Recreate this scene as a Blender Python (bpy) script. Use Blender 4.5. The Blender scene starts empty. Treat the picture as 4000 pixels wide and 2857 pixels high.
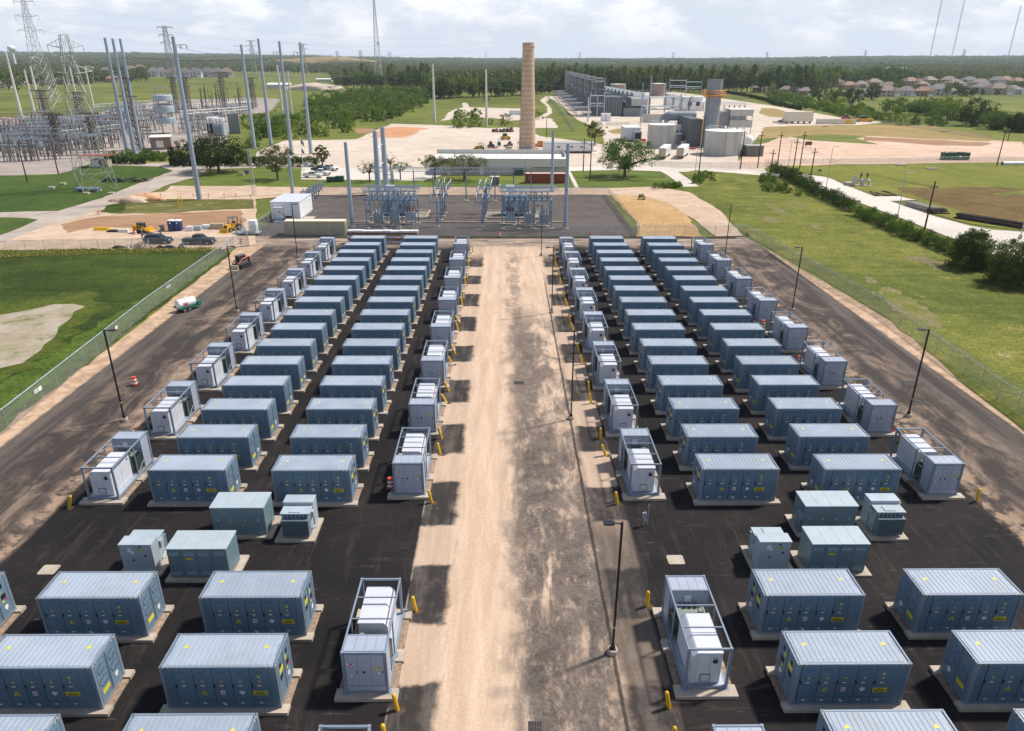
import bpy, math, random
import numpy as np
from mathutils import Vector, Matrix
random.seed(7); RNG = np.random.default_rng(7)
SC = bpy.context.scene
COL = SC.collection
# ---------------------------------------------------------------- camera
CF, CPITCH, CYAW, CROLL, CH = 2802.386, 0.40077, 0.01174, 0.00421, 32.2907
_cy, _sy, _cp, _sp, _cr, _sr = math.cos(CYAW), math.sin(CYAW), math.cos(CPITCH), math.sin(CPITCH), math.cos(CROLL), math.sin(CROLL)
CAM_F = Vector((_sy*_cp, _cy*_cp, -_sp)); _R0 = Vector((_cy, -_sy, 0)); _U0 = Vector((_sy*_sp, _cy*_sp, _cp))
CAM_R = _cr*_R0 + _sr*_U0; CAM_U = _cr*_U0 - _sr*_R0
CAM_C = Vector((0, 0, CH))
cd = bpy.data.cameras.new('camera'); cam = bpy.data.objects.new('camera', cd); COL.objects.link(cam)
m = Matrix((CAM_R, CAM_U, -CAM_F)).transposed().to_4x4(); m.translation = CAM_C
cam.matrix_world = m
cd.sensor_width = 36; cd.lens = CF/4000*36; cd.clip_start = 0.5; cd.clip_end = 60000
SC.camera = cam
# ---------------------------------------------------------------- light
SUN_EL, SUN_AZ = math.radians(54), (0.90, 0.43)          # the sun stands high, to the right and a little behind the yard
sd = Vector((SUN_AZ[0], SUN_AZ[1], 0)).normalized()*math.cos(SUN_EL); sd.z = math.sin(SUN_EL)
ld = bpy.data.lights.new('sun', 'SUN'); lo = bpy.data.objects.new('sun', ld); COL.objects.link(lo)
ld.energy = 4.2; ld.angle = math.radians(4.5); ld.color = (1.0, 0.93, 0.83)
lo.rotation_euler = (-sd).to_track_quat('-Z', 'Y').to_euler(); lo.location = (0, 0, 200)
world = bpy.data.worlds.new('World'); SC.world = world; world.use_nodes = True
SC.view_settings.view_transform = 'Standard'; SC.view_settings.look = 'None'
SC.view_settings.exposure = 0.40; SC.view_settings.gamma = 1.0
SC.cycles.max_bounces = 6; SC.cycles.diffuse_bounces = 3; SC.cycles.glossy_bounces = 2
SC.cycles.transparent_max_bounces = 24; SC.cycles.volume_bounces = 0
SC.cycles.use_denoising = True

# ---------------------------------------------------------------- node helpers
class S:
    """a socket with arithmetic: S + S, S * 2, ..."""
    def __init__(self, nt, sk): self.nt, self.sk = nt, sk
    def _m(self, op, o, rev=False):
        n = self.nt.nodes.new('ShaderNodeMath'); n.operation = op
        a, b = (o, self) if rev else (self, o)
        for i, q in enumerate((a, b)):
            if isinstance(q, S): self.nt.links.new(q.sk, n.inputs[i])
            else: n.inputs[i].default_value = q
        return S(self.nt, n.outputs[0])
    def __add__(s, o): return s._m('ADD', o)
    def __radd__(s, o): return s._m('ADD', o, True)
    def __sub__(s, o): return s._m('SUBTRACT', o)
    def __rsub__(s, o): return s._m('SUBTRACT', o, True)
    def __mul__(s, o): return s._m('MULTIPLY', o)
    def __rmul__(s, o): return s._m('MULTIPLY', o, True)
    def __truediv__(s, o): return s._m('DIVIDE', o)
    def min(s, o): return s._m('MINIMUM', o)
    def max(s, o): return s._m('MAXIMUM', o)
    def pp(s, o): return s._m('PINGPONG', o)
    def mod(s, o): return s._m('FLOORED_MODULO', o)
    def abs(s): return s._m('ABSOLUTE', 0)
    def pow(s, o): return s._m('POWER', o)
class NT:
    def __init__(self, nt): self.nt = nt; nt.nodes.clear()
    def new(self, t, **kw):
        n = self.nt.nodes.new(t)
        for k, v in kw.items(): setattr(n, k, v)
        return n
    def put(self, n, name, v):
        i = n.inputs[name]
        if isinstance(v, S): self.nt.links.new(v.sk, i)
        elif isinstance(v, (tuple, list)) and len(v) == 3 and i.type == 'RGBA': i.default_value = (*v, 1)
        else: i.default_value = v
    def step(self, x, a, b, lo=0.0, hi=1.0):
        n = self.new('ShaderNodeMapRange', interpolation_type='SMOOTHSTEP')
        self.put(n, 'Value', x); self.put(n, 'From Min', a); self.put(n, 'From Max', b); self.put(n, 'To Min', lo); self.put(n, 'To Max', hi)
        return S(self.nt, n.outputs['Result'])
    def noise(self, vec, scale, detail=4, rough=0.55, dist=0.0):
        n = self.new('ShaderNodeTexNoise'); self.put(n, 'Vector', vec); self.put(n, 'Scale', scale); self.put(n, 'Detail', detail); self.put(n, 'Roughness', rough); self.put(n, 'Distortion', dist)
        return S(self.nt, n.outputs[0])
    def mix(self, f, a, b, mode='MIX'):
        n = self.new('ShaderNodeMix', data_type='RGBA', blend_type=mode)
        for i, q in ((0, f), (6, a), (7, b)):
            if isinstance(q, S): self.nt.links.new(q.sk, n.inputs[i])
            elif i == 0: n.inputs[0].default_value = q
            else: n.inputs[i].default_value = (*q, 1)
        return S(self.nt, n.outputs[2])
    def scale(self, c, v):
        n = self.new('ShaderNodeVectorMath', operation='MULTIPLY'); 
        if isinstance(c, S): self.nt.links.new(c.sk, n.inputs[0])
        else: n.inputs[0].default_value = c
        if isinstance(v, S): self.nt.links.new(v.sk, n.inputs[1])
        else: n.inputs[1].default_value = v
        return S(self.nt, n.outputs[0])
    def pos(self, kind='geo'):
        if kind == 'geo': n = self.new('ShaderNodeNewGeometry'); return S(self.nt, n.outputs['Position'])
        n = self.new('ShaderNodeTexCoord'); return S(self.nt, n.outputs['Object'])
    def xyz(self, v):
        n = self.new('ShaderNodeSeparateXYZ'); self.put(n, 0, v); return [S(self.nt, o) for o in n.outputs]
    def vec(self, x, y, z=0.0):
        n = self.new('ShaderNodeCombineXYZ')
        for i, q in enumerate((x, y, z)): self.put(n, i, q)
        return S(self.nt, n.outputs[0])
    def bump(self, h, strength, dist):
        n = self.new('ShaderNodeBump'); self.put(n, 'Height', h); self.put(n, 'Strength', strength); self.put(n, 'Distance', dist)
        return S(self.nt, n.outputs[0])
    def bsdf(self, col, rough=0.6, metal=0.0, normal=None, spec=None):
        n = self.new('ShaderNodeBsdfPrincipled'); self.put(n, 'Base Color', col); self.put(n, 'Roughness', rough); self.put(n, 'Metallic', metal)
        if normal is not None: self.put(n, 'Normal', normal)
        if spec is not None: self.put(n, 'Specular IOR Level', spec)
        return n
    def out(self, n):
        o = self.new('ShaderNodeOutputMaterial'); self.nt.links.new(n.outputs[0] if not isinstance(n, S) else n.sk, o.inputs[0])
def newmat(name):
    mt = bpy.data.materials.new(name); mt.use_nodes = True
    return mt, NT(mt.node_tree)

# ---------------------------------------------------------------- sky: clear blue above, bright cumulus towards the horizon
def build_world():
    N = NT(world.node_tree)
    sky = N.new('ShaderNodeTexSky', sky_type='NISHITA', sun_disc=False)
    sky.sun_elevation = SUN_EL; sky.sun_rotation = math.atan2(sd.x, sd.y); sky.air_density = 1.0; sky.dust_density = 1.2; sky.ozone_density = 1.0
    g = N.new('ShaderNodeTexCoord'); d = S(N.nt, g.outputs['Generated'])
    x, y, z = N.xyz(d)
    el = z.max(0.0)
    den = el + 0.055
    p = N.vec(x/den, y/den, 0.0)
    n1 = N.noise(p, 0.55, 7, 0.6, 0.2); n2 = N.noise(p, 0.16, 3, 0.5)
    bank = N.step(n1*0.62 + n2*0.45, 0.47, 0.66)*N.step(el, 0.10, 0.22)
    puff = N.noise(N.vec(x*2.6, y*2.6, z*6.5), 3.4, 9, 0.60, 0.15)
    cum = N.step(puff, 0.43, 0.57)*N.step(el, 0.005, 0.04)*N.step(el, 0.34, 0.12)
    cov = (bank*0.7).max(cum*1.0)*N.step(el, 0.85, 0.25)
    base = N.scale(S(N.nt, sky.outputs[0]), (0.085, 0.085, 0.085))
    hz = N.step(el, 0.34, 0.0)
    base = N.mix(hz*0.92, base, (0.69, 0.755, 0.865))
    shade = N.noise(N.vec(x*2.6, y*2.6, z*6.5+0.35), 4.2, 6, 0.6)
    cc = N.mix(N.step(shade, 0.36, 0.60), (0.72, 0.775, 0.87), (1.04, 1.03, 1.01))
    cc = N.mix(N.step(el, 0.16, 0.42)*0.55, cc, (0.34, 0.39, 0.49))
    col = N.mix(cov*0.9, base, cc)
    gx = N.step((x/(y+0.001) + 0.02).abs(), 0.36, 0.05)
    grey = N.step(N.noise(N.vec(x*1.6, y*1.6, z*7.0), 1.6, 5, 0.5), 0.40, 0.60)*N.step(el, 0.035, 0.085)*gx*N.step(el, 0.4, 0.2)
    col = N.mix(grey*0.72, col, (0.50, 0.57, 0.71))
    b = N.new('ShaderNodeBackground'); N.put(b, 'Color', col); N.put(b, 'Strength', 1.0)
    o = N.new('ShaderNodeOutputWorld'); N.nt.links.new(b.outputs[0], o.inputs[0])
build_world()

# ---------------------------------------------------------------- materials
def M(name, col, rough=0.6, metal=0.0, var=0.14, sc=1.2, dirt=None, dirtamt=0.0, spec=None, streak=False, bump=0.0):
    """paint / metal / concrete: base colour broken up by weathering noise and a small shift from copy to copy"""
    mt, N = newmat(name)
    oi = N.new('ShaderNodeObjectInfo'); r = S(N.nt, oi.outputs['Random'])
    p = N.pos('obj'); off = N.new('ShaderNodeVectorMath', operation='ADD'); N.put(off, 0, p); N.put(off, 1, N.vec(r*37.0, r*11.0, r*5.0)); p = S(N.nt, off.outputs[0])
    if streak:
        px, py, pz = N.xyz(p); p2 = N.vec(px, py, pz*0.15)
    else: p2 = p
    n = N.noise(p2, sc, 6, 0.62)
    k = N.step(n, 0.28, 0.72, 1-var, 1+var)*(r*0.10+0.95)
    c = N.scale(col, N.vec(k, k, k))
    if dirt is not None:
        f = N.step(N.noise(p2, sc*0.7, 7, 0.65), 0.50, 0.78)*dirtamt
        c = N.mix(f, c, dirt)
    nm = N.bump(N.noise(p, sc*14, 4), 0.4, bump) if bump else None
    N.out(N.bsdf(c, rough, metal, nm, spec))
    return mt

# ---------------------------------------------------------------- projection helpers: where does a spot of the photograph lie on the ground
def ray(u, v): return CAM_F + CAM_R*((u-2000)/CF) - CAM_U*((v-1428.5)/CF)
def hit(u, v, z=0.0):
    d = ray(u, v); return CAM_C + d*((z-CH)/d.z)
K = 4000/2274
def D(x, y, z=0.0): return hit(x*K, y*K, z)
OFF = dict(r1=(0, 0), r2=(568.5, 0), r3=(1137, 0), r4=(1705.5, 0), m1=(0, 369.5), m2=(568.5, 341), m3=(1137, 341), m4=(1705.5, 341), n1=(0, 739), n2=(568.5, 739), n3=(1137, 739), n4=(1705.5, 739))
def dd(reg, x, y): o = OFF[reg]; return (o[0]+x/4, o[1]+y/4)
def g(reg, x, y, z=0.0): return D(*dd(reg, x, y), z)
def top(base, reg, x, y):
    """the point above `base` (same depth) seen at that spot: gives heights"""
    q = dd(reg, x, y); d = ray(q[0]*K, q[1]*K); return CAM_C + d*(base[1]/d.y)
HZ = [(-400, 200), (0, 205), (500, 207), (1000, 215), (1500, 225), (2000, 229), (2500, 230), (3000, 227), (3400, 221), (4000, 221), (4400, 220)]
def horizon_v(u):
    for (a, va), (b, vb) in zip(HZ, HZ[1:]):
        if u <= b: return va + (vb-va)*max(0, (u-a))/(b-a)
    return HZ[-1][1]
_HCACHE = {}
def far_z(x, y, dist=7000):
    """height of the rolling land at `dist` metres in that direction"""
    if y <= 0: return 60
    key = round(math.atan2(x, y), 3)
    if key not in _HCACHE:
        dr = Vector((x, y, 0)).normalized()
        t = dr.x*CAM_R.x + dr.y*CAM_R.y; f = dr.x*CAM_F.x + dr.y*CAM_F.y
        u = 2000 + CF*t/max(f, .2)
        u = max(-400, min(4400, u))
        d = ray(u, horizon_v(u)+5); h = math.hypot(d.x, d.y)
        _HCACHE[key] = CH + d.z/h*dist
    return _HCACHE[key]
def terrain(x, y):
    r = math.hypot(x, y)
    if r < 950: return 0.0
    t = min(1, (r-950)/6050); s = t*t*(1.6-0.6*t)
    return far_z(x, y)*s
def gt(reg, x, y):
    """like g() but on the rolling land"""
    q = dd(reg, x, y); d = ray(q[0]*K, q[1]*K)
    t = 60.0
    while t < 9000:
        p = CAM_C + d*t
        if p.z <= terrain(p.x, p.y): return p
        t *= 1.004
    return CAM_C + d*7000

# ---------------------------------------------------------------- mesh builder
class MB:
    def __init__(self): self.v = []; self.f = []; self.m = []
    def add(self, vs, fs, m=0):
        o = len(self.v); self.v.extend([tuple(q) for q in vs]); self.f.extend([tuple(i+o for i in q) for q in fs]); self.m.extend([m]*len(fs)); return self
    def box(self, a, b, m=0):
        (x0, y0, z0), (x1, y1, z1) = a, b
        return self.add([(x0,y0,z0),(x1,y0,z0),(x1,y1,z0),(x0,y1,z0),(x0,y0,z1),(x1,y0,z1),(x1,y1,z1),(x0,y1,z1)],
                        [(3,2,1,0),(4,5,6,7),(0,1,5,4),(1,2,6,5),(2,3,7,6),(3,0,4,7)], m)
    def bc(self, c, s, m=0, rz=0.0):
        x, y, z = c; a, b, h = s[0]/2, s[1]/2, s[2]
        if not rz: return self.box((x-a, y-b, z), (x+a, y+b, z+h), m)
        co, si = math.cos(rz), math.sin(rz)
        q = [(x+co*i-si*j, y+si*i+co*j) for i, j in ((-a,-b),(a,-b),(a,b),(-a,b))]
        return self.prism(q, z, z+h, m)
    def prism(self, poly, z0, z1, m=0):
        n = len(poly); vs = [(p[0], p[1], z0) for p in poly]+[(p[0], p[1], z1) for p in poly]
        return self.add(vs, [tuple(range(n-1,-1,-1)), tuple(range(n, 2*n))]+[(i, (i+1)%n, n+(i+1)%n, n+i) for i in range(n)], m)
    def xprism(self, poly, x0, x1, m=0):
        """outline in (y,z) pulled along x"""
        n = len(poly); vs = [(x0, p[0], p[1]) for p in poly]+[(x1, p[0], p[1]) for p in poly]
        return self.add(vs, [tuple(range(n)), tuple(range(2*n-1, n-1, -1))]+[(i, n+i, n+(i+1)%n, (i+1)%n) for i in range(n)], m)
    def yprism(self, poly, y0, y1, m=0):
        """outline in (x,z) pulled along y"""
        n = len(poly); vs = [(p[0], y0, p[1]) for p in poly]+[(p[0], y1, p[1]) for p in poly]
        return self.add(vs, [tuple(range(n)), tuple(range(2*n-1, n-1, -1))]+[(i, n+i, n+(i+1)%n, (i+1)%n) for i in range(n)], m)
    def quad(self, a, b, c, d, m=0): return self.add([a, b, c, d], [(0,1,2,3)], m)
    def poly(self, pts, m=0): return self.add(pts, [tuple(range(len(pts)))], m)
    def tube(self, pts, r, n=6, m=0, cap=True):
        pts = [Vector(p) for p in pts]; rs = r if isinstance(r, (list, tuple)) else [r]*len(pts)
        vs = []; fs = []
        for i, p in enumerate(pts):
            t = (pts[min(i+1, len(pts)-1)]-pts[max(i-1, 0)]).normalized()
            a = t.orthogonal().normalized() if abs(t.z) < 0.99 else Vector((1, 0, 0)); a = (a - t*a.dot(t)).normalized(); b = t.cross(a)
            if i and a.dot(pa) < 0.6:
                a = (pa - t*pa.dot(t)).normalized(); b = t.cross(a)
            pa = a
            for k in range(n):
                w = 2*math.pi*(k+.5)/n; vs.append(p + (a*math.cos(w)+b*math.sin(w))*rs[i])
        for i in range(len(pts)-1):
            for k in range(n): fs.append((i*n+k, i*n+(k+1)%n, (i+1)*n+(k+1)%n, (i+1)*n+k))
        if cap: fs += [tuple(range(n-1, -1, -1)), tuple(range(len(vs)-n, len(vs)))]
        return self.add(vs, fs, m)
    def bar(self, a, b, w, m=0): return self.tube([a, b], w*0.7071, 4, m)
    def lathe(self, prof, n=16, c=(0, 0, 0), m=0, cap=True):
        vs = [(c[0]+r*math.cos(2*math.pi*k/n), c[1]+r*math.sin(2*math.pi*k/n), c[2]+z) for r, z in prof for k in range(n)]
        fs = [(i*n+k, i*n+(k+1)%n, (i+1)*n+(k+1)%n, (i+1)*n+k) for i in range(len(prof)-1) for k in range(n)]
        if cap: fs += [tuple(range(n-1, -1, -1)), tuple(range(len(vs)-n, len(vs)))]
        return self.add(vs, fs, m)
    def cyl(self, a, b, r, n=12, m=0): return self.tube([a, b], r, n, m)
    def mesh(self, mt, mat=None):
        """append another builder through a matrix"""
        self.add([mat @ Vector(q) for q in mt.v] if mat else mt.v, [], 0)
        o = len(self.v)-len(mt.v); self.f.extend([tuple(i+o for i in q) for q in mt.f]); self.m.extend(mt.m); return self
    def data(self, name, mats, smooth=False):
        me = bpy.data.meshes.new(name); me.from_pydata(self.v, [], self.f)
        for q in (mats if isinstance(mats, (list, tuple)) else [mats]): me.materials.append(q)
        if any(self.m): me.polygons.foreach_set('material_index', self.m)
        if smooth: me.polygons.foreach_set('use_smooth', [True]*len(self.f))
        me.update(); return me
    def build(self, name, mats, parent=None, smooth=False, bevel=0.0):
        o = bpy.data.objects.new(name, self.data(name, mats, smooth)); COL.objects.link(o)
        if parent is not None: o.parent = parent
        if bevel:
            b = o.modifiers.new('edge', 'BEVEL'); b.width = bevel; b.segments = 1; b.limit_method = 'ANGLE'
        return o
def tag(o, label=None, cat=None, group=None, kind=None):
    if label: o['label'] = label
    if cat: o['category'] = cat
    if group: o['group'] = group
    if kind: o['kind'] = kind
    return o
def E(name, loc, label, cat, group=None, rz=0.0):
    o = bpy.data.objects.new(name, None); COL.objects.link(o); o.location = loc; o.rotation_euler.z = rz; o.empty_display_size = .3
    return tag(o, label, cat, group)
def CT(o, loc=None, rz=None, label=None, group=None, depth=9, scale=None):
    """copy of a thing with its parts and sub-parts"""
    def rec(q, par, dep):
        c = q.copy(); COL.objects.link(c)
        if par is not None: c.parent = par
        if dep > 0:
            for ch in q.children: rec(ch, c, dep-1)
        return c
    c = rec(o, None, depth)
    if loc is not None: c.location = loc
    if rz is not None: c.rotation_euler.z = rz
    if scale is not None: c.scale = scale if isinstance(scale, (tuple, list)) else (scale,)*3
    if label: c['label'] = label
    if group: c['group'] = group
    return c
def text_mb(body, size, m=0, align='CENTER'):
    """lettering as flat faces in the xz plane, facing -y"""
    cu = bpy.data.curves.new('lettering', 'FONT'); cu.body = body; cu.size = size; cu.align_x = align; cu.align_y = 'CENTER'; cu.resolution_u = 2
    o = bpy.data.objects.new('lettering', cu); COL.objects.link(o)
    dg = bpy.context.evaluated_depsgraph_get(); me = bpy.data.meshes.new_from_object(o.evaluated_get(dg))
    b = MB(); b.add([(q.co.x, 0, q.co.y) for q in me.vertices], [tuple(p.vertices) for p in me.polygons], m)
    bpy.data.objects.remove(o); bpy.data.curves.remove(cu); bpy.data.meshes.remove(me)
    return b
def at(x, y, z, rz=0.0, rx=0.0): return Matrix.Translation((x, y, z)) @ Matrix.Rotation(rz, 4, 'Z') @ Matrix.Rotation(rx, 4, 'X')
ORD = 'first second third fourth fifth sixth seventh eighth ninth tenth eleventh twelfth thirteenth fourteenth fifteenth sixteenth seventeenth eighteenth nineteenth twentieth'.split()
def cam_rz(p): return 0.0
# ================================================================ ground
def grass_mat(name, a, b, straw, amt, soil=None, soilamt=0.0, bump=0.12, big=0.03):
    mt, N = newmat(name); p = N.pos()
    n1 = N.noise(p, big, 5, 0.6, 0.5); n2 = N.noise(p, big*7, 5, 0.65); n3 = N.noise(p, 2.2, 5, 0.75)
    px, py, pz = N.xyz(p); mow = N.noise(N.vec(px*0.06, py*0.6, 0.0), 1.0, 4, 0.6)
    f = N.step(n1*0.45+n2*0.35+mow*0.2, 0.38, 0.62)
    c = N.mix(f, a, b)
    c = N.mix(N.step(n2*0.55+n1*0.3+n3*0.15, 0.66-0.22*amt, 0.80-0.22*amt)*min(1, amt*1.6), c, straw)
    if soil is not None: c = N.mix(N.step(n2*0.6+n3*0.2+mow*0.2, 0.68-0.2*soilamt, 0.76-0.2*soilamt), c, soil)
    k = N.step(n3, 0.25, 0.75, 0.55, 1.4); c = N.scale(c, N.vec(k, k, k))
    N.out(N.bsdf(c, 0.9, 0, N.bump(n3, 0.7, bump), 0.12)); return mt
def soil_mat(name, a, b, sc=0.25, c3=None, amt=0.3, bump=0.03, streak=None):
    mt, N = newmat(name); p = N.pos()
    q = p
    if streak is not None:
        px, py, pz = N.xyz(p); co, si = math.cos(streak), math.sin(streak)
        q = N.vec((px*co+py*si)*0.12, py*co-px*si, 0.0)
    n1 = N.noise(q, sc, 7, 0.65, 0.6); n2 = N.noise(p, sc*0.15, 4, 0.55); n3 = N.noise(p, 3.0, 5, 0.7)
    c = N.mix(N.step(n1*0.6+n2*0.4, 0.36, 0.64), a, b)
    if c3 is not None: c = N.mix(N.step(N.noise(q, sc*0.6, 7, 0.7), 0.66-0.25*amt, 0.80-0.25*amt)*0.85, c, c3)
    k = N.step(n3, 0.25, 0.75, 0.86, 1.12); c = N.scale(c, N.vec(k, k, k))
    N.out(N.bsdf(c, 0.92, 0, N.bump(n3, 0.5, bump), 0.15)); return mt
G_MEADOW = grass_mat('meadow_grass', (.080,.104,.019), (.195,.198,.038), (.28,.235,.080), .50, (.33,.25,.155), .48, big=.035)
G_BASE = grass_mat('field_grass', (.085,.110,.022), (.185,.200,.042), (.30,.24,.09), .40, big=.008)
G_TALL = grass_mat('tall_grass', (.024,.044,.008), (.064,.092,.015), (.15,.145,.03), .38, bump=.25, big=.022)
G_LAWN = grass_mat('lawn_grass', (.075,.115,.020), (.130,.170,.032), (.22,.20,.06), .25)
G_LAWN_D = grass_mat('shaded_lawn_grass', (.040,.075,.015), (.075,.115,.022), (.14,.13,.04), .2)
G_DRY = grass_mat('dry_grass', (.40,.25,.105), (.52,.35,.185), (.22,.20,.055), .35, (.55,.39,.27), .35)
G_BROWN = grass_mat('brown_grass', (.10,.065,.022), (.17,.115,.04), (.16,.17,.035), .4)
G_STRAW = grass_mat('straw_grass', (.25,.19,.07), (.36,.26,.11), (.18,.20,.05), .35)
G_REED = soil_mat('marsh_ground', (.40,.345,.29), (.27,.235,.145), .28, (.115,.135,.03), .50)
S_SAND = soil_mat('crushed_gravel', (.50,.42,.345), (.62,.535,.455), .12, (.42,.32,.24), .35)
S_PINK = soil_mat('pinkish_dirt', (.50,.345,.25), (.62,.46,.36), .10, (.64,.54,.45), .4)
S_RED = soil_mat('red_clay', (.46,.22,.11), (.58,.32,.18), .3, (.70,.50,.36), .2, streak=.9)
S_TAN = soil_mat('tan_dirt_road', (.43,.31,.22), (.57,.44,.33), .3, (.33,.24,.17), .3)
S_BROWN = soil_mat('brown_dirt', (.25,.145,.080), (.37,.225,.135), .35, (.48,.34,.235), .25, streak=.1)
S_GRAVEL = soil_mat('grey_gravel', (.34,.29,.25), (.46,.40,.35), .2, (.25,.21,.18), .3)
S_YARD2 = soil_mat('switchyard_gravel', (.27,.235,.215), (.40,.345,.31), .08, (.19,.165,.155), .45)
S_SUB = soil_mat('dark_crushed_stone', (.085,.073,.070), (.125,.108,.100), .25, (.20,.165,.14), .25)
S_CONC = soil_mat('concrete_paving', (.54,.49,.44), (.64,.59,.535), .08, (.45,.40,.35), .25)

def ground():
    rs = [0, 12]
    while rs[-1] < 7400: rs.append(rs[-1]*1.07+3)
    n = 220; vs = [(0, 0, 0)]; fs = []
    for r in rs[1:]:
        for k in range(n):
            a = math.radians(-100 + 200*k/(n-1)); x, y = r*math.sin(a), r*math.cos(a); vs.append((x, y, terrain(x, y)))
    for k in range(n-1): fs.append((0, 2+k, 1+k))
    for i in range(len(rs)-2):
        for k in range(n-1):
            a = 1+i*n+k; fs.append((a, a+1, a+n+1, a+n))
    b = MB(); b.add(vs, fs); b.box((-300, -300, -.9), (300, -2.2, -.01)); o = b.build('ground', G_BASE); tag(o, kind='structure')
ground()
def wobble(pts, amp, step):
    out = []
    n = len(pts)
    for i in range(n):
        a, b = Vector(pts[i]).to_2d(), Vector(pts[(i+1) % n]).to_2d(); L = (b-a).length; k = max(1, int(L/step)); nr = Vector((-(b-a).y, (b-a).x)).normalized() if L else Vector((0, 0))
        for j in range(k):
            p = a.lerp(b, j/k)
            if j: p = p + nr*random.uniform(-amp, amp)
            out.append(p)
    return out
LAYER = [0]
def sheet(name, pts, mat, amp=0.3, step=2.0, z=None):
    LAYER[0] += 1; zz = z if z is not None else 0.010+0.003*LAYER[0]
    p = wobble(pts, amp, step) if amp else [Vector(q).to_2d() for q in pts]
    b = MB(); b.poly([(q.x, q.y, zz) for q in p])
    o = b.build(name, mat); tag(o, kind='structure'); return o
def P(*pts): return [D(x, y) for x, y in pts]
def R(reg, *pts): return [g(reg, x, y) for x, y in pts]
def near_ground():
    # ---- far left: green fields, switchyard gravel, tracks
    sheet('switchyard_gravel', R('r1', (-500,1230), (0,1150), (350,1055), (840,1010), (1200,930), (1500,890), (2274,870), (2500,880), (2400,985), (2090,1050), (2030,1200), (1990,1330), (1560,1330), (1300,1375), (950,1405), (760,1470), (560,1545), (0,1565), (-500,1600)), S_YARD2, 1.5, 8)
    sheet('dirt_track', R('r1', (170,1045), (700,1055), (1100,985), (2274,905), (2280,890), (1100,962), (690,1035), (180,1030)), S_SAND, .8, 8)
    sheet('red_earth_bank', R('r1', (-300,1060), (60,1040), (200,1070), (190,1110), (-300,1130)), S_RED, 1, 6)
    # ---- pale lots round the chimney and the power plant
    sheet('gravel_lot', P((556,372), (575,335), (632,313), (790,310), (850,283), (872,275), (905,276), (1005,280), (1085,285), (1145,283), (1165,286), (1200,303), (1300,316), (1345,322), (1400,345), (1700,366), (1700,385), (1560,400), (1545,374), (1265,374), (1262,390), (940,390), (700,372)), S_SAND, .5, 5)
    sheet('plant_yard', P((1345,330), (1338,292), (1280,265), (1232,224), (1213,215), (1300,208), (1500,204), (1700,233), (1790,257), (1862,272), (1850,281), (1700,286), (1690,300), (1640,345), (1640,374), (1400,364)), S_SAND, .5, 5)
    sheet('dirt_lot', P((1640,372), (1655,335), (1700,318), (1740,302), (1800,312), (1960,322), (2090,330), (2274,325), (2420,330), (2420,362), (2274,360), (1990,364), (1850,366), (1720,374)), S_PINK, .6, 5)
    sheet('dirt_lot', P((1900,308), (1960,296), (2100,297), (2200,312), (2274,316), (2274,328), (2080,331), (1960,324)), S_PINK, .8, 5)
    sheet('earth_bank', R('r4', (840,1215), (1000,1225), (1500,1245), (1960,1270), (1990,1280), (1900,1300), (1500,1295), (1100,1262), (860,1250)), S_BROWN, .6, 3)
    sheet('dry_field', R('r4', (-40,1130), (400,1115), (1060,1108), (1430,1115), (2000,1225), (1960,1260), (1500,1240), (860,1208), (500,1195), (-80,1240)), G_STRAW, 1, 6)
    sheet('plant_side_road', R('r4', (-80,925), (20,938), (300,985), (640,1045), (1040,1090), (800,1112), (0,1112), (-120,1080)), S_SAND, .6, 6)
    sheet('dry_verge', R('r4', (-60,960), (60,965), (250,1020), (200,1050), (20,1040), (-80,1010)), G_STRAW, .6, 5)
    sheet('gravel_path', P((1213,214), (1199,224), (1214,236), (1216,250), (1190,262), (1150,285), (1240,285), (1225,264), (1208,262), (1226,252), (1224,240), (1212,228), (1226,216)), S_SAND, .8, 5)
    sheet('gravel_lot', R('r2', (1680,1045), (1700,1010), (1760,970), (1840,960), (1830,915), (1870,915), (1900,955), (2274,965), (2420,970), (2420,1065), (2240,1075), (2100,1050), (1900,1045), (1640,1075)), S_SAND, .8, 5)
    sheet('red_clay_patch', R('r2', (1050,1190), (1130,1140), (1250,1128), (1540,1140), (1450,1165), (1400,1200), (1300,1225), (1030,1225)), S_RED, .8, 3)
    sheet('brown_dirt_patch', R('r2', (870,1140), (1060,1145), (1040,1180), (900,1190)), S_BROWN, .8, 3)
    sheet('straw_bank', R('r3', (850,1165), (930,1145), (1060,1145), (1070,1175), (1000,1192), (900,1190)), G_STRAW, .3, 3)
    # ---- lawns, parking, roads before the buildings
    sheet('lawn', P((540,384), (565,370), (672,378), (668,399), (1137,401), (1137,416), (560,416), (385,414)), G_LAWN, .2, 3)
    sheet('parking_lot', P((670,372), (880,374), (1000,385), (940,402), (668,399)), S_CONC, .05, 5)
    sheet('lawn', R('m3', (-20,255), (-700,255), (-700,300), (0,300)), G_LAWN, .2, 3)
    sheet('lawn', R('m3', (505,165), (900,160), (1330,172), (1368,215), (545,218)), G_LAWN, .15, 3)
    sheet('lawn', R('m3', (100,242), (1420,240), (1500,285), (1440,310), (1000,318), (700,308), (100,300)), G_LAWN, .3, 3)
    sheet('footpath', R('m3', (505,160), (520,165), (560,235), (600,315), (565,315), (530,245), (500,170)), S_CONC, .05, 5)
    sheet('road', P((1258,372), (1380,370), (1500,372), (1560,373), (1705,383), (1745,387), (1742,394), (1700,391), (1560,381), (1500,383), (1380,378), (1258,381)), S_CONC, .05, 5)
    # ---- right: meadow, concrete road, mown field
    sheet('meadow', P((1500,388), (1545,379), (1705,391), (1760,410), (2000,537), (2274,628), (2700,760), (2700,1300), (2274,960), (1960,700), (1665,527), (1560,450), (1510,420)), G_MEADOW, .4, 3)
    GP = grass_mat('bare_earth', (.17,.14,.07), (.27,.21,.125), (.14,.155,.03), .95)
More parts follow.
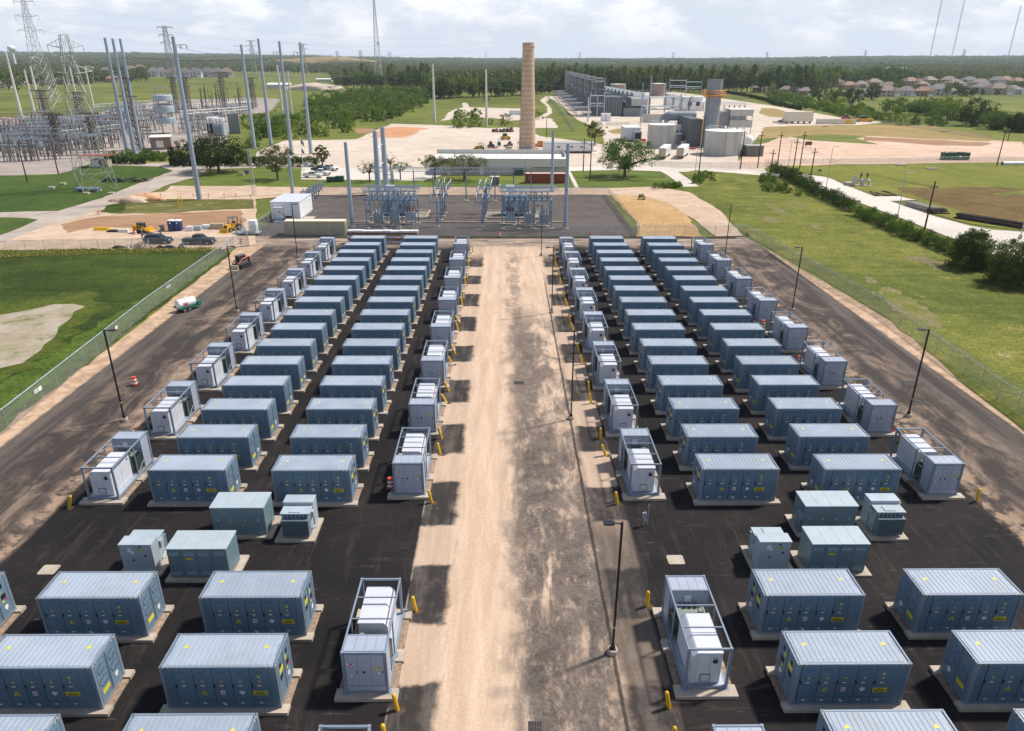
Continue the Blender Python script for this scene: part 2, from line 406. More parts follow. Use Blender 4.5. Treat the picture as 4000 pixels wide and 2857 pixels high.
    for q in (((0,450), (90,490), (200,555), (180,575), (80,520), (-10,475)), ((180,445), (300,452), (345,470), (260,480)), ((350,620), (430,635), (510,670), (470,685), (390,660)), ((980,1200), (1080,1190), (1190,1250), (1330,1330), (1520,1460), (1560,1560), (1420,1540), (1180,1440), (1040,1330)), ((1190,918), (1350,915), (1500,960), (1610,990), (1580,1040), (1460,1035), (1350,965)), ((870,1095), (930,1110), (960,1160), (900,1160)), ((640,810), (700,840), (690,860)), ((-40,560), (60,575), (120,605), (60,625), (-40,600))): sheet('bare_earth', R('m4', *q), GP, .7, 1.0)
    sheet('mown_field', R('m4', (-20,112), (400,110), (1100,110), (2274,95), (2700,95), (2700,800), (2274,690), (1800,630), (1500,550), (1310,415), (1160,372), (950,378), (690,278), (480,198), (150,172), (0,160)), grass_mat('mown_grass', (.125,.145,.022), (.20,.20,.035), (.27,.22,.07), .3), .5, 5)
    sheet('brown_field', R('m4', (1150,305), (1400,310), (2000,300), (2274,320), (2500,350), (2500,650), (2274,640), (1990,590), (1900,570), (1500,450), (1250,370)), G_BROWN, 1.2, 4)
    sheet('green_streak', R('m4', (1990,370), (2274,325), (2400,330), (2400,360), (2100,380)), G_MEADOW, .8, 3)
    road = R('m4', (-20,163), (150,181), (260,186), (480,208), (560,228), (690,287), (950,387), (1165,383), (1315,416), (1085,428), (1260,490), (1500,570), (1800,650), (2000,685), (2274,704), (2700,740), (2700,1130), (2274,985), (1950,885), (1680,778), (1250,606), (850,455), (350,270), (220,213), (-20,200))
    sheet('concrete_road', road, S_CONC, 0, 5)
    kb = MB()
    line = [Vector(q).to_2d() for q in R('m4', (150,181), (260,186), (480,208), (560,228), (690,287), (950,387))]
    line2 = [Vector(q).to_2d() for q in R('m4', (1085,428), (1260,490), (1500,570), (1800,650), (2000,685), (2274,704), (2700,740))]
    for ln in (line, line2):
        for a, b in zip(ln, ln[1:]): kb.bar((a.x, a.y, .05), (b.x, b.y, .05), .24)
    tag(kb.build('road_kerb', S_CONC), kind='structure')
    sheet('concrete_drive', R('m3', (1290,150), (1470,165), (1560,225), (1660,297), (1510,300), (1440,240), (1370,190)), S_CONC, .05, 5)
    # ---- tan track behind the substation, dry triangle beside it
    sheet('dirt_road', P((380,414), (560,415), (690,417), (1137,417), (1345,419), (1460,416), (1530,428), (1600,470), (1650,525), (1590,527), (1530,482), (1465,452), (1345,434), (690,434), (560,444), (450,447), (350,441)), S_TAN, .3, 3)
    sheet('dry_grass_patch', R('m3', (870,362), (1190,385), (1380,440), (1560,565), (1690,745), (1105,745), (1105,620)), G_DRY, .35, 2)
    # ---- left: lawns and tracks, digging lot
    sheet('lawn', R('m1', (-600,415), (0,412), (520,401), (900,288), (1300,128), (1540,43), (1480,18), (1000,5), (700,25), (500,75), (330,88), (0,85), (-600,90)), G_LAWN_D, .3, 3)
    sheet('construction_lot', R('m1', (-700,420), (0,415), (520,402), (900,290), (1300,130), (1540,45), (1430,8), (1000,-5), (1000,-18), (1540,-30), (2274,-8), (2274,20), (1850,30), (1760,95), (1520,160), (1330,240), (2274,170), (2274,700), (1900,752), (0,752), (-700,752)), S_TAN, .25, 3)
    sheet('gravel_road', R('m1', (-700,420), (0,415), (520,402), (900,290), (1300,130), (1540,45), (1430,8), (1000,-5), (1000,-18), (1540,-30), (2274,-8), (2274,20), (1850,30), (1760,95), (1520,160), (1330,240), (1100,300), (870,400), (640,470), (350,560), (0,690), (-700,760)), S_GRAVEL, .3, 3)
    sheet('weedy_patch', R('m1', (850,415), (1120,310), (1400,295), (2250,300), (2270,380), (1800,400), (1400,425), (1000,425)), grass_mat('weeds', (.09,.10,.025), (.17,.15,.05), (.40,.29,.17), .6, (.45,.32,.2), .5), .5, 2)
    sheet('green_mound', R('m1', (905,410), (960,350), (1100,325), (1120,390), (1080,415), (1000,420)), G_TALL, .4, 1.5)
    sheet('dug_soil', R('m1', (540,520), (900,450), (2140,398), (2180,500), (1900,560), (1500,570), (1100,555), (850,545), (600,600)), S_BROWN, .5, 2)
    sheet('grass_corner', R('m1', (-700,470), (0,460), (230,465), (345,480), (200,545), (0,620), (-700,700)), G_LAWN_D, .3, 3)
    # ---- grass field along the left fence, with its marshy hollow
    sheet('tall_grass_field', [(-300, -5), (-49.2, -5), (-48.4, 60), (-49.2, 127), (-49.8, 128.5)] + R('m1', (1900,752), (900,742), (0,765), (-1200,790)), G_TALL, .3, 2)
    sheet('grass_verge', [(-46.6, -3), (-47.2, 60), (-49.4, 95), (-50.2, 127), (-51.5, 127), (-53.5, 95), (-54, 70), (-58, 52), (-66, 40), (-80, -3)], grass_mat('verge_grass', (.050,.085,.012), (.100,.150,.022), (.16,.15,.035), .25, big=.05), .6, 2)
    sheet('marsh_edge', R('m1', (-500,1280), (0,1240), (250,1190), (560,1130), (900,1150), (960,1230), (760,1400), (620,1520), (520,1640), (300,1830), (-500,2000)), grass_mat('marsh_edge_grass', (.048,.074,.011), (.098,.118,.018), (.16,.15,.035), .4, big=.05), 1.6, 1.5)
    sheet('marsh_hollow', R('m1', (-500,1380), (0,1330), (250,1290), (480,1235), (760,1255), (640,1350), (520,1440), (400,1590), (200,1760), (-500,1900)), G_REED, .7, 2)
near_ground()

# ---------------------------------------------------------------- the battery yard: one sheet, asphalt worn and dusted as on the photograph
def yard():
    mt, N = newmat('yard_surface'); p = N.pos(); x, y, z = N.xyz(p)
    nb = N.noise(p, 0.12, 6, 0.62, 0.4); nm = N.noise(p, 0.55, 7, 0.68, 0.5); nf = N.noise(p, 4.0, 5, 0.75); nff = N.noise(p, 13.0, 4, 0.7)
    ys = N.vec(x*1.0, y*0.10, 0.0); st = N.noise(ys, 1.1, 7, 0.66, 0.35); st2 = N.noise(N.vec(x, y*0.05, 3.0), 3.2, 6, 0.65)
    jx = (nm-0.5)*1.1; xx = x + jx
    # clean asphalt: near black, brown dust films and pale scuffs
    asp = N.mix(N.step(nb, 0.36, 0.66), (.0100,.0088,.0100), (.0215,.0178,.0178))
    asp = N.mix(N.step(nm*0.6+nb*0.4, 0.56, 0.70)*0.34, asp, (.075,.058,.048))
    trk = N.noise(N.vec(x*1.5 + (nb-0.5)*2.0, y*0.13, 21.0), 1.0, 7, 0.72, 0.2)
    asp = N.mix(N.step(trk, 0.52, 0.66)*0.42, asp, (.056,.045,.040))
    scr = N.noise(N.vec(x*0.35, y*2.2, 1.0), 1.0, 7, 0.72, 1.2)
    asp = N.mix(N.step(scr, 0.58, 0.68)*0.28, asp, (.16,.135,.12))
    # dirt tones
    tan = N.mix(N.step(st, 0.30, 0.70), (.47,.34,.245), (.60,.455,.345))
    tan = N.mix(N.step(nf*0.25+st2*0.45+nm*0.3, 0.53, 0.66)*0.35, tan, (.42,.30,.21))
    grit = N.mix(N.step(nm*0.5+nf*0.25+nff*0.25, 0.38, 0.62), (.042,.038,.037), (.165,.136,.118))
    # --- middle road: clean tan on the left, patchy millings on the right
    dark = N.noise(N.vec(x*0.55, y*0.16, 7.0), 0.9, 8, 0.68, 0.6)
    inroad = N.step(xx, -4.0, -3.4)*N.step(xx, 7.2, 6.4)
    right = N.step(x + (dark-0.5)*4.5 + (nm-0.5)*3.0 + (nf-0.5)*1.2, -0.5, 1.9)
    tan = N.mix(N.step((x+2.5 + (nb-0.5)).abs(), 0.55, 0.15)*0.22, tan, (.38,.27,.19)); tan = N.mix(N.step((x+0.7 + (nb-0.5)).abs(), 0.5, 0.15)*0.18, tan, (.38,.27,.19))
    strip = N.step((xx-5.2 + N.step(y, 90.0, 40.0)*(-0.2)).abs(), 1.0, 1.9)      # a tan wheel track by the right edge further off
    pt = dark*0.62 + nm*0.28 + nf*0.10
    nearp = N.step(pt + N.step(xx, 6.4, 3.0)*0.02, 0.37, 0.52)*0.95
    midp = N.step(pt + N.step((xx-1.9).abs(), 2.8, 0.8)*0.13, 0.44, 0.57)*0.85
    farp = N.step(pt + N.step((xx-1.4).abs(), 2.2, 0.4)*0.10, 0.55, 0.66)*0.6
    fr = N.step(y, 52.0, 68.0); ff = N.step(y, 84.0, 104.0)
    rightc = N.mix((nearp*(1.0-fr) + midp*fr)*(1.0-ff) + farp*ff, tan, grit)
    blot = N.noise(N.vec(x*0.9, y*0.5, 31.0), 1.0, 9, 0.76, 0.15)
    rightc = N.mix(N.step(blot, 0.51, 0.67)*0.50, rightc, tan)
    rightc = N.mix(N.step(blot, 0.44, 0.32)*0.5, rightc, (.055,.05,.047))
    road = N.mix(right, tan, rightc)
    # --- aprons between road and power stations: squares of asphalt alternate with dirt at the bollards
    ph = ((y - 43.4)/10.527 + 100.0).mod(1.0)
    pv = N.noise(N.vec(x*0.05, y*0.05, 9.0), 1.0, 2, 0.5)
    apr = N.step((ph-0.46).abs() + (nm-0.5)*0.13 + (nb-0.5)*0.08 + (pv-0.5)*0.25, 0.245, 0.285)
    apr = apr*N.step(y, 126.0, 118.0) + N.step(y, 122.0, 130.0)
    lap = N.step(x+jx*0.25, -6.45, -6.2)*N.step(x+jx*0.3, -3.35, -3.65); rap = N.step(x+jx*0.3, 6.3, 6.6)*N.step(x + jx*0.3, 9.6, 9.2)
    aprd = N.mix(0.35, asp, (.075,.064,.058)); aprd = N.mix(N.step(st*0.6+nm*0.4, 0.46, 0.62)*0.6, aprd, (.15,.128,.112))
    aprc = N.mix(apr*(0.92 - 0.72*N.step(y, 50.0, 43.0)*N.step(x, 0.0, 5.0)), aprd, N.mix(0.35, tan, (.40,.30,.23)))
    c = N.mix(lap.max(rap), asp, aprc)
    c = N.mix(inroad, c, road)
    c = N.mix(N.step((x+jx*0.25-6.45).abs(), 0.16, 0.06)*0.8*N.step(y, 120.0, 100.0), c, (.02,.018,.017))
    c = N.mix(N.step((x+6.3).abs(), 0.07, 0.03)*N.step(nm, 0.42, 0.52)*0.6*N.step(y, 60.0, 48.0), c, (.34,.30,.26))
    # --- tracks along both fences: streaked millings and dirt
    side = N.step(N.step(xx*-1.0, 34.2, 35.6)*N.step(y, 38.0, 44.0) + N.step(x*-1.0, 34.0, 40.0) + N.step(xx, 37.2, 38.6) + N.step(y, 133.0, 137.0), 0.2, 0.8)
    w = (x*-1.0).max(x - 3.6)
    band = N.noise(N.vec(x*0.9, y*0.045, 11.0), 0.8, 7, 0.62, 0.35)
    patch = N.noise(N.vec(x*0.35, y*0.22, 2.0), 0.75, 8, 0.70, 1.0)
    sidec = N.mix(N.step(patch*0.65+band*0.35, 0.44, 0.66), (.048,.040,.038), (.245,.178,.135))
    sidec = N.mix(N.step(nm*0.4+patch*0.6, 0.57, 0.69)*0.55, sidec, (.42,.32,.25))
    darkband = N.step(w + (band-0.5)*3.0, 41.8, 43.0)*N.step(y, 128.0, 110.0)
    sidec = N.mix(darkband*0.85, sidec, N.mix(N.step(band, 0.4, 0.62), (.050,.042,.040), (.115,.095,.085)))
    near = N.step(y, 62.0, 40.0); sidec = N.mix(near*N.step(w + (nb-0.5)*6.0, 39.0, 41.5)*N.step(nm*0.5+nb*0.5, 0.44, 0.60)*0.6, sidec, (.055,.046,.043))
    redge = N.step(w, 37.5, 35.5)*N.step(nm, 0.46, 0.58)*0.6; sidec = N.mix(redge, sidec, (.46,.32,.22))
    sidec = N.mix(N.step(w+jx*0.35, 45.3, 45.8), sidec, N.mix(N.step(nm, 0.4, 0.6), (.36,.25,.165), (.52,.37,.255)))
    c = N.mix(side, c, sidec)
    endc = N.mix(N.step(N.noise(N.vec(x*0.15, y*1.0, 5.0), 0.8, 7, 0.66, 0.6), 0.36, 0.64), (.12,.098,.086), (.46,.36,.28))
    c = N.mix(N.step(y + (nb-0.5)*10.0, 131.0, 137.0)*0.85, c, endc)
    c = N.mix(N.step(y, 140.3, 140.8)*N.step(x.abs(), 47.0, 46.0), c, (.035,.03,.03))
    k = N.step(nff*0.7+nf*0.3, 0.25, 0.75, 0.80, 1.2); c = N.scale(c, N.vec(k, k, k))
    N.out(N.bsdf(c, 0.88, 0, N.bump(nff, 0.5, 0.014), 0.2))
    pts = [(-47.6, -3), (52.3, -3), (52.3, 95), (48.4, 142.4), (-50.6, 142.4), (-49.6, 127), (-48.2, 90)]
    sheet('yard_asphalt', [Vector((*q, 0)) for q in pts], mt, .15, 1.5, z=0.032)

yard()
sheet('substation_yard', [Vector((*q, 0)) for q in ((-51, 142.8), (27.0, 142.8), (26.8, 191.5), (-50.5, 190.8))], S_SUB, .1, 3, z=0.03)
# ================================================================ battery yard objects
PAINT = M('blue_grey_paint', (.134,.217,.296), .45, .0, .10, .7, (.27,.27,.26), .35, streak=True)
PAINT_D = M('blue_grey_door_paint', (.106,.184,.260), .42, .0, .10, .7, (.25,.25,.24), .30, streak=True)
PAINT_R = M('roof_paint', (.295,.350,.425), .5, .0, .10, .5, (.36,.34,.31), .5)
PCSG = M('light_grey_paint', (.34,.38,.47), .45, .0, .06, .8, (.34,.32,.29), .2)
PCSW = M('white_cabinet_paint', (.56,.585,.645), .4, .0, .05, .8, (.50,.47,.43), .2)
FRAMEP = M('frame_steel_paint', (.20,.25,.32), .45, .1, .08, 1.2, (.25,.23,.21), .3)
FLOORP = M('galvanised_floor', (.38,.42,.48), .5, .3, .1, 2)
BLACK = M('black_plastic', (.012,.012,.014), .5, 0, .1)
DARKG = M('transformer_green', (.030,.050,.045), .5, 0, .12, 1.5)
OLIVE = M('transformer_grey_green', (.20,.24,.20), .5, 0, .12, 1.5)
YEL = M('safety_yellow', (.72,.43,.008), .5, 0, .08, 3, (.4,.3,.12), .3)
YLAB = M('yellow_label', (.70,.60,.02), .5, 0, .04)
WLAB = M('white_label', (.78,.78,.78), .5, 0, .03)
RED = M('red_paint', (.55,.025,.018), .5, 0, .08)
NAVY = M('navy_lettering', (.012,.022,.10), .5, 0, .03)
CONC = M('concrete', (.41,.35,.285), .9, 0, .14, 1.0, (.30,.25,.20), .5, bump=.01)
RUBBLE = M('pad_gravel', (.28,.20,.145), .95, 0, .4, 5, (.45,.35,.27), .7, bump=.05)
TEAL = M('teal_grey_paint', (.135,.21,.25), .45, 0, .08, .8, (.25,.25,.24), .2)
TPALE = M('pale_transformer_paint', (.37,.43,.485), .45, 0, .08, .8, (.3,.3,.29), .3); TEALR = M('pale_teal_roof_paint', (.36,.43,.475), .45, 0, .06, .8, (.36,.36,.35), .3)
POLEB = M('black_pole_paint', (.012,.010,.012), .45, 0, .1)
WHITE = M('white_paint', (.74,.75,.77), .5, 0, .06, .8, (.5,.46,.42), .2)
ORANGE = M('drum_orange', (.62,.07,.022), .5, 0, .08)

def tri(b, x, y, z, s, m): b.poly([(x-s*.58, y, z-s*.4), (x+s*.58, y, z-s*.4), (x, y, z+s*.6)], m)
def battery_container(variant):
    """20 ft container, five doors on the side facing the road camera; A: plain end panel on the right, B: on the left"""
    L, W, H = 3.029, 1.219, 2.896
    r = E('battery_container', (0, 0, 0), 'x', 'battery container', 'battery containers in four columns')
    b = MB()
    b.box((-L+.04, -W+.05, .06), (L-.04, W-.04, H-.10))
    for sx in (-1, 1):
        for sy in (-1, 1):
            x, y = sx*(L-.08), sy*(W-.08)
            b.box((x-.08, y-.08, .118), (x+.08, y+.08, H-.118), 1)
            for z in (0, H-.118): b.box((x-.085, y-.085, z), (x+.085, y+.085, z+.118), 1)
            b.box((x-.035, y-.05, H), (x+.035, y+.05, H+.003), 2)
    for sy in (-1, 1):
        y = sy*(W-.05)
        b.box((-L+.165, y-.05, H-.11), (L-.165, y+.05, H-.005), 1); b.box((-L+.165, y-.05, 0), (L-.165, y+.05, .12), 1)
    for sx in (-1, 1):
        x = sx*(L-.05)
        b.box((x-.05, -W+.165, H-.11), (x+.05, W-.165, H-.005), 1); b.box((x-.05, -W+.165, 0), (x+.05, W-.165, .12), 1)
    # corrugated plain panel beside the doors and along the back
    x0, x1 = (2.30, 2.86) if variant == 'A' else (-2.86, -2.40)
    n = 5
    for k in range(n): 
        xa = x0+(x1-x0)*k/n; b.box((xa+.02, -W+.03, .16), (xa+(x1-x0)/n-.03, -W+.075, H-.14))
    for k in range(14):
        xa = -2.8+.4*k; b.box((xa+.03, W-.075, .16), (xa+.37, W-.02, H-.14))
    b.build('container_body', [PAINT, FRAMEP, BLACK], r)
    # roof: pressed ribs
    rb = MB(); prof = []
    z0 = H-.03; ribs = 19; xa = -2.72; p = 5.44/ribs
    rb.box((-L+.17, -W+.005, H-.09), (L-.17, W-.005, z0))
    for k in range(ribs):
        c = xa + p*(k+.5)
        rb.yprism([(c-.137, z0-.002), (c+.137, z0-.002), (c+.112, z0+.020), (c-.112, z0+.020)], -W+.17, W-.17)
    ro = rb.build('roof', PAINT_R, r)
    s = MB()
    for sx in (-1, 1):
        s.poly([(sx*2.15+.16*c, .25+.16*d, z0+.026) for c, d in ((-.9,-.7),(.9,-.7),(0,.9))], 0)
        for sy in (-1, 1):
            for k in range(4):
                s.box((sx*(2.80-.12*k)-.035, sy*W-.004, H-.10), (sx*(2.80-.12*k)+.02, sy*W+.004, H-.02), k % 2)
                s.box((sx*L-.004, sy*(1.02-.12*k)-.035, H-.10), (sx*L+.004, sy*(1.02-.12*k)+.02, H-.02), k % 2)
    s.build('hazard_marking', [YLAB, BLACK], ro)
    tb = MB()
    for sx in (-1, 1):
        t = text_mb('DO NOT STEP', .13)
        tb.mesh(t, Matrix.Translation((sx*2.80, 0, H+.002)) @ Matrix.Rotation(-sx*math.pi/2, 4, 'Z') @ Matrix.Rotation(-math.pi/2, 4, 'X'))
    tb.build('lettering', FRAMEP, ro)
    # doors
    xs = -2.74 if variant == 'A' else -2.36
    for k in range(5):
        x = xs+.995*k; y = -W+.05
        d = MB(); d.box((x+.015, y-.035, .58), (x+.98, y, H-.14)); d.box((x+.015, y-.030, .15), (x+.98, y, .555))
        d.box((x-.005, y-.026, .15), (x+.014, y, H-.14), 1)
        do = d.build('door', [PAINT_D, BLACK], r)
        h = MB(); h.box((x+.02, y-.075, 1.50), (x+.075, y-.035, 1.72)); h.build('door_handle', BLACK, do)
        f = y-.038; c = x+.45; st = MB()
        st.mesh(text_mb('CATL', .20, 3), at(c+.02, f, 2.52))
        tri(st, c, f, 1.92, .15, 0)
        st.box((c-.13, f-.002, 1.56), (c+.07, f+.002, 1.65), 1); st.box((c-.13, f-.004, 1.635), (c+.07, f, 1.66), 2)
        st.box((c-.16, f-.002, .33), (c+.02, f+.002, .40), 1)
        if k == 1: tri(st, c, f, 1.10, .30, 0); tri(st, c, f-.003, 1.07, .12, 4)
        if k == 2:
            st.box((c-.14, f-.002, .98), (c+.09, f+.002, 1.26), 1)
            st.lathe([(.085, -.002), (.085, .002)], 12, (0, 0, 0), 2); 
            for i in range(len(st.v)-24, len(st.v)): q = st.v[i]; st.v[i] = (c-.025+q[0], f-.004+q[2], 1.12+q[1])
            st.box((c-.06, f-.008, 1.09), (c+.01, f-.005, 1.16), 1); st.box((c-.08, f-.002, .22), (c+.08, f+.002, .31), 1)
        if k == 3:
            st.poly([(c-.17, f, 1.14), (c, f, .94), (c+.17, f, 1.14), (c+.12, f, 1.16), (c-.12, f, 1.16)], 1)
            for q in (-.15, -.09, -.03, .03, .09): st.box((c+q, f-.002, 1.15), (c+q+.04, f+.002, 1.28-abs(q+.02)*.5), 1)
        if k == 4:
            st.box((c-.07, f-.002, 2.14), (c+.07, f+.002, 2.28), 0)
            st.box((c-.42, f-.002, .92), (c+.34, f+.002, 1.22), 0)
            for q, w in ((1.155, .18), (1.08, .34), (1.03, .28), (.975, .30)): st.box((c-.04-w, f-.004, q-.016), (c-.04+w, f-.001, q+.014), 4)
        st.build('warning_marking', [YLAB, WLAB, RED, NAVY, BLACK], do)
    # the two ends: fans on one, switch doors on the other
    for sx, kind in ((1, 'cool'), (-1, 'elec')) if variant == 'A' else ((-1, 'cool'), (1, 'elec')):
        X = sx*(L-.04)
        for sy in (-1, 1):
            ya, yb = (sy*.03, sy*1.05); ya, yb = min(ya, yb), max(ya, yb)
            d = MB(); xa, xb = sorted((X, X+sx*.03))
            d.box((xa, ya, .16), (xb, yb, .95)); d.box((xa, ya, .99), (xb, yb, H-.14))
            for q in (ya+.02, yb-.07): d.box((X, q, .2) if sx > 0 else (X-.05, q, .2), (X+.05, q+.05, H-.2) if sx > 0 else (X, q+.05, H-.2), 1)
            do = d.build('end_door', [PAINT, FRAMEP], r)
            yc = (ya+yb)/2; fx = X+sx*.034
            if kind == 'cool':
                for z in (1.42, 2.22):
                    fb = MB(); fb.tube([(fx-sx*.02, yc, z), (fx+sx*.02, yc, z)], .36, 18, 0); fb.tube([(fx+sx*.02, yc, z), (fx+sx*.03, yc, z)], .10, 10, 1)
                    for a in range(8):
                        w = a*math.pi/4; fb.bar((fx+sx*.026, yc, z), (fx+sx*.026, yc+.34*math.cos(w), z+.34*math.sin(w)), .015, 1)
                    fb.build('fan', [PAINT_D, FRAMEP], do)
            else:
                for z, a in ((2.3, .12), (1.55, .2)):
                    wb = MB(); xq = sorted((fx-.004, fx+.004)); wb.box((xq[0], yc-a, z-.16), (xq[1], yc+a, z+.16)); wb.build('inspection_window', BLACK, do)
            st = MB(); xq = sorted((fx, fx+sx*.006))
            if sy < 0:
                st.box((xq[0], yc-.30, .62) if kind == 'cool' else (xq[0], yc-.2, 1.80), (xq[1], yc+.36, .90) if kind == 'cool' else (xq[1], yc+.34, 2.12), 0)
            else:
                st.poly([(fx+sx*.004, yc-.16, .72), (fx+sx*.004, yc, .52), (fx+sx*.004, yc+.16, .72), (fx+sx*.004, yc+.1, .90), (fx+sx*.004, yc-.1, .90)], 1)
                if kind == 'elec':
                    for ya_, yb_, za_, zb_, mm in ((-.3, -.12, 1.9, 2.2, YLAB), (.1, .25, 1.2, 1.35, RED), (-.2, -.02, 1.15, 1.3, YLAB)): s1 = MB(); s1.box((xq[0], yc+ya_, za_), (xq[1], yc+yb_, zb_)); s1.build('warning_marking', mm, do)
            st.build('warning_marking', [YLAB, WLAB, RED], do)
    return r
def container_pad():
    b = MB()
    b.box((-3.42, -1.55, 0), (3.42, -.95, .25)); b.box((-3.42, .95, 0), (3.42, 1.50, .25))
    b.box((-.4, -.95, 0), (.4, .95, .24))
    b.box((-3.36, -.95, 0), (-.4, .95, .13), 1); b.box((.4, -.95, 0), (3.36, .95, .13), 1)
    return tag(b.build('concrete_pad', [CONC, RUBBLE]), 'x', 'concrete pad', 'pads under the battery containers')
PA, PB = battery_container('A'), battery_container('B'); CPAD = container_pad()
USED = set()
def put(proto, key, loc, label, depth=9, rz=0.0, group=None):
    if proto.name not in USED:
        USED.add(proto.name); proto.location = loc; proto['label'] = label; proto.rotation_euler.z = rz
        if group: proto['group'] = group
        return proto
    return CT(proto, loc, rz, label, group, depth)
CX = {'L1': -27.5505, 'L2': -18.0232, 'R1': 15.4520, 'R2': 24.9610}
SIDE = {'L1': 'outer column beside the tall grass field', 'L2': 'inner column, tall grass side of the road', 'R1': 'inner column, hedge side of the road', 'R2': 'outer column, hedge side of the road'}
for c in ('L1', 'L2', 'R1', 'R2'):
    pr = PA if c in ('L1', 'R1') else PB
    for k in range(16):
        x, y = CX[c]+3.029, 48.041+5.2633*k+1.219
        dx, dy, dr = random.uniform(-.04, .04), random.uniform(-.04, .04), random.uniform(-.004, .004)
        put(pr, c, (x+dx, y+dy, .25), f'blue-grey battery container, {ORD[k]} from the front, {SIDE[c]}'.replace('road', 'dirt road') if c != 'L1' else f'blue-grey battery container, {ORD[k]} from the front, {SIDE[c]}', 9 if k < 9 else 1, dr)
        put(CPAD, c, (x+dx, y+dy, 0), f'pale concrete pad, {ORD[k]} from the front, {SIDE[c]}')
NEARC = [('L1', 0), ('L1', 1), ('L1', 2), ('L2', 0), ('L2', 1), ('L2', 2), ('R1', 0), ('R1', 1), ('R1', 2), ('R2', 0), ('R2', 1), ('R2', 2), ('L0', 0)]
RN = ['row nearest the transformers', 'second row from the transformers', 'third row from the transformers']
WN = {'L0': 'cut by the left frame edge', 'L1': 'outer column, tall grass side', 'L2': 'inner column, tall grass side', 'R1': 'inner column, hedge side', 'R2': 'outer column, hedge side'}
CX['L0'] = -36.95
for c, k in NEARC:
    pr = PA if c in ('L1', 'R1') else PB
    x, y = CX[c]+3.029, 33.737-5.2853*k+1.219
    put(pr, c, (x, y, .25), f'large battery container, {RN[k]}, {WN[c]}')
    put(CPAD, c, (x, y, 0), f'pad under large container, {RN[k]}, {WN[c]}')

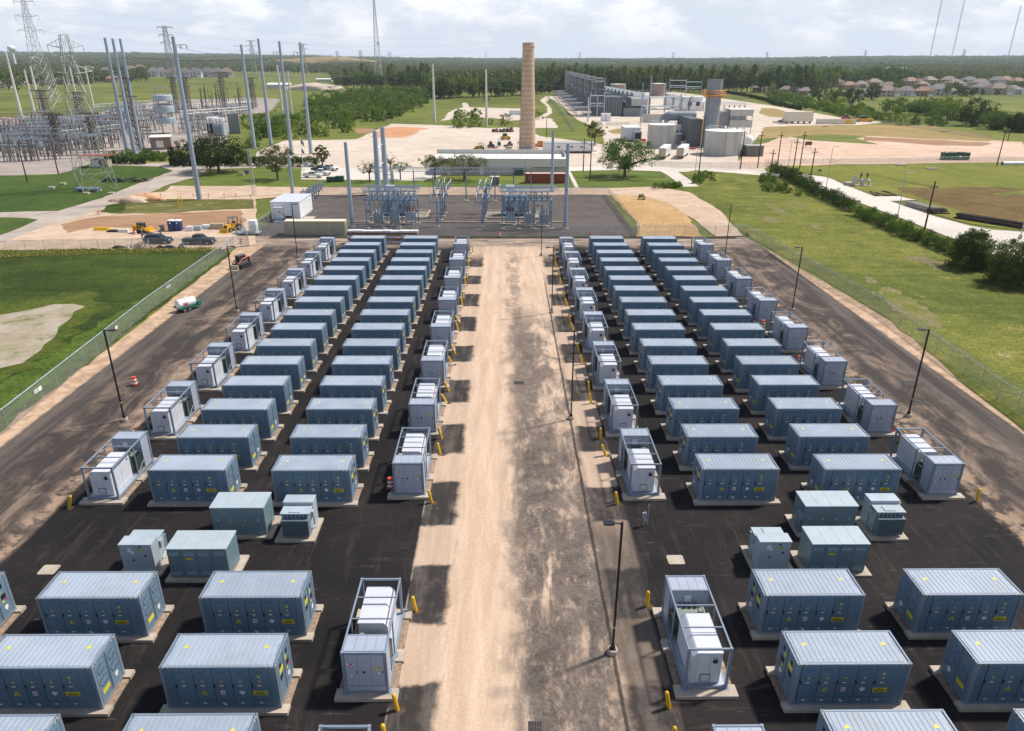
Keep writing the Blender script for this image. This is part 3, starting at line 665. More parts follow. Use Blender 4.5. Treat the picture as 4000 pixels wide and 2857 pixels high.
# ---------------------------------------------------------------- power stations (inverter, transformer and switchgear in an open frame)
def power_station():
    W, L, H = 1.219, 3.029, 2.896
    r = E('power_station', (0, 0, 0), 'x', 'power station', 'inverter stations in open container frames')
    b = MB()
    for sx in (-1, 1):
        for sy in (-1, 1):
            x, y = sx*(W-.07), sy*(L-.07); b.box((x-.075, y-.075, .12), (x+.075, y+.075, H-.12))
            for z in (0, H-.12): b.box((x-.085, y-.085, z), (x+.085, y+.085, z+.12))
        x = sx*(W-.05)
        b.box((x-.05, -L+.16, H-.11), (x+.05, L-.16, H-.02)); b.box((x-.06, -L+.16, 0), (x+.06, L-.16, .20))
        b.box((x-.04, .38, .2), (x+.04, .46, H-.11)); b.box((x-.03, 1.60, .2), (x+.03, 1.66, H-.11))
        b.bar((x, .42, .25), (x, 1.62, .9), .05)
    for sy in (-1, 1):
        y = sy*(L-.06); b.box((-W+.16, y-.06, H-.14), (W-.16, y+.06, H-.02)); b.box((-W+.16, y-.06, 0), (W-.16, y+.06, .2))
    for y in (-1.35, .42, 1.68): b.box((-W+.1, y-.04, H-.10), (W-.1, y+.04, H-.025))
    b.build('frame', FRAMEP, r, bevel=.012)
    f = MB(); f.box((-W+.1, -L+.1, .14), (W-.1, .5, .19)); 
    for k in range(6): f.box((-W+.1, .6+.2*k, .12), (W-.1, .68+.2*k, .17))
    f.build('floor', FLOORP, r)
    # inverter
    i = MB(); xo = [(-.86, .22), (.80, .22), (.80, 2.36), (-.62, 2.36), (-.86, 2.10)]
    i.yprism(xo, -2.80, -1.30); i.yprism(xo, -1.28, .26)
    i.box((-.58, -2.84, 2.365), (.84, -1.32, 2.40)); i.box((-.58, -1.28, 2.365), (.84, .30, 2.40))
    i.yprism([(-.86, 2.12), (-.83, 2.10), (-.60, 2.34), (-.62, 2.38)], -2.83, .28)
    io = i.build('inverter', PCSW, r, bevel=.01)
    d = MB(); d.box((-.52, -2.83, .32), (.14, -2.802, 2.26)); d.box((.17, -2.83, .32), (.76, -2.802, 2.26)); d.build('inverter_door', PCSW, io)
    d = MB(); d.box((.30, -2.845, 1.66), (.56, -2.83, 1.92)); d.box((.34, -2.845, 1.98), (.40, -2.83, 2.04)); d.box((.46, -2.845, 1.98), (.52, -2.83, 2.04)); d.box((.24, -2.845, 1.98), (.28, -2.83, 2.02)); d.box((.24, -2.842, 1.80), (.27, -2.83, 1.84)); d.build('screen', BLACK, io)
    d = MB(); d.box((-.34, -2.845, .36), (.24, -2.831, .90), 1); d.box((-.30, -2.850, .40), (.20, -2.840, .86), 0)
    for k in range(7): d.box((-.29, -2.862, .42+.062*k), (.19, -2.850, .45+.062*k), 0)
    d.build('vent_grille', [PCSW, BLACK], io)
    d = MB(); d.box((-.866, -2.5, .75), (-.86, -1.4, 1.7), 0)
    for sx, x in ((-1, -.866), (1, .806)):
        d.box((x-.006, -.25, 1.9), (x+.006, -.05, 2.05), 1)
        for q in (-2.3, -1.9, -.9): d.box((x-.006, q, 1.2), (x+.006, q+.05, 1.26), 2)
    d.build('side_panel', [PCSW, NAVY, BLACK], io)
    # transformer
    t = MB(); t.box((-.72, .70, .22), (.72, 1.46, 1.75)); t.box((-.86, .58, 1.75), (.86, 1.56, 1.83)); to = t.build('transformer', OLIVE, r)
    for s in (-1, 1):
        t = MB()
        for k in range(9): t.box((s*.74 if s > 0 else -1.10, .66+.092*k, .40), (1.10 if s > 0 else -.74, .685+.092*k, 1.62))
        t.box((min(s*1.08, s*1.12), .64, 1.30), (max(s*1.08, s*1.12), 1.44, 1.62)); t.box((min(s*1.08, s*1.12), .64, .40), (max(s*1.08, s*1.12), 1.44, 1.25))
        t.build('radiator', DARKG, to)
    for k in range(3):
        t = MB(); t.lathe([(.05, 0), (.075, .03), (.05, .06), (.075, .09), (.05, .12), (.03, .22)], 8, (-.35+.32*k, 1.30, 1.83)); t.build('bushing', BLACK, to)
    t = MB(); t.box((.40, .72, 1.83), (.66, .98, 2.10)); t.build('valve_box', OLIVE, to)
    t = MB()
    for k in range(4): t.tube([(-.65+.3*k, 1.62, 2.0), (-.55+.3*k, 1.45, 2.05), (-.35+.28*k, 1.32, 2.02)], .025, 5)
    t.build('cable', BLACK, to)
    # switchgear cabinet
    c = MB(); c.box((-W+.06, 1.72, .20), (W-.06, L-.06, H-.07))
    for k in range(4): c.box((-1.10+.55*k, 1.74, H-.07), (-.57+.55*k, L-.16, H-.035))
    c.box((-W+.16, L-.07, .20), (W-.16, L-.005, .48))
    co = c.build('switchgear_cabinet', PCSG, r)
    for k, (a, w) in enumerate(((-1.04, .68), (-.34, .68), (.36, .68))):
        d = MB(); d.box((a, L-.058, .52), (a+w, L-.02, H-.18)); d.box((a+w, L-.058, .52), (a+w+.02, L-.045, H-.18), 1); do = d.build('cabinet_door', [PCSG, FRAMEP], co)
        h = MB(); h.box((a+.05+.3*(k == 1), L-.02, 1.42), (a+.11+.36*(k == 1), L, 1.56)); h.build('door_handle', BLACK, do)
    s = MB(); y = L-.016
    s.box((.62, y, 1.98), (.98, y+.004, 2.16), 3); s.poly([(.96, y+.006, 2.00), (.66, y+.006, 2.00), (.66, y+.006, 2.10), (.80, y+.006, 2.08)], 2); s.box((.64, y+.005, 2.10), (.96, y+.008, 2.14), 1)
    t = text_mb('SMA', .07, 3); s.mesh(t, Matrix.Translation((.86, y+.010, 2.12)) @ Matrix.Rotation(math.pi, 4, 'Z'))
    s.box((-.88, y, 1.68), (-.52, y+.004, 1.80), 0); s.mesh(text_mb('DANGER', .085, 4), Matrix.Translation((-.70, y+.008, 1.74)) @ Matrix.Rotation(math.pi, 4, 'Z'))
    s.box((-.80, y, 1.38), (-.68, y+.004, 1.46), 3); s.box((.72, y, 1.15), (.80, y+.004, 1.28), 3)
    s.build('warning_marking', [YLAB, NAVY, RED, WLAB, BLACK], co)
    d = MB(); d.box((-.30, 1.62, 2.0), (.12, 1.715, 2.55)); d.build('vent_hood', PCSW, co)
    return r
def station_pad():
    b = MB()
    for y0, y1 in ((-3.55, -2.72), (-.15, .75), (2.72, 3.45)): b.box((-1.72, y0, 0), (1.72, y1, .25))
    b.box((-1.62, -2.72, 0), (1.62, -.15, .14), 1); b.box((-1.62, .75, 0), (1.62, 2.72, .14), 1)
    for sx in (-1, 1):
        for y in (-2.95, .3, 2.95): b.box((sx*1.15-.2, y-.2, .25), (sx*1.15+.2, y+.2, .262), 2)
    return tag(b.build('concrete_pad', [CONC, RUBBLE, FRAMEP]), 'x', 'concrete pad', 'pads under the power stations')
PS = power_station(); SPAD = station_pad()
SX = {'OL': (-31.70, 48.50, 0), 'IL': (-7.63, 49.08, 1), 'IR': (11.20, 48.90, 0), 'OR': (35.25, 48.84, 1)}
SN = {'OL': 'on the fence track, tall grass side', 'IL': 'along the dirt road, tall grass side', 'IR': 'along the dirt road, hedge side', 'OR': 'on the fence track, hedge side'}
for c, (x, y, rot) in SX.items():
    front = 'grey cabinet' if rot else 'white inverter'
    for k in range(8):
        put(PS, c, (x, y+10.527*k+3.029, .25), f'power station frame, {front} facing, {ORD[k]} {SN[c]}', 9 if k < 7 else 2, math.pi*rot)
        put(SPAD, c, (x, y+10.527*k+3.029, 0), f'concrete pad under {ORD[k]} power station {SN[c]}', 9, math.pi*rot)
for c, x, y, rot in (('IL', -7.56, 29.42, 1), ('IR', 11.15, 29.57, 0), ('IL2', -7.60, 18.85, 1), ('IR2', 11.15, 18.75, 0)):
    lab = {'IL': 'large open-frame power station, grey cabinet with warning sticker nearest, left of the dirt road', 'IR': 'large open-frame power station with white inverter nearest, right of the dirt road', 'IL2': 'open-frame power station cut by the lower frame edge, left of the dirt road', 'IR2': 'open-frame power station cut by the lower frame edge, right of the dirt road'}[c]
    put(PS, c, (x, y+3.029, .25), lab, 9, math.pi*rot)
    put(SPAD, c, (x, y+3.029, 0), {'IL': 'pad under the near power station showing its grey cabinet', 'IR': 'pad under the near power station showing its white inverter', 'IL2': 'pad under the power station cut by the lower frame edge, left of road', 'IR2': 'pad under the power station cut by the lower frame edge, right of road'}[c], 9, math.pi*rot)

# ---------------------------------------------------------------- metering cabinets and pad transformers between the blocks
def metal_cabinet(name, w, d, h, loc, label, doors, rz=0, box=False):
    r = E(name, loc, label, 'switchgear cabinet', 'teal cabinets between the blocks')
    b = MB(); b.box((-w/2, 0, .05), (w/2, d, h-.05)); b.build('cabinet_body', TEAL, r, bevel=.015)
    ro = MB(); 
    for k in range(4):
        xa = -w/2-.04+(w+.08)*k/4; ro.xprism([(-.05, h-.05), (d+.05, h-.05), (d+.05, h+.06), (-.05, h+.02)], xa+.008, xa+(w+.08)/4-.008)
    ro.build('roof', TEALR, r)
    if doors:
        for k in range(4):
            xa = -w/2+w*k/4; dm = MB(); dm.box((xa+.02, -.025, .12), (xa+w/4-.02, 0, h-.12))
            do = dm.build('door', TEAL, r)
            v = MB()
            for z in (h-.55, .25):
                for q in range(4):
                    for j in range(3): v.box((xa+.12+.17*q, -.04, z+.1*j), (xa+.24+.17*q, -.025, z+.06+.1*j))
            v.build('louvre', TEALR, do)
        s = MB(); s.box((-w*.19, -.03, h*.62), (-w*.08, -.026, h*.69), 0); s.mesh(text_mb('DANGER', .09, 1), at(-w*.135, -.034, h*.655)); s.build('warning_marking', [YLAB, BLACK], r)
    else:
        s = MB()
        for k in range(4): s.box((-w/2+w*(k+.5)/4-.05, -.006, h*.52), (-w/2+w*(k+.5)/4+.05, -.001, h*.56))
        s.build('warning_marking', WLAB, r)
    if box:
        s = MB(); s.box((-w/2-.40, -.1, 1.2), (-w/2-.05, .5, 1.75)); s.box((-w/2-.30, -.05, .1), (-w/2-.22, .03, 1.2)); s.box((-w/2-.25, .3, .1), (-w/2-.17, .38, 1.2)); s.build('meter_box', TEAL, r)
    p = MB(); p.box((-w/2-.35, -.35, 0), (w/2+.45, d+.5, .2))
    tag(p.build('concrete_pad', CONC), 'concrete pad under the '+label.split(' with')[0].split(',')[0]+{-1: ' on the tall grass side', 1: ' on the hedge side'}[1 if loc[0] > 0 else -1], 'concrete pad', 'pads under the teal cabinets').location = (loc[0], loc[1], 0)
    return r
def pad_transformer(loc, label, rot):
    w, h = 2.15, 2.2
    r = E('pad_transformer', loc, label, 'transformer', 'pad transformers between the blocks', rot)
    c = MB(); c.box((-w/2, .0, .02), (w/2, .95, h)); c.box((-w/2-.03, -.03, h), (w/2+.03, .98, h+.05)); c.build('terminal_cabinet', TPALE, r)
    t = MB(); t.box((-w/2+.08, .97, .1), (w/2-.08, 1.75, 1.75)); t.build('tank', TPALE, r)
    t = MB(); t.box((-w/2+.02, .985, 1.9), (w/2-.02, 2.05, 1.97)); t.box((-.35, 1.3, 1.97), (.45, 1.9, 2.02))
    for k in range(7): t.box((-w/2+.15+.29*k, 1.75, 1.55), (-w/2+.19+.29*k, 2.0, 1.9))
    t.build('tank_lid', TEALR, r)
    t = MB()
    for k in range(24): t.box((-w/2+.10+.082*k, 1.76, .15), (-w/2+.135+.082*k, 2.3, 1.5))
    t.box((-w/2+.08, 1.76, 1.46), (w/2-.08, 2.26, 1.52)); t.build('radiator', DARKT, r)
    for s in (-1, 1):
        t = MB(); t.box((min(s*(w/2-.08), s*(w/2+.12)), 1.05, 1.35), (max(s*(w/2-.08), s*(w/2+.12)), 1.5, 1.75)); t.bar((s*w/2, 1.1, .3), (s*w/2, 1.7, .5), .1); t.build('control_box', TEALR, r)
    s = MB(); y = -.004
    s.box((-.55, y-.004, 1.62), (-.30, y, 1.95), 1); s.box((-.36, y-.006, 1.5), (-.15, y, 1.72), 1); s.box((.18, y-.004, 1.72), (.60, y, 1.86), 0); s.box((.25, y-.005, 1.95), (.38, y, 2.1), 2); s.box((-.35, y-.004, .9), (-.22, y, 1.05), 2); s.box((.5, y-.004, 1.25), (.66, y, 1.4), 2)
    s.mesh(text_mb('DANGER', .09, 2), at(.39, y-.008, 1.79)); s.build('warning_marking', [YLAB, WLAB, BLACK], r)
    p = MB(); p.box((-w/2-.3, -.3, 0), (w/2+.45, 2.6, .2)); o = p.build('concrete_pad', CONC); o.location = (loc[0], loc[1], 0); o.rotation_euler.z = rot
    tag(o, 'concrete pad under the '+label.split(' on ')[0]+(', hedge side' if loc[0] > 0 else ', tall grass side'), 'concrete pad', 'pads under the pad transformers')
    return r
DARKT = M('radiator_teal', (.15,.215,.255), .45, 0, .08, 1)
metal_cabinet('switchgear_cabinet', 3.85, 1.9, 2.35, (-19.35, 43.9, .2), 'plain teal cabinet with four small labels, behind the louvred cabinet, tall grass side', False)
metal_cabinet('switchgear_cabinet', 3.95, 1.9, 2.35, (-20.4, 39.15, .2), 'louvred teal cabinet with yellow sticker on the tall grass side', True)
metal_cabinet('switchgear_cabinet', 3.85, 1.9, 2.35, (23.9, 43.9, .2), 'plain teal cabinet with four small labels and a meter box, hedge side', False, box=True)
metal_cabinet('switchgear_cabinet', 3.85, 1.9, 2.35, (22.65, 39.45, .2), 'louvred teal cabinet with yellow sticker on the hedge side', True)
pad_transformer((-15.15, 45.7, .2), 'pale finned transformer with radiator in front on the tall grass side', math.pi)
pad_transformer((28.25, 45.7, .2), 'dark finned transformer with radiator in front on the hedge side', math.pi)
pad_transformer((-24.75, 39.75, .2), 'boxy transformer cabinet with stickers in front on the tall grass side', 0)
pad_transformer((18.4, 39.85, .2), 'boxy transformer cabinet with stickers in front on the hedge side', 0)

# ---------------------------------------------------------------- lamp posts
def lamp_post(loc, h, rz, label):
    r = E('lamp_post', loc, label, 'lamp post', 'black lamp posts round the yard', rz)
    b = MB(); b.lathe([(.32, 0), (.32, .28), (.30, .32)], 18); b.build('footing', CONC, r, smooth=False)
    b = MB(); b.box((-.17, -.17, .32), (.17, .17, .36)); b.box((-.10, -.10, .36), (.10, .10, .62)); b.box((-.062, -.062, .36), (.062, .062, h)); b.build('pole', POLEB, r)
    b = MB(); b.bar((0, 0, h-.12), (-.45, 0, h-.05), .07); b.prism([(-.40, -.12), (-.40, .12), (-.55, .20), (-1.02, .20), (-1.02, -.20), (-.55, -.20)], h-.10, h-.01); lo_ = b.build('lamp_head', POLEB, r)
    b = MB(); b.box((-.98, -.16, h-.12), (-.58, .16, h-.102)); b.build('lens', WLAB, lo_)
    b = MB(); b.box((-.066, -.066, 1.9), (.066, .066, 2.0)); b.build('tag_band', YLAB, r)
    return r
lps = [((2231.5,2551.5), (2419.5,2042), 0, 'tall black lamp post nearest the viewer, right of the dirt road'),
       ((2230,1638.6), (2242,1292), 0, 'second black lamp post along the right of the dirt road'),
       ((2155,1223), (2160,966), 0, 'third black lamp post along the right of the dirt road'),
       ((2114,1001), (2117,803), 0, 'black lamp post at the substation end of the dirt road'),
       ((487.8,1645), (407,1290), math.pi, 'black lamp post by the tall grass fence nearest the viewer'),
       ((926,1219), (893,963), math.pi, 'black lamp post by the tall grass fence beside the water tanker'),
       ((1162,1000), (1141,797), math.pi, 'black lamp post in front of the tan container'),
       ((3546,1629), (3630,1287), 0, 'black lamp post by the hedge side fence nearest the viewer'),
       ((3094,1213), (3126,966), 0, 'middle black lamp post by the hedge side fence'),
       ((2832,1002), (2852,800), 0, 'black lamp post by the hedge side fence, farthest along')]
for i, (bp, tp, rz, lab) in enumerate(lps):
    if i == 0: bp = (2391.6, 2551.5)
    q = hit(*bp); d = ray(*tp); t = CAM_C + d*(q.y/d.y)
    lamp_post((q.x, q.y, .03), max(7, t.z), rz, lab)
# ---------------------------------------------------------------- bollards
BOL = dict(m2=[(1925,875,1920,815), (1897,960,1875,905), (1890,1012,1882,945), (1878,1125,1863,1045), (1862,1172,1850,1095), (1842,1300,1833,1210), (1835,1357,1818,1275), (1808,1508,1762,1430), (1797,1580,1775,1497)],
    n2=[(1770,190,1730,100), (1752,287,1707,213), (1716,523,1672,435), (1700,628,1645,545), (1650,943,1610,818), (1640,1085,1605,952), (1565,1515,1510,1340)],
    m3=[(375,880,377,820), (392,962,385,905), (400,1018,382,950), (425,1105,413,1050), (438,1170,425,1100), (465,1285,455,1222), (493,1357,465,1270), (520,1500,500,1420), (545,1578,520,1500)],
    n3=[(597,180,580,103), (627,282,600,183), (682,525,678,420), (707,632,683,520), (788,948,785,828), (838,1095,795,988), (942,1528,917,1400)],
    n1=[(612,1560,630,1415)], n4=[(1853,1500,1885,1370)])
BOLS = {'m2': 'tall grass side', 'n2': 'tall grass side', 'm3': 'hedge side', 'n3': 'hedge side'}
def bollard(p, t, label):
    r = E('bollard', (p.x, p.y, .02), label, 'bollard', 'yellow bollards round the power stations')
    ax = Vector((t.x-p.x, t.y-p.y, t.z)); ax = ax if ax.z > .3 else Vector((0, 0, 1)); ax = ax.normalized()*1.22
    b = MB(); b.tube([(0, 0, -.1), ax*.9, ax*.96, ax*1.0], [.115, .115, .095, .035], 12); b.build('post', YEL, r, smooth=False)
    h = MB(); h.lathe([(.26, .012), (.24, .014)], 14, (.16, -.02, 0)); h.build('footing_hole', HOLE, r)
    return r
HOLE = M('footing_soil', (.075,.045,.03), .95, 0, .3, 4)
def tip(p, u, v):
    d = ray(u, v); return CAM_C + d*(p.y/d.y)
bl, br = [], []
for reg, ls in BOL.items():
    for x, y, tx, ty in ls:
        p = g(reg, x, y); q = dd(reg, tx, ty); t = tip(p, q[0]*K, q[1]*K)
        (bl if p.x < 0 else br).append((p.y, p, t, reg))
for bx, by, tx, ty in ((1187,738,1143,573), (1050,1470,1000,1297), (965,1700,937,1585)):
    p = hit(1000+bx/1.895, 2000+by/1.895); bl.append((p.y, p, tip(p, 1000+tx/1.895, 2000+ty/1.895), 'n2'))
for bx, by, tx, ty in ((1000,700,1010,572), (1165,1452,1133,1262), (1225,1715,1205,1605)):
    p = hit(2000+bx/1.895, 2000+by/1.895); br.append((p.y, p, tip(p, 2000+tx/1.895, 2000+ty/1.895), 'n3'))
for side, ls in (('tall grass side', bl), ('hedge side', br)):
    ls.sort(key=lambda q: q[0]); k = 0
    for y, p, t, reg in ls:
        if reg in ('n1', 'n4'): bollard(p, t, 'upright yellow bollard standing alone on the '+side+' fence track'); continue
        bollard(p, t, f'leaning yellow bollard, {ORD[k]} along the dirt road on the {side}'); k += 1
for (x, y), lab in zip(((-33.2, 58.2), (-33.0, 68.9), (33.9, 58.0), (34.2, 68.6)), ('first', 'second', 'first', 'second')):
    pp = Vector((x+(-.6 if x < 0 else 2.8), y, 0)); bollard(pp, pp+Vector((0, 0, 1)), f'yellow bollard half hidden behind the {lab} power station, '+('tall grass side' if x < 0 else 'hedge side'))
# ---------------------------------------------------------------- traffic drums and cones
def drum_parts(r):
    b = MB(); b.lathe([(.44, 0), (.44, .05), (.30, .06)], 16, m=0); b.build('rubber_base', BLACK, r)
    b = MB(); rr = [.30, .29, .29, .275, .275, .26, .26, .245, .245, .22, .22]; zz = [.06, .22, .22, .40, .40, .58, .58, .76, .76, .96, .99]
    for i in range(0, 10, 2): b.lathe([(rr[i], zz[i]), (rr[i]-.012, zz[i+1])], 16, m=(i//2) % 2, cap=(i == 8))
    b.build('drum_body', [ORANGE, WLAB], r)
def drum(p, label, lying=False, s=1.0):
    r = E('traffic_drum', (p.x, p.y, .03), label, 'traffic drum', 'orange and white traffic drums'); drum_parts(r); r.scale = (s,)*3
    if lying: r.rotation_euler = (math.radians(88), 0, 1.2); r.location.z = .33
    return r
drum(g('n1', 1200, 468), 'orange and white drum on the fence track beside the tall grass')
drum(g('m1', 885, 432), 'orange and white drum at the fork of the gravel road')
drum(g('m1', 1205, 610), 'orange and white drum in front of the yellow track loader')
drum(g('m1', 2147, 690), 'orange and white drum by the yard gate, behind the black pickup')
drum(g('m1', 1965, 755), 'orange and white drum lying on its side at the field edge', True)
drum(Vector((-9.3, 50.4, 0)), 'orange and white drum tucked behind a power station, leaning on its cabinet')
drum(g('n4', 275, 280), 'orange and white drum beside the third power station on the hedge side')
drum(g('m2', 2163, 742), 'orange and white drum at the substation fence by the dirt road')
drum(g('m3', 2225, 1545), 'orange and white drum between container rows on the hedge side')
def cone(p, h, label):
    r = E('traffic_cone', (p.x, p.y, .03), label, 'traffic cone', 'small cones')
    b = MB(); b.box((-.22, -.22, 0), (.22, .22, .04)); b.build('base', BLACK, r); b = MB(); b.lathe([(.17, .04), (.03, h)], 12); b.build('cone_body', ORANGE, r)
cone(g('m3', 695, 722), .95, 'red cone inside the substation fence'); cone(g('n4', 1108, 897), .75, 'small red cone at the corner of a concrete pad, hedge side'); cone(g('m3', 455, 650), .8, 'red cone at the foot of the tall right steel pole')
# ---------------------------------------------------------------- drains, lids, small post
GRATE = M('cast_iron', (.075,.065,.058), .7, .2, .15, 3)
def drain(p, w, d, lab):
    b = MB(); n = 5
    b.box((-w/2, -d/2, .035), (w/2, -d/2+.06, .05)); b.box((-w/2, d/2-.06, .035), (w/2, d/2, .05))
    for k in range(n+1): x = -w/2+(w-.06)*k/n; b.box((x, -d/2+.06, .035), (x+.06, d/2-.06, .05))
    b.box((-w/2+.06, -.03, .036), (w/2-.06, .03, .046)); b.box((-w/2+.01, -d/2+.01, .033), (w/2-.01, d/2-.01, .037), 1)
    o = b.build('drain_grate', [GRATE, BLACK]); o.location = (p.x, p.y, 0); tag(o, lab, 'drain', 'drain grates in the road')
drain(hit(2028, 1497), 1.1, .85, 'dark drain grate in the middle of the dirt road'); drain(hit(2091, 2843), .75, .75, 'square drain grate at the lower edge of the dirt road'); drain(hit(3558, 1497), 1.5, 1.2, 'dark drain grate beside the hedge side lamp post')
for p, lab in ((hit(192, 2228), 'pale square access lid on the asphalt, tall grass side'), (hit(2639, 2189), 'pale square access lid on the asphalt, hedge side')):
    b = MB(); b.prism([(x*.58, y*.5) for x, y in ((-1,-.8),(-.85,-1),(.85,-1),(1,-.8),(1,.8),(.85,1),(-.85,1),(-1,.8))], .033, .06); o = b.build('access_lid', CONC); o.location = (p.x, p.y, 0); tag(o, lab, 'access lid', 'access lids in the asphalt')
p = hit(2522, 2055); r = E('service_post', (p.x, p.y, .03), 'small galvanised post with meter box standing on the asphalt', 'service post')
b = MB(); b.bar((-.12, 0, 0), (-.12, 0, 1.3), .06); b.bar((.12, 0, 0), (.12, 0, 1.9), .06); b.bar((-.12, 0, .5), (.12, 0, .5), .05); b.bar((-.12, 0, 1.0), (.12, 0, 1.0), .05); b.build('post', FLOORP, r); b = MB(); b.box((-.30, -.1, .7), (-.02, .08, 1.15)); b.build('meter_box', FLOORP, r)
# ---------------------------------------------------------------- pallets of flat sheets behind the back row
for k in range(8):
    p = g('m2', 905+75*k, 745); b = MB(); rnd = random.Random(k)
    for j in range(5): b.bc((rnd.uniform(-.1, .1), rnd.uniform(-.1, .1), .05+.42*j), (1.7, 1.1, .20+.08*rnd.random()), j % 2, rnd.uniform(-.15, .15))
    o = b.build('pallet_stack', [WHITE, S_BROWN]); o.location = (p.x, 136.6, 0.03); o.scale.z = 1.25; tag(o, f'tall stack of white sheet packs on pallets, {ORD[k]} behind the last containers', 'pallet stack', 'pallet stacks at the fence')
# ================================================================ fences
def chain_mat():
    mt, N = newmat('chain_link'); p = N.pos(); x, y, z = N.xyz(p)
    s = (x + y*1.3); a = ((s+z)/0.085).mod(1.0); b = ((s-z)/0.085).mod(1.0)
    f = N.step(a.min(b), 0.19, 0.13)
    tr = N.new('ShaderNodeBsdfTransparent'); bs = N.bsdf((.33, .36, .37), .5, .4)
    mx = N.new('ShaderNodeMixShader'); N.nt.links.new(f.sk, mx.inputs[0]); N.nt.links.new(tr.outputs[0], mx.inputs[1]); N.nt.links.new(bs.outputs[0], mx.inputs[2])
    N.out(mx); return mt
CHAIN = chain_mat()
GALV = M('galvanised_steel', (.36,.43,.50), .45, .35, .12, 1.5)
GALVD = M('weathered_steel', (.19,.265,.35), .5, .3, .15, 1.2)
POST_ME = {}
def fence(pts, h, label, step=3.05, group=None, barb=True, r=.035):
    pts = [Vector((p[0], p[1], 0)) for p in pts]
    o = pts[0]; root = E('chain_link_fence', (o.x, o.y, .03), label, 'fence', group)
    L = sum((b-a).length for a, b in zip(pts, pts[1:])); step = max(step, L/95)
    m = MB(); rl = MB(); key = (h, barb, r)
    if key not in POST_ME:
        q = MB(); q.tube([(0, 0, 0), (0, 0, h+.02)], r, 6)
        if barb: q.tube([(0, 0, h), (0, -.28, h+.30)], r*.7, 5)
        POST_ME[key] = q.data('post', GALV)
    for a, b in zip(pts, pts[1:]):
        A, B = a-o, b-o; d = B-A
        m.quad((A.x, A.y, .05), (B.x, B.y, .05), (B.x, B.y, h), (A.x, A.y, h))
        rl.tube([(A.x, A.y, h), (B.x, B.y, h)], .028, 5)
        if barb:
            nrm = Vector((d.y, -d.x, 0)).normalized()
            for k in (.12, .2, .28): rl.tube([A+nrm*k+Vector((0, 0, h+k)), B+nrm*k+Vector((0, 0, h+k))], .010, 3)
        n = max(1, round(d.length/step))
        for k in range(n):
            po = bpy.data.objects.new('post', POST_ME[key]); COL.objects.link(po); po.parent = root; po.location = A+d*(k/n); po.rotation_euler.z = math.atan2(d.y, d.x)
    m.build('mesh_panel', CHAIN, root); rl.build('top_rail', GALV, root)
    return root
fence([(-46.2, 6), (-46.9, 60.7), (-49.2, 95), (-50.0, 128), (-50.4, 133)], 2.2, 'long chain link fence with barbed arms between the tall grass and the yard')
fence([(51.4, 20), (51.2, 63.8), (52.4, 95), (48.4, 142.5)], 2.2, 'long chain link fence with barbed arms between the yard and the right meadow')
fence([(48.4, 142.55), (27.2, 142.55)], 2.2, 'chain link fence across the end of the yard by the dry grass')
fence([(27.1, 142.6), (-50.4, 142.6)], 2.1, 'chain link fence between the last containers and the substation', barb=False)
fence([(27.05, 143), (26.9, 191.5)], 2.2, 'chain link fence between the substation and the dry grass triangle')
fence([(26.8, 191.6), (-50.6, 191.2)], 2.1, 'chain link fence along the back of the substation', barb=False)
fence([(-50.7, 190.8), (-50.7, 143)], 2.1, 'chain link fence on the construction side of the substation', barb=False)
fence([(p.x, p.y) for p in R('m1', (-700,752), (60,757), (570,742), (730,747), (1030,737), (1940,727), (2215,712))], 1.9, 'chain link fence between the tall grass field and the construction lot', barb=False)
fence([(p.x, p.y) for p in R('m1', (2215,712), (2180,620), (2140,520))], 2.2, 'short chain link fence behind the yellow backhoe', barb=False)
fence([(p.x, p.y) for p in R('r3', (1262,1480), (1480,1492), (1850,1500), (2274,1500))], 1.9, 'chain link fence in front of the trailers and storage tanks', barb=False)
fence([(p.x, p.y) for p in R('r3', (310,862), (430,1000), (555,1165))], 2.2, 'chain link fence sloping along the left side of the power plant', barb=False)
fence([(p.x, p.y) for p in R('r3', (830,1120), (1030,1122), (1040,1122))], 2.0, 'chain link fence behind the young tree at the plant yard', barb=False)
fence([(p.x, p.y) for p in R('m4', (-30,105), (400,95), (900,92), (1250,88), (1700,75), (2274,75))], 1.8, 'wire fence in front of the pink dirt lot', 3.6, barb=False)
fence([(p.x, p.y) for p in R('r4', (1000,1100), (1250,1130), (1560,1185), (1980,1240))], 1.8, 'wire fence on the bank behind the pink dirt lot', 3.6, barb=False)
# signs on the fences
for (reg, x, y), lab in ((('n1', 300, 565), 'pair of white notice boards on the tall grass fence nearest the viewer'), (('n1', 1185, 40), 'single white notice board on the tall grass fence'), (('m1', 1757, 1002), 'pair of small white notices on the tall grass fence behind the tanker')):
    q = dd(reg, x, y); d = ray(q[0]*K, q[1]*K); y0 = {300: 66.5, 1185: 85.0, 1757: 103}[x]; pt = CAM_C + d*(y0/d.y)
    b = MB()
    for k in ((-.35, .35) if 'pair' in lab else (0,)): b.box((.03, k-.27, -.22), (.06, k+.27, .22))
    o = b.build('notice_board', WLAB); o.location = (-47.0 - max(0, y0-60.7)*.068 + .06, y0, 1.45); tag(o, lab, 'sign', 'notices on the fence')
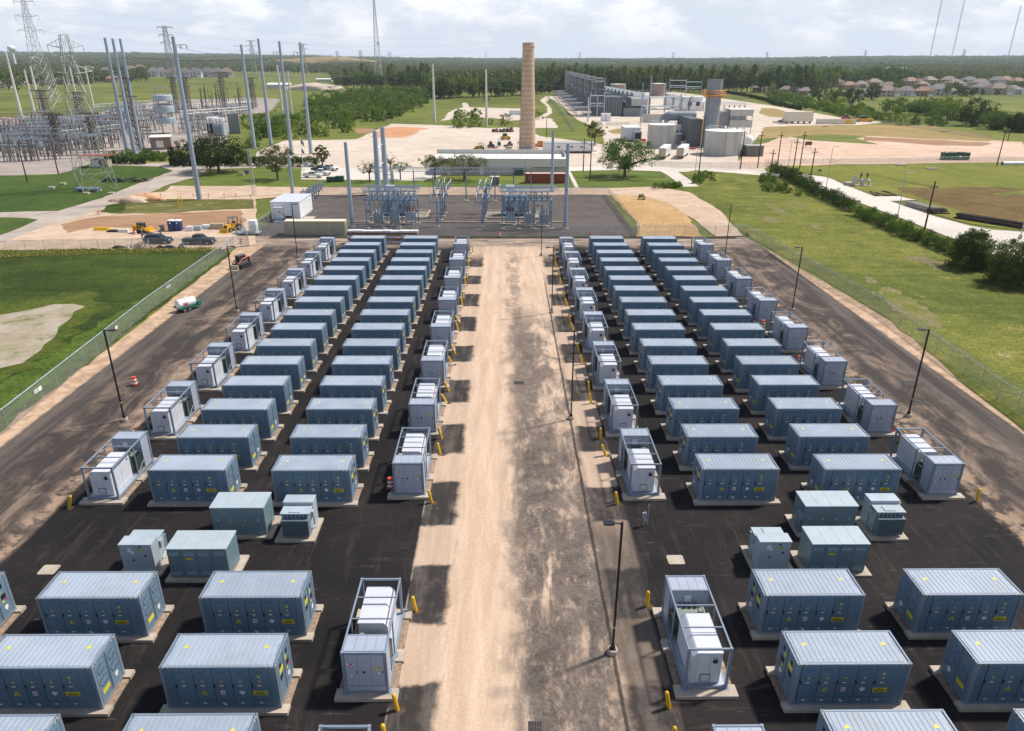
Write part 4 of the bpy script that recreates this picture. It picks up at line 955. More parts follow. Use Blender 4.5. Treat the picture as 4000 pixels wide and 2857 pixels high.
# ================================================================ substation
POLE = M('monopole_steel', (.30,.37,.46), .5, .15, .08, .5, (.26,.27,.28), .3, streak=True)
POLEW = M('pale_concrete_pole', (.62,.59,.56), .7, 0, .08, .6, (.42,.38,.34), .3)
WOODP = M('dark_wood_pole', (.045,.032,.026), .85, 0, .25, 1.2)
INSUL = M('grey_porcelain', (.23,.29,.36), .35, 0, .1)
INSR = M('brown_porcelain', (.16,.035,.025), .3, 0, .12)
def pole(p, h, r0, r1, mat, label, cat='pole', name='steel_pole', group=None, arms=(), foot=True):
    r = E(name, (p[0], p[1], 0), label, cat, group)
    b = MB(); b.tube([(0, 0, 0), (0, 0, h)], [r0, r1], 12); b.build('shaft', mat, r, smooth=False)
    if foot: b = MB(); b.lathe([(r0+.35, 0), (r0+.35, .22)], 12); b.build('footing', CONC, r)
    for (z, dx, dy, n) in arms:
        b = MB(); b.bar((0, 0, z), (dx, dy, z+.15), .12); b.build('arm', mat, r)
        for k in range(n):
            b = MB(); t = (k+1)/n; c = Vector((dx*t, dy*t, z+.1)); b.tube([c, c-Vector((0, 0, .25)), c-Vector((0, 0, .9))], [.05, .12, .10], 6); b.build('insulator', INSUL, r)
    return r
pole((-32.0, 151.0), 17.2, .43, .34, POLE, 'bare grey steel pole standing left of the front switch rack', group='grey steel poles of the substation')
pole((12.8, 149.7), 17.2, .43, .34, POLE, 'bare grey steel pole standing at the front right of the substation', group='grey steel poles of the substation')
pole((12.8, 196.4), 15.8, .42, .34, POLE, 'grey steel pole on the dirt road behind the substation', group='grey steel poles of the substation')
pole((-55.6, 191.9), 10.0, .42, .36, POLE, 'short grey steel pole behind the white control building', group='grey steel poles of the substation')
r = pole((-31.6, 195.8), 16.5, .80, .55, POLE, 'thick twin-pole frame, pair of grey steel masts joined by bent pipes', name='twin_pole_frame')
for z, dz in ((12.2, .0), (8.2, -.6)):
    b = MB(); b.tube([(-1.5, -4.4, z-1.2+dz), (-.6, -2.0, z-.1+dz), (0, 0, z+.1+dz)], .17, 8); b.build('pipe_brace', GALV, r)
b = MB(); b.tube([(-1.4, -4.4, 0), (-1.25, -4.4, 15.9)], [.78, .55], 12); b.build('shaft', POLE, r)
for z in (2.5, 3.5, 4.5):
    b = MB(); b.bar((.2, -.9, z), (1.6, -1.0, z+.1), .12); b.tube([(1.5, -1, z+.1), (1.5, -1, z+1.3)], .10, 6); b.build('arrester', INSUL, r)

def insul(b, p, q, r=.09, m=0):
    p, q = Vector(p), Vector(q); n = 7; pts = [p.lerp(q, k/n) for k in range(n+1)]
    b.tube(pts, [r*(1.35 if k % 2 else .75) for k in range(n+1)], 6, m)
def switch_rack(x0, x1, y0, label, seed, cols):
    rn = random.Random(seed); w = x1-x0
    r = E('switch_rack', (x0, y0, .03), label, 'switch rack', 'steel switch racks of the substation')
    for x in cols:
        for y in (0, 5.2):
            b = MB(); b.box((x-.5, y-.5, 0), (x+.5, y+.5, .14), 1); b.bar((x, y, .14), (x, y, 6.1 if y else 6.0), .22)
            b.build('post', [GALVD, CONC], r)
    for y, z in ((0, 5.9), (5.2, 5.9), (0, 7.7), (5.2, 7.7), (2.6, 5.9)):
        if z > 7:
            for x in cols[::2]: b = MB(); b.bar((x, y, 5.9), (x, y, z), .12); b.build('upright', GALVD, r)
        b = MB(); b.bar((-.4, y, z), (w+.4, y, z), .20); b.build('beam', GALVD, r)
    for x in cols: b = MB(); b.bar((x, 0, 5.7), (x, 5.2, 5.7), .18); b.bar((x, 0, 4.2), (x, 1.3, 5.6), .08); b.build('cross_beam', GALVD, r)
    for y in (.4, 1.5, 2.8, 4.0): b = MB(); b.tube([(-.9, y, 7.95+.08*y), (w+1.2, y, 7.95+.08*y)], .07, 6); b.build('bus_tube', GALV, r)
    k = 0
    for xa, xb in zip(cols, cols[1:]):
        for j in range(3):
            x = xa+(xb-xa)*(j+.5)/3
            for y in (.1, 2.6, 4.9):
                b = MB(); insul(b, (x, y, 5.95), (x, y, 6.75), .11); insul(b, (x, y+.7, 5.95), (x, y+.7, 6.75), .11); b.box((x-.12, y-.1, 6.72), (x+.12, y+.8, 6.86)); b.build('insulator', INSUL, r); k += 1
            b = MB(); b.bar((x-.1, -.35, 5.35), (x+.5, .5, 6.15), .10); b.build('switch_blade', GALV, r)
            b = MB(); insul(b, (x, .3, 5.8), (x, .3, 4.9), .10); b.tube([(x, .3, 4.9), (x+.1, 1.8, 4.0), (x, 3.6, 3.5)], .03, 4); b.build('drop_lead', INSUL, r)
            b = MB(); b.bar((x, 5.2, 5.9), (x+.2, 4.9, 4.3+rn.random()), .07); b.tube([(x-.3, 3.2, 6.9), (x-.3, 3.2, 7.9)], .035, 4); b.build('riser', GALV, r)
    b = MB()
    for x in cols: b.box((x-.3, 2.0, 2.9), (x+.35, 2.4, 3.5))
    b.bar((0, 0, 3.2), (w, 0, 3.2), .09); b.bar((0, 2.6, 4.4), (w, 2.6, 4.4), .1); b.build('control_conduit', GALVD, r)
    return r
switch_rack(-28.7, -18.5, 149.9, 'tall steel switch rack full of insulators on the twin-pole side', 1, [0, 3.4, 6.75, 10.2])
switch_rack(-.4, 9.8, 149.5, 'tall steel switch rack full of insulators on the chimney side', 2, [0, 3.4, 6.7, 10.2])
def breaker(p, label, red, cables=False):
    r = E('circuit_breaker', (p[0], p[1], .03), label, 'circuit breaker', 'grey breaker cabinets under the racks')
    b = MB(); b.box((-1.2, -.6, 0), (1.2, .8, .12), 1)
    for sx in (-1, 1):
        for y in (-.35, .55): b.bar((sx*.9, y, .12), (sx*.9, y, .9), .09)
        b.bar((sx*.9, -.35, .2), (sx*.9, .55, .85), .05)
    b.build('stand', [GALVD, CONC], r)
    b = MB(); b.box((-1.0, -.5, .85), (1.0, .7, 2.55)); b.box((-1.06, -.56, 2.55), (1.06, .76, 2.68), 1); b.build('cabinet', [PCSW2, GALV], r)
    for k in range(3):
        for y in (-.15, .4):
            b = MB(); insul(b, (-.6+.6*k, y, 2.68), (-.65+.65*k, y*1.6, 3.75), .13); b.build('bushing', INSR if red else INSUL, r)
    if cables:
        for k in (-.55, .0, .55): b = MB(); b.tube([(k, -.56, 2.4), (k+.05, -.75, 1.6), (k+.28, -.7, .9), (k+.2, -.4, .3)], .035, 5); b.build('cable', BLACK, r)
    return r
PCSW2 = M('pale_blue_grey_paint', (.34,.42,.48), .45, 0, .06, .8)
breaker((-26.6, 152.2), 'grey breaker cabinet with dangling cables, first under the left rack', False, True)
breaker((-23.2, 152.2), 'grey breaker cabinet with dangling cables, middle of the left rack', False, True)
breaker((-20.1, 153.9), 'grey breaker cabinet with red bushings under the twin-pole side rack', True)
breaker((1.3, 153.6), 'grey breaker cabinet with red bushings under the chimney side rack', True)
breaker((5.2, 152.0), 'grey breaker cabinet with looped cables, middle of the right rack', False, True)
breaker((8.4, 152.0), 'grey breaker cabinet with looped cables, end of the right rack by the steel pole', False, True)
def oil_pit(x0, x1, y0, y1, label):
    b = MB(); b.box((x0, y0, .03), (x1, y0+.35, .35)); b.box((x0, y1-.35, .03), (x1, y1, .35)); b.box((x0, y0+.35, .03), (x0+.35, y1-.35, .35)); b.box((x1-.35, y0+.35, .03), (x1, y1-.35, .35)); b.box((x0+.35, y0+.35, .03), (x1-.35, y1-.35, .12), 1)
    tag(b.build('oil_containment', [CONC, S_BROWN2]), label, 'containment', 'concrete pits under the main transformers')
S_BROWN2 = soil_mat('pit_gravel', (.22,.19,.16), (.32,.28,.23), .8)
oil_pit(-30, -17.2, 159.9, 168.7, 'low concrete containment kerb under the left main transformer'); oil_pit(-4.6, 8.6, 159.9, 168.7, 'low concrete containment kerb under the right main transformer')
def main_transformer(x, y, sgn, label):
    r = E('power_transformer', (x, y, .12), label, 'transformer', 'main transformers in the pits')
    b = MB(); b.box((-2.2, -1.2, .3), (2.2, 1.4, 4.0)); b.box((-2.4, -1.35, 4.0), (2.4, 1.55, 4.2)); b.build('tank', GALVD, r)
    for s in (-1, 1):
        b = MB()
        for k in range(10): b.box((s*2.4-.6, -1.5+.3*k, .8), (s*2.4+.6, -1.42+.3*k, 3.8))
        b.build('radiator', GALVD, r)
    b = MB(); b.tube([(-sgn*2.2, .2, 6.0), (-sgn*.3, .2, 6.0)] if sgn > 0 else [(.3, .2, 6.0), (2.2, .2, 6.0)], .62, 14); b.bar((-sgn*1.3, .2, 4.2), (-sgn*1.3, .2, 5.5), .3); b.build('conservator', WHITE, r)
    for k in range(3):
        b = MB(); insul(b, (-1.2+1.2*k, -.8, 4.2), (-1.5+1.5*k, -1.4, 5.9), .15); b.build('bushing', INSUL, r); b = MB(); insul(b, (-.8+.8*k, .9, 4.2), (-.9+.9*k, 1.5, 5.4), .13); b.build('bushing', INSUL, r)
    b = MB(); b.box((-.7, -1.75, 1.0), (.7, -1.22, 3.0)); b.build('control_box', PCSW2, r)
main_transformer(-24.4, 164.3, 1, 'large main transformer with white conservator behind the left rack'); main_transformer(2.6, 164.3, 1, 'large main transformer with white conservator behind the right rack')
def disconnect(p, h, label, seed):
    rn = random.Random(seed); r = E('disconnect_switch', (p[0], p[1], .03), label, 'disconnect switch', 'switch stands in the middle of the substation')
    b = MB(); b.box((-.5, -.5, 0), (.5, .5, .16), 1); b.bar((0, 0, .16), (0, 0, h), .28); b.build('post', [GALVD, CONC], r)
    b = MB(); b.bar((-1.6, 0, h), (1.6, 0, h), .18); b.bar((-1.5, .9, h-.1), (1.5, .9, h-.1), .15); b.build('cross_beam', GALVD, r)
    for k in (-1.3, 0, 1.3):
        b = MB(); insul(b, (k, 0, h+.1), (k, 0, h+1.0), .12); insul(b, (k, .9, h+.1), (k, .9, h+1.0), .12); b.build('insulator', INSUL, r)
        b = MB(); b.bar((k, -.1, h+1.0), (k+.25, 1.0, h+1.3+rn.random()), .09); b.build('switch_blade', GALV, r)
    b = MB(); b.box((-.3, -.4, 1.2), (.3, -.16, 1.9)); b.bar((.25, -.1, .3), (.9, .1, h-.3), .06); b.build('operating_box', GALVD, r)
for i, (x, n) in enumerate(((-14.1, 'twin-pole side'), (-4.6, 'chimney side'))):
    for k, (y, h) in enumerate(((151.6, 5.2), (158.4, 5.6), (162.4, 6.2), (166.3, 6.0))):
        disconnect((x+.15*k, y), h, f'steel stand carrying disconnect switches, {ORD[k]} from the front in the {n} row', i*10+k)
r = E('overhead_bus', (-9.5, 182, .03), 'long overhead bus of three parallel tubes on tall posts behind the switch racks', 'bus')
for x, y, h in ((0, 0, 6.6), (7.2, 0, 6.6), (-18, 0, 6.6), (11.9, 8.8, 6.0), (16.5, 8.8, 6.0), (-14, 8.8, 6.0), (-9, 8.8, 6), (5, 4.4, 6.3), (-19, 4.4, 6.3)):
    b = MB(); b.box((-.6+x, -.6+y, 0), (.6+x, .6+y, .2), 1); b.bar((x, y, .2), (x, y, h), .26); insul(b, (x, y, h), (x, y, h+.6), .12); b.build('post', [GALVD, CONC], r)
for y, z, xa, xb in ((0, 7.25, -23, 12.2), (4.4, 7.2, -24, 16), (8.8, 7.0, -25, 17)): b = MB(); b.tube([(xa, y, z), (xb, y, z)], .085, 6); b.build('bus_tube', GALV, r)
b = MB(); b.box((-44, 155.55, .03), (14, 155.95, .30)); tag(b.build('cable_trench', CONC), 'long pale cable trench cover crossing the substation', 'cable trench')
for k in range(6):
    p = g('m2', 420+30*k-12*(k % 2), 470-18*k); r = E('surge_arrester_stand', (p.x, p.y, .03), f'stand with slanting insulators, {ORD[k]} beside the white control building', 'arrester stand', 'slanting insulator stands')
    b = MB(); b.bar((0, 0, 0), (0, 0, 1.6), .2); b.bar((-1, 0, 1.6), (1, 0, 1.6), .15); b.box((-.4, -.4, 0), (.4, .4, .3)); b.build('stand', GALVD, r)
    for j in (-.8, 0, .8): b = MB(); insul(b, (j, 0, 1.7), (j+.7, .2, 3.6), .14); b.build('insulator', POLE, r)
# control building, tan container, stair, cabinet
r = E('control_building', (-50.7, 157.2, .03), 'white metal control building with awning over its door', 'building')
b = MB(); b.box((0, 0, .5), (6.3, 10.6, 4.0)); 
for k in range(9): b.bc((.3+.7*k, 5.3, 0), (.25, 10.2, .5))
b.build('wall', WHITE, r); b = MB(); b.xprism([(-.1, 4.0), (10.7, 4.0), (10.7, 4.12), (-.1, 4.12)], -.1, 6.4)
for k in range(10): b.box((-.05+.64*k, -.1, 4.12), (.0+.64*k, 10.7, 4.16))
b.build('roof', PCSW, r)
b = MB(); b.box((1.0, -.05, .55), (2.5, -.002, 2.7)); do = b.build('door', WHITE, r); b = MB(); b.box((1.75, -.07, 1.75), (2.05, -.05, 2.05)); b.build('window', BLACK, do)
b = MB(); b.box((.8, -1.0, 3.0), (2.7, 0, 3.1)); b.build('awning', WHITE, r); b = MB(); b.box((3.1, -.55, 1.2), (4.5, -.002, 2.9)); b.box((3.2, -.57, .75), (4.4, -.02, 1.2), 1); b.build('air_conditioner', [WHITE, BLACK], r)
b = MB()
for k in range(3): b.box((.8, -1.9+.6*k, 0), (2.7, -1.3+.6*k, .17*(k+1)))
for x in (.8, 2.7): b.bar((x, -1.8, 0), (x, -1.8, 1.1), .05); b.bar((x, -.2, .5), (x, -.2, 1.6), .05); b.bar((x, -1.8, 1.1), (x, -.2, 1.6), .05)
b.build('stair', GALV, r)
b = MB(); b.box((6.31, 8.2, 3.1), (6.5, 8.5, 3.4)); b.build('wall_lamp', WHITE, r)
b = MB(); b.bc((-43.4, 158.5, .03), (2.4, 5.5, .2)); tag(b.build('concrete_pad', CONC), 'pale concrete apron on the right of the white control building', 'concrete pad')
TANP = M('tan_container_paint', (.44,.38,.255), .55, 0, .07, .8, (.25,.17,.10), .25)
TANR = M('tan_container_roof', (.68,.63,.53), .55, 0, .06, .8)
def plain_container(name, L, loc, paint, roof, label, cat, rz=0, txt=None):
    W, H = 2.44, 2.75; r = E(name, loc, label, cat, None, rz); b = MB(); n = int(L/.28)
    b.box((.06, .05, .1), (L-.06, W-.05, H-.08))
    for k in range(n): x = .1+(L-.2)*k/n; b.box((x, .015, .18), (x+.15, .06, H-.14)); b.box((x, W-.06, .18), (x+.15, W-.015, H-.14))
    for x in (0, L-.14):
        for y in (0, W-.14): b.box((x, y, 0), (x+.14, y+.14, H))
    for y in (0, W-.12): b.box((.14, y, H-.14), (L-.14, y+.12, H-.01)); b.box((.14, y, 0), (L-.14, y+.12, .15))
    b.build('container_body', paint, r)
    b = MB(); b.box((.05, .12, H-.06), (L-.05, W-.12, H-.015))
    for k in range(n): x = .2+(L-.4)*k/n; b.box((x, .25, H-.015), (x+.12, W-.25, H+.01))
    b.build('roof', roof, r)
    for y in (.16, 1.24):
        b = MB(); b.box((L-.03, y, .16), (L+.03, y+1.04, H-.16)); 
        for q in (.25, .75): b.tube([(L+.05, y+q, .2), (L+.05, y+q, H-.2)], .02, 5, 1)
        b.build('end_door', [paint, GALV], r)
    if txt:
        t = MB(); mtx = Matrix.Translation((1.0, -.004, 1.5)) @ Matrix.Rotation(math.pi/2, 4, 'Y'); t.mesh(text_mb(txt, .42), mtx); t.build('lettering', WLAB, r)
    return r
plain_container('shipping_container', 12.19, (-44.1, 143.4, .05), TANP, TANR, 'long tan shipping container along the substation fence', 'shipping container')
RUST = M('rust_red_paint', (.24,.048,.018), .6, 0, .12, 1.0, (.14,.04,.02), .4)
RROOF = M('faded_pink_roof', (.70,.52,.44), .6, 0, .08, .8)
p = g('r3', 118, 1632); q = g('r3', 474, 1630)
plain_container('shipping_container', q.x-p.x, (p.x, p.y, .05), RUST, RROOF, 'rust red shipping container in front of the long metal building', 'shipping container', txt='TEX')
# ================================================================ vehicles and machines
GLASS = M('dark_glass', (.02,.028,.035), .08, 0, .05); TYRE = M('tyre_rubber', (.018,.017,.017), .85, 0, .2); RIM = M('wheel_rim', (.35,.36,.38), .35, .6, .08)
BLACKCAR = M('black_car_paint', (.008,.012,.026), .38, .0, .05); WHITECAR = M('white_car_paint', (.72,.72,.70), .3, 0, .04); LAMPW = M('lamp_glass', (.7,.7,.68), .15, 0, .03); CATY = M('machine_yellow', (.62,.33,.015), .5, 0, .12, 1.5, (.3,.2,.1), .4)
GREEN = M('dumpster_green', (.010,.075,.035), .5, 0, .12, 1.0, (.10,.07,.04), .35); BLUEP = M('toilet_blue', (.010,.035,.16), .45, 0, .06); REDM = M('machine_red', (.38,.028,.012), .45, 0, .1); GREYM = M('machine_grey', (.11,.11,.115), .5, .1, .1); ORM = M('machine_orange', (.62,.20,.02), .5, 0, .1)
def wheel(r, x, y, rad=.40, w=.27):
    b = MB(); s = 1 if y > 0 else -1
    b.tube([(x, y-w/2, rad), (x, y-w/2+.04, rad), (x, y+w/2-.04, rad), (x, y+w/2, rad)], [rad*.9, rad, rad, rad*.9], 14); wo = b.build('wheel', TYRE, r)
    b = MB(); b.tube([(x, y+s*(w/2-.02), rad), (x, y+s*(w/2+.01), rad)], rad*.62, 10); b.build('rim', RIM, wo)
def pickup(p, rz, paint, label, cat='pickup truck', suv=False, cover=None):
    """nose towards +x"""
    r = E('parked_suv' if suv else 'pickup_truck', (p[0], p[1], .04), label, cat, None, rz); L = 2.5 if suv else 2.9; W = .98
    b = MB()
    if suv: prof = [(-L, .45), (-L, 1.15), (-L+.12, 1.20), (1.0, 1.20), (2.25, 1.10), (2.45, .95), (2.5, .45)]
    else: prof = [(-L, .55), (-L, 1.22), (-.95, 1.22), (-.9, 1.25), (1.35, 1.25), (2.6, 1.17), (2.85, 1.0), (2.9, .5)]
    n = len(prof); b.yprism(prof, -W, W); bo = b.build('body', paint, r, bevel=.06)
    b = MB()
    cab = [(-L+.15, 1.20), (-L+.55, 1.78), (.35, 1.80), (1.15, 1.20)] if suv else [(-.95, 1.25), (-.85, 1.90), (.55, 1.92), (1.35, 1.25)]
    vs = [(x, s*(W-.04-(z-1.2)*.28), z) for s in (-1, 1) for x, z in cab]
    b.add(vs, [(0,1,2,3), (7,6,5,4), (0,4,5,1), (1,5,6,2), (2,6,7,3), (3,7,4,0)], 0); co = b.build('cabin', paint, r, bevel=.05)
    b = MB(); e = .012
    for s in (-1, 1):
        def q(t, z): return (t, s*(W-.04-(z-1.2)*.28+e), z)
        z0, z1 = 1.30, (1.72 if suv else 1.82)
        xs = [(-L+.55, -L+1.2, -L+.72), (-L+1.3, -.35, 0), (-.25, .75, 0)] if suv else [(-.78, -.15, 0), (-.05, .98, 0)]
        for i, (xa, xb, _) in enumerate(xs):
            last = i == len(xs)-1
            pts = [q(xa, z0), q(xb, z0), q(xb-.45 if last else xb, z1), q(xa+(.25 if suv and i == 0 else .03), z1)]
            b.poly(pts if s < 0 else pts[::-1])
    t0, t1 = cab[3], cab[2]; yy = W-.14
    def ws(k, s): x = t0[0]+(t1[0]-t0[0])*k+.012; z = t0[1]+(t1[1]-t0[1])*k+.012; return (x, s*(yy-k*.12), z)
    b.poly([ws(.1, -1), ws(.1, 1), ws(.92, 1), ws(.92, -1)])
    u0, u1 = cab[0], cab[1]
    def rw(k, s): x = u0[0]+(u1[0]-u0[0])*k-.012; z = u0[1]+(u1[1]-u0[1])*k+.006; return (x, s*(yy-k*.12), z)
    b.poly([rw(.2, 1), rw(.2, -1), rw(.9, -1), rw(.9, 1)]); b.build('window', GLASS, co)
    if not suv:
        b = MB(); b.box((-L+.12, -W+.14, 1.221), (-1.0, W-.14, 1.235)); b.build('truck_bed', cover or BLACK, r)
    for x in ((-1.55, 1.6) if suv else (-1.75, 1.85)):
        for y in (-W+.10, W-.10): wheel(r, x, y*1.01)
    for y in (-.72, .72):
        b = MB(); b.box((2.40 if suv else 2.82, y-.2, .80), (2.52 if suv else 2.92, y+.2, .98)); b.build('headlight', LAMPW, r)
        b = MB(); b.box((-L-.015, y-.12+.1*(1 if y > 0 else -1), .85), (-L+.03, y+.12+.1*(1 if y > 0 else -1), 1.12)); b.build('tail_light', RED, r)
    b = MB(); b.box((2.46 if suv else 2.86, -.5, .62), (2.53 if suv else 2.925, .5, .98)); b.build('grille', BLACK, r)
    b = MB(); b.box((-L-.05, -.9, .5), (-L+.05, .9, .68)); b.box((L-.04 if not suv else 2.46, -.9, .42), (L+.06 if not suv else 2.58, .9, .60)); b.build('bumper', GREYM, r)
    return r
p = g('m1', 1412, 688); sv = pickup(p, -.02, BLACKCAR, 'black parked vehicle with its rear hatch open on the construction lot', 'parked car', suv=True)
b = MB(); b.box((-2.75, -.8, 1.75), (-2.25, .8, 1.83)); b.bar((-2.4, -.7, 1.35), (-2.65, -.7, 1.8), .04); b.build('tailgate', BLACKCAR, sv)
pickup(g('m1', 1775, 695), -.03, BLACKCAR, 'black pickup truck near the yard gate on the construction lot', cover=GREYM)
p = g('r2', 505, 1582); pickup(p, -.02, WHITECAR, 'white pickup truck, nearest in the group beside the two dumpsters')
p = g('r2', 575, 1562); pickup((p.x, p.y+1.2), -.35, WHITECAR, 'silvery white pickup truck parked behind the nearest white pickup')
p = g('r2', 600, 1535); pickup((p.x-1.2, p.y+1.5), -.25, BLACKCAR, 'black pickup truck parked among white ones by the dumpsters')
p = g('r2', 640, 1525); pickup((p.x, p.y+2.0), -.4, WHITECAR, 'white pickup truck farthest back behind the black pickup')
def dumpster(p, w, d, h, label, load=False, rz=0.0):
    r = E('dumpster', (p[0], p[1], .04), label, 'dumpster', None, rz)
    b = MB(); b.xprism([(-d/2+.12, .12), (d/2, .12), (d/2, h), (-d/2, h)], -w/2, -w/2+.08); b.xprism([(-d/2+.12, .12), (d/2, .12), (d/2, h), (-d/2, h)], w/2-.08, w/2)
    b.box((-w/2+.08, -d/2, .2), (w/2-.08, -d/2+.08, h)); b.box((-w/2+.08, d/2-.08, .2), (w/2-.08, d/2, h)); b.box((-w/2+.08, -d/2+.08, .15), (w/2-.08, d/2-.08, .25))
    n = max(4, int(w/.7))
    for k in range(n): x = -w/2+.2+(w-.4)*k/(n-1); b.box((x-.05, -d/2-.07, .2), (x+.05, -d/2, h-.05))
    b.box((-w/2-.05, -d/2-.09, h-.08), (w/2+.05, -d/2+.02, h+.02)); b.box((-w/2-.05, d/2-.02, h-.08), (w/2+.05, d/2+.09, h+.02)); b.build('bin_body', GREEN, r)
    b = MB()
    for x in (-w/2+.25, w/2-.25):
        for y in (-d/2+.3, d/2-.3): b.tube([(x-.05, y, .08), (x+.05, y, .08)], .085, 8)
    b.build('caster', BLACK, r)
    if load:
        b = MB(); rn = random.Random(4)
        for k in range(40): x = rn.uniform(-w/2+.4, w/2-.4); b.bar((x, rn.uniform(-d/2+.3, d/2-.3), h-.5), (x+rn.uniform(-.8, .8), rn.uniform(-d/2+.3, d/2-.3), h+rn.uniform(-.1, .45)), .16)
        b.build('scrap_wood', TANR, r)
        b = MB(); b.box((w*.08, -d/2-.1, .9), (w*.08+.8, -d/2-.06, 1.5)); b.build('sticker', WLAB, r)
    else:
        b = MB(); b.box((-w/2-.03, -d/2-.03, h+.02), (-.02, d/2+.05, h+.06)); b.box((.02, -d/2-.03, h+.02), (w/2+.03, d/2+.05, h+.06)); b.build('lid', GREEN, r)
    return r
dumpster(g('r2', 668, 1620), 2.3, 1.5, 1.4, 'small green dumpster, the one nearer the white pickups'); dumpster(g('r2', 748, 1615), 2.3, 1.5, 1.5, 'small green dumpster, the one nearer the bare steel pole')
dumpster(g('r4', 1655, 1420), 9.4, 2.6, 2.5, 'large open green roll-off dumpster full of scrap wood on the pink dirt', True)
# ---- porta potties, bin, pallets, bundles
for x, lab in ((1528, 'blue portable toilet with white roof, the one nearer the grey bin'), (1590, 'blue portable toilet with white roof, the one nearer the wrapped pallets')):
    p = g('m1', x+5, 577); r = E('portable_toilet', (p.x, p.y, .04), lab, 'portable toilet', 'portable toilets')
    b = MB(); b.box((-.58, -.58, .05), (.58, .58, 2.1)); b.build('cabin', BLUEP, r, bevel=.03)
    b = MB(); b.lathe([(.86, 2.1), (.84, 2.2), (.45, 2.36)], 4); b.v = [(math.cos(.785)*a-math.sin(.785)*c, math.sin(.785)*a+math.cos(.785)*c, z) for a, c, z in b.v]; b.build('roof', WHITE, r)
    b = MB(); b.box((-.42, -.61, .15), (.42, -.58, 1.95)); do = b.build('door', BLUEP, r); b = MB(); b.tube([(0, -.62, 1.72), (0, -.611, 1.72)], .16, 14); b.build('sticker', WLAB, do)
p = g('m1', 1445, 580); r = E('rubbish_bin', (p.x, p.y, .04), 'dark grey wheeled bin left of the blue toilets', 'bin'); b = MB(); b.yprism([(-.3, .1), (.3, .1), (.36, 1.15), (-.36, 1.15)], -.35, .35); b.build('bin_body', GREYM, r); b = MB(); b.box((-.4, -.4, 1.15), (.4, .4, 1.3)); b.build('lid', GREYM, r)
def pallet(x, y, w, h, mat, lab, name='pallet', cat='pallet', grp=None, reg='m1'):
    p = g(reg, x, y); r = E(name, (p.x, p.y, .04), lab, cat, grp)
    b = MB(); 
    for k in (-1, 0, 1): b.box((k*w*.42-.06, -.5, 0), (k*w*.42+.06, .5, .1))
    b.box((-w/2, -.5, .1), (w/2, .5, .14)); b.build('pallet_base', TANR, r)
    b = MB(); n = max(2, int(h/.25))
    for k in range(n): e = .02*(k % 2); b.box((-w/2+.03+e, -.47+e, .15+(h-.15)*k/n), (w/2-.03-e, .47-e, .15+(h-.15)*(k+1)/n-.01))
    b.build('wrapped_load', mat, r); return r
pallet(1695, 578, 1.5, 1.0, WHITE, 'white wrapped pallet load, nearest the blue toilets'); pallet(1760, 575, 1.6, 1.0, PCSW2, 'pale blue wrapped pallet load between two white ones'); pallet(1835, 560, 1.5, .9, WHITE, 'white wrapped pallet load beside the tan crate'); pallet(1935, 562, 2.8, 1.2, TANP, 'tan wooden crate left of the yellow backhoe', 'crate', 'crate'); pallet(1105, 590, 2.0, .7, TANR, 'low pale pallet beside the yellow track loader')
p = g('m1', 907, 572); b = MB(); 
for j in range(3):
    for k in range(5-j): b.tube([(-1.45, -.5+.25*k+.12*j, .14+.2*j), (1.45, -.5+.25*k+.12*j, .14+.2*j)], .12, 8)
o = b.build('pipe_bundle', YEL); o.location = (p.x, p.y, .04); tag(o, 'bundle of yellow pipes lying on the brown dirt', 'pipe bundle')
def lump(p, s, mat, label, name, cat, seed, grp=None, flat=.5):
    rn = np.random.default_rng(seed); b = MB(); N1, N2 = 14, 7; vs = []; fs = []
    ph = rn.uniform(0, 6, 6)
    for i in range(N2+1):
        t = i/N2*math.pi/2
        for k in range(N1):
            a = 2*math.pi*k/N1; q = 1+.22*math.sin(3*a+ph[0]+2*t)+.15*math.sin(5*a+ph[1]+4*t)+.02*rn.normal()
            vs.append((s[0]*math.cos(a)*math.cos(t)*q, s[1]*math.sin(a)*math.cos(t)*q, s[2]*math.sin(t)**.9*(1+.1*math.sin(2*a+ph[2]))))
    for i in range(N2):
        for k in range(N1): fs.append((i*N1+k, i*N1+(k+1) % N1, (i+1)*N1+(k+1) % N1, (i+1)*N1+k))
    b.add(vs, fs); o = b.build(name, mat, smooth=True); o.location = (p[0], p[1], .02); tag(o, label, cat, grp); return o
lump(g('m1', 1010, 588), (1.3, .6, .55), BLACK, 'low black bag pile right of the yellow pipes', 'bag_pile', 'bags', 1)
for i, (x, w, lab) in enumerate(((1048, 1.2, 'black rubbish bags at the grass fence, farthest from the black pickup'), (1425, .8, 'black rubbish bag just right of the debris heap'), (1510, 1.0, 'black rubbish bags with white sheet by the grass fence'), (1608, .6, 'small black rubbish bag by the fence below the black pickup'))):
    lump(g('m1', x, 733), (w, .7, .6), BLACK, lab, 'rubbish_bag', 'bags', 10+i)
b = MB(); rn = random.Random(3)
for k in range(150): x, y = rn.gauss(0, 1.6), rn.gauss(0, .6); b.bar((x, y, rn.random()*.3), (x+rn.uniform(-.7, .7), y+rn.uniform(-.4, .4), rn.random()*(1.5-abs(x)*.3)), .05+rn.random()*.05, rn.choice([0, 0, 1]))
p = g('m1', 1255, 735); o = b.build('debris_heap', [S_BROWN, WHITE]); o.location = (p.x, p.y, .03); tag(o, 'heap of brush and scrap boards at the grass fence', 'debris heap')
lump(g('m1', 1180, 318), (4.5, 2.5, 1.5), S_TAN, 'pale heap of dirt beside the gravel road', 'dirt_pile', 'dirt pile', 21); lump(g('m1', 1290, 305), (4.0, 2.2, 1.7), S_RED, 'reddish brown heap of dirt beside the gravel road', 'dirt_pile', 'dirt pile', 22)
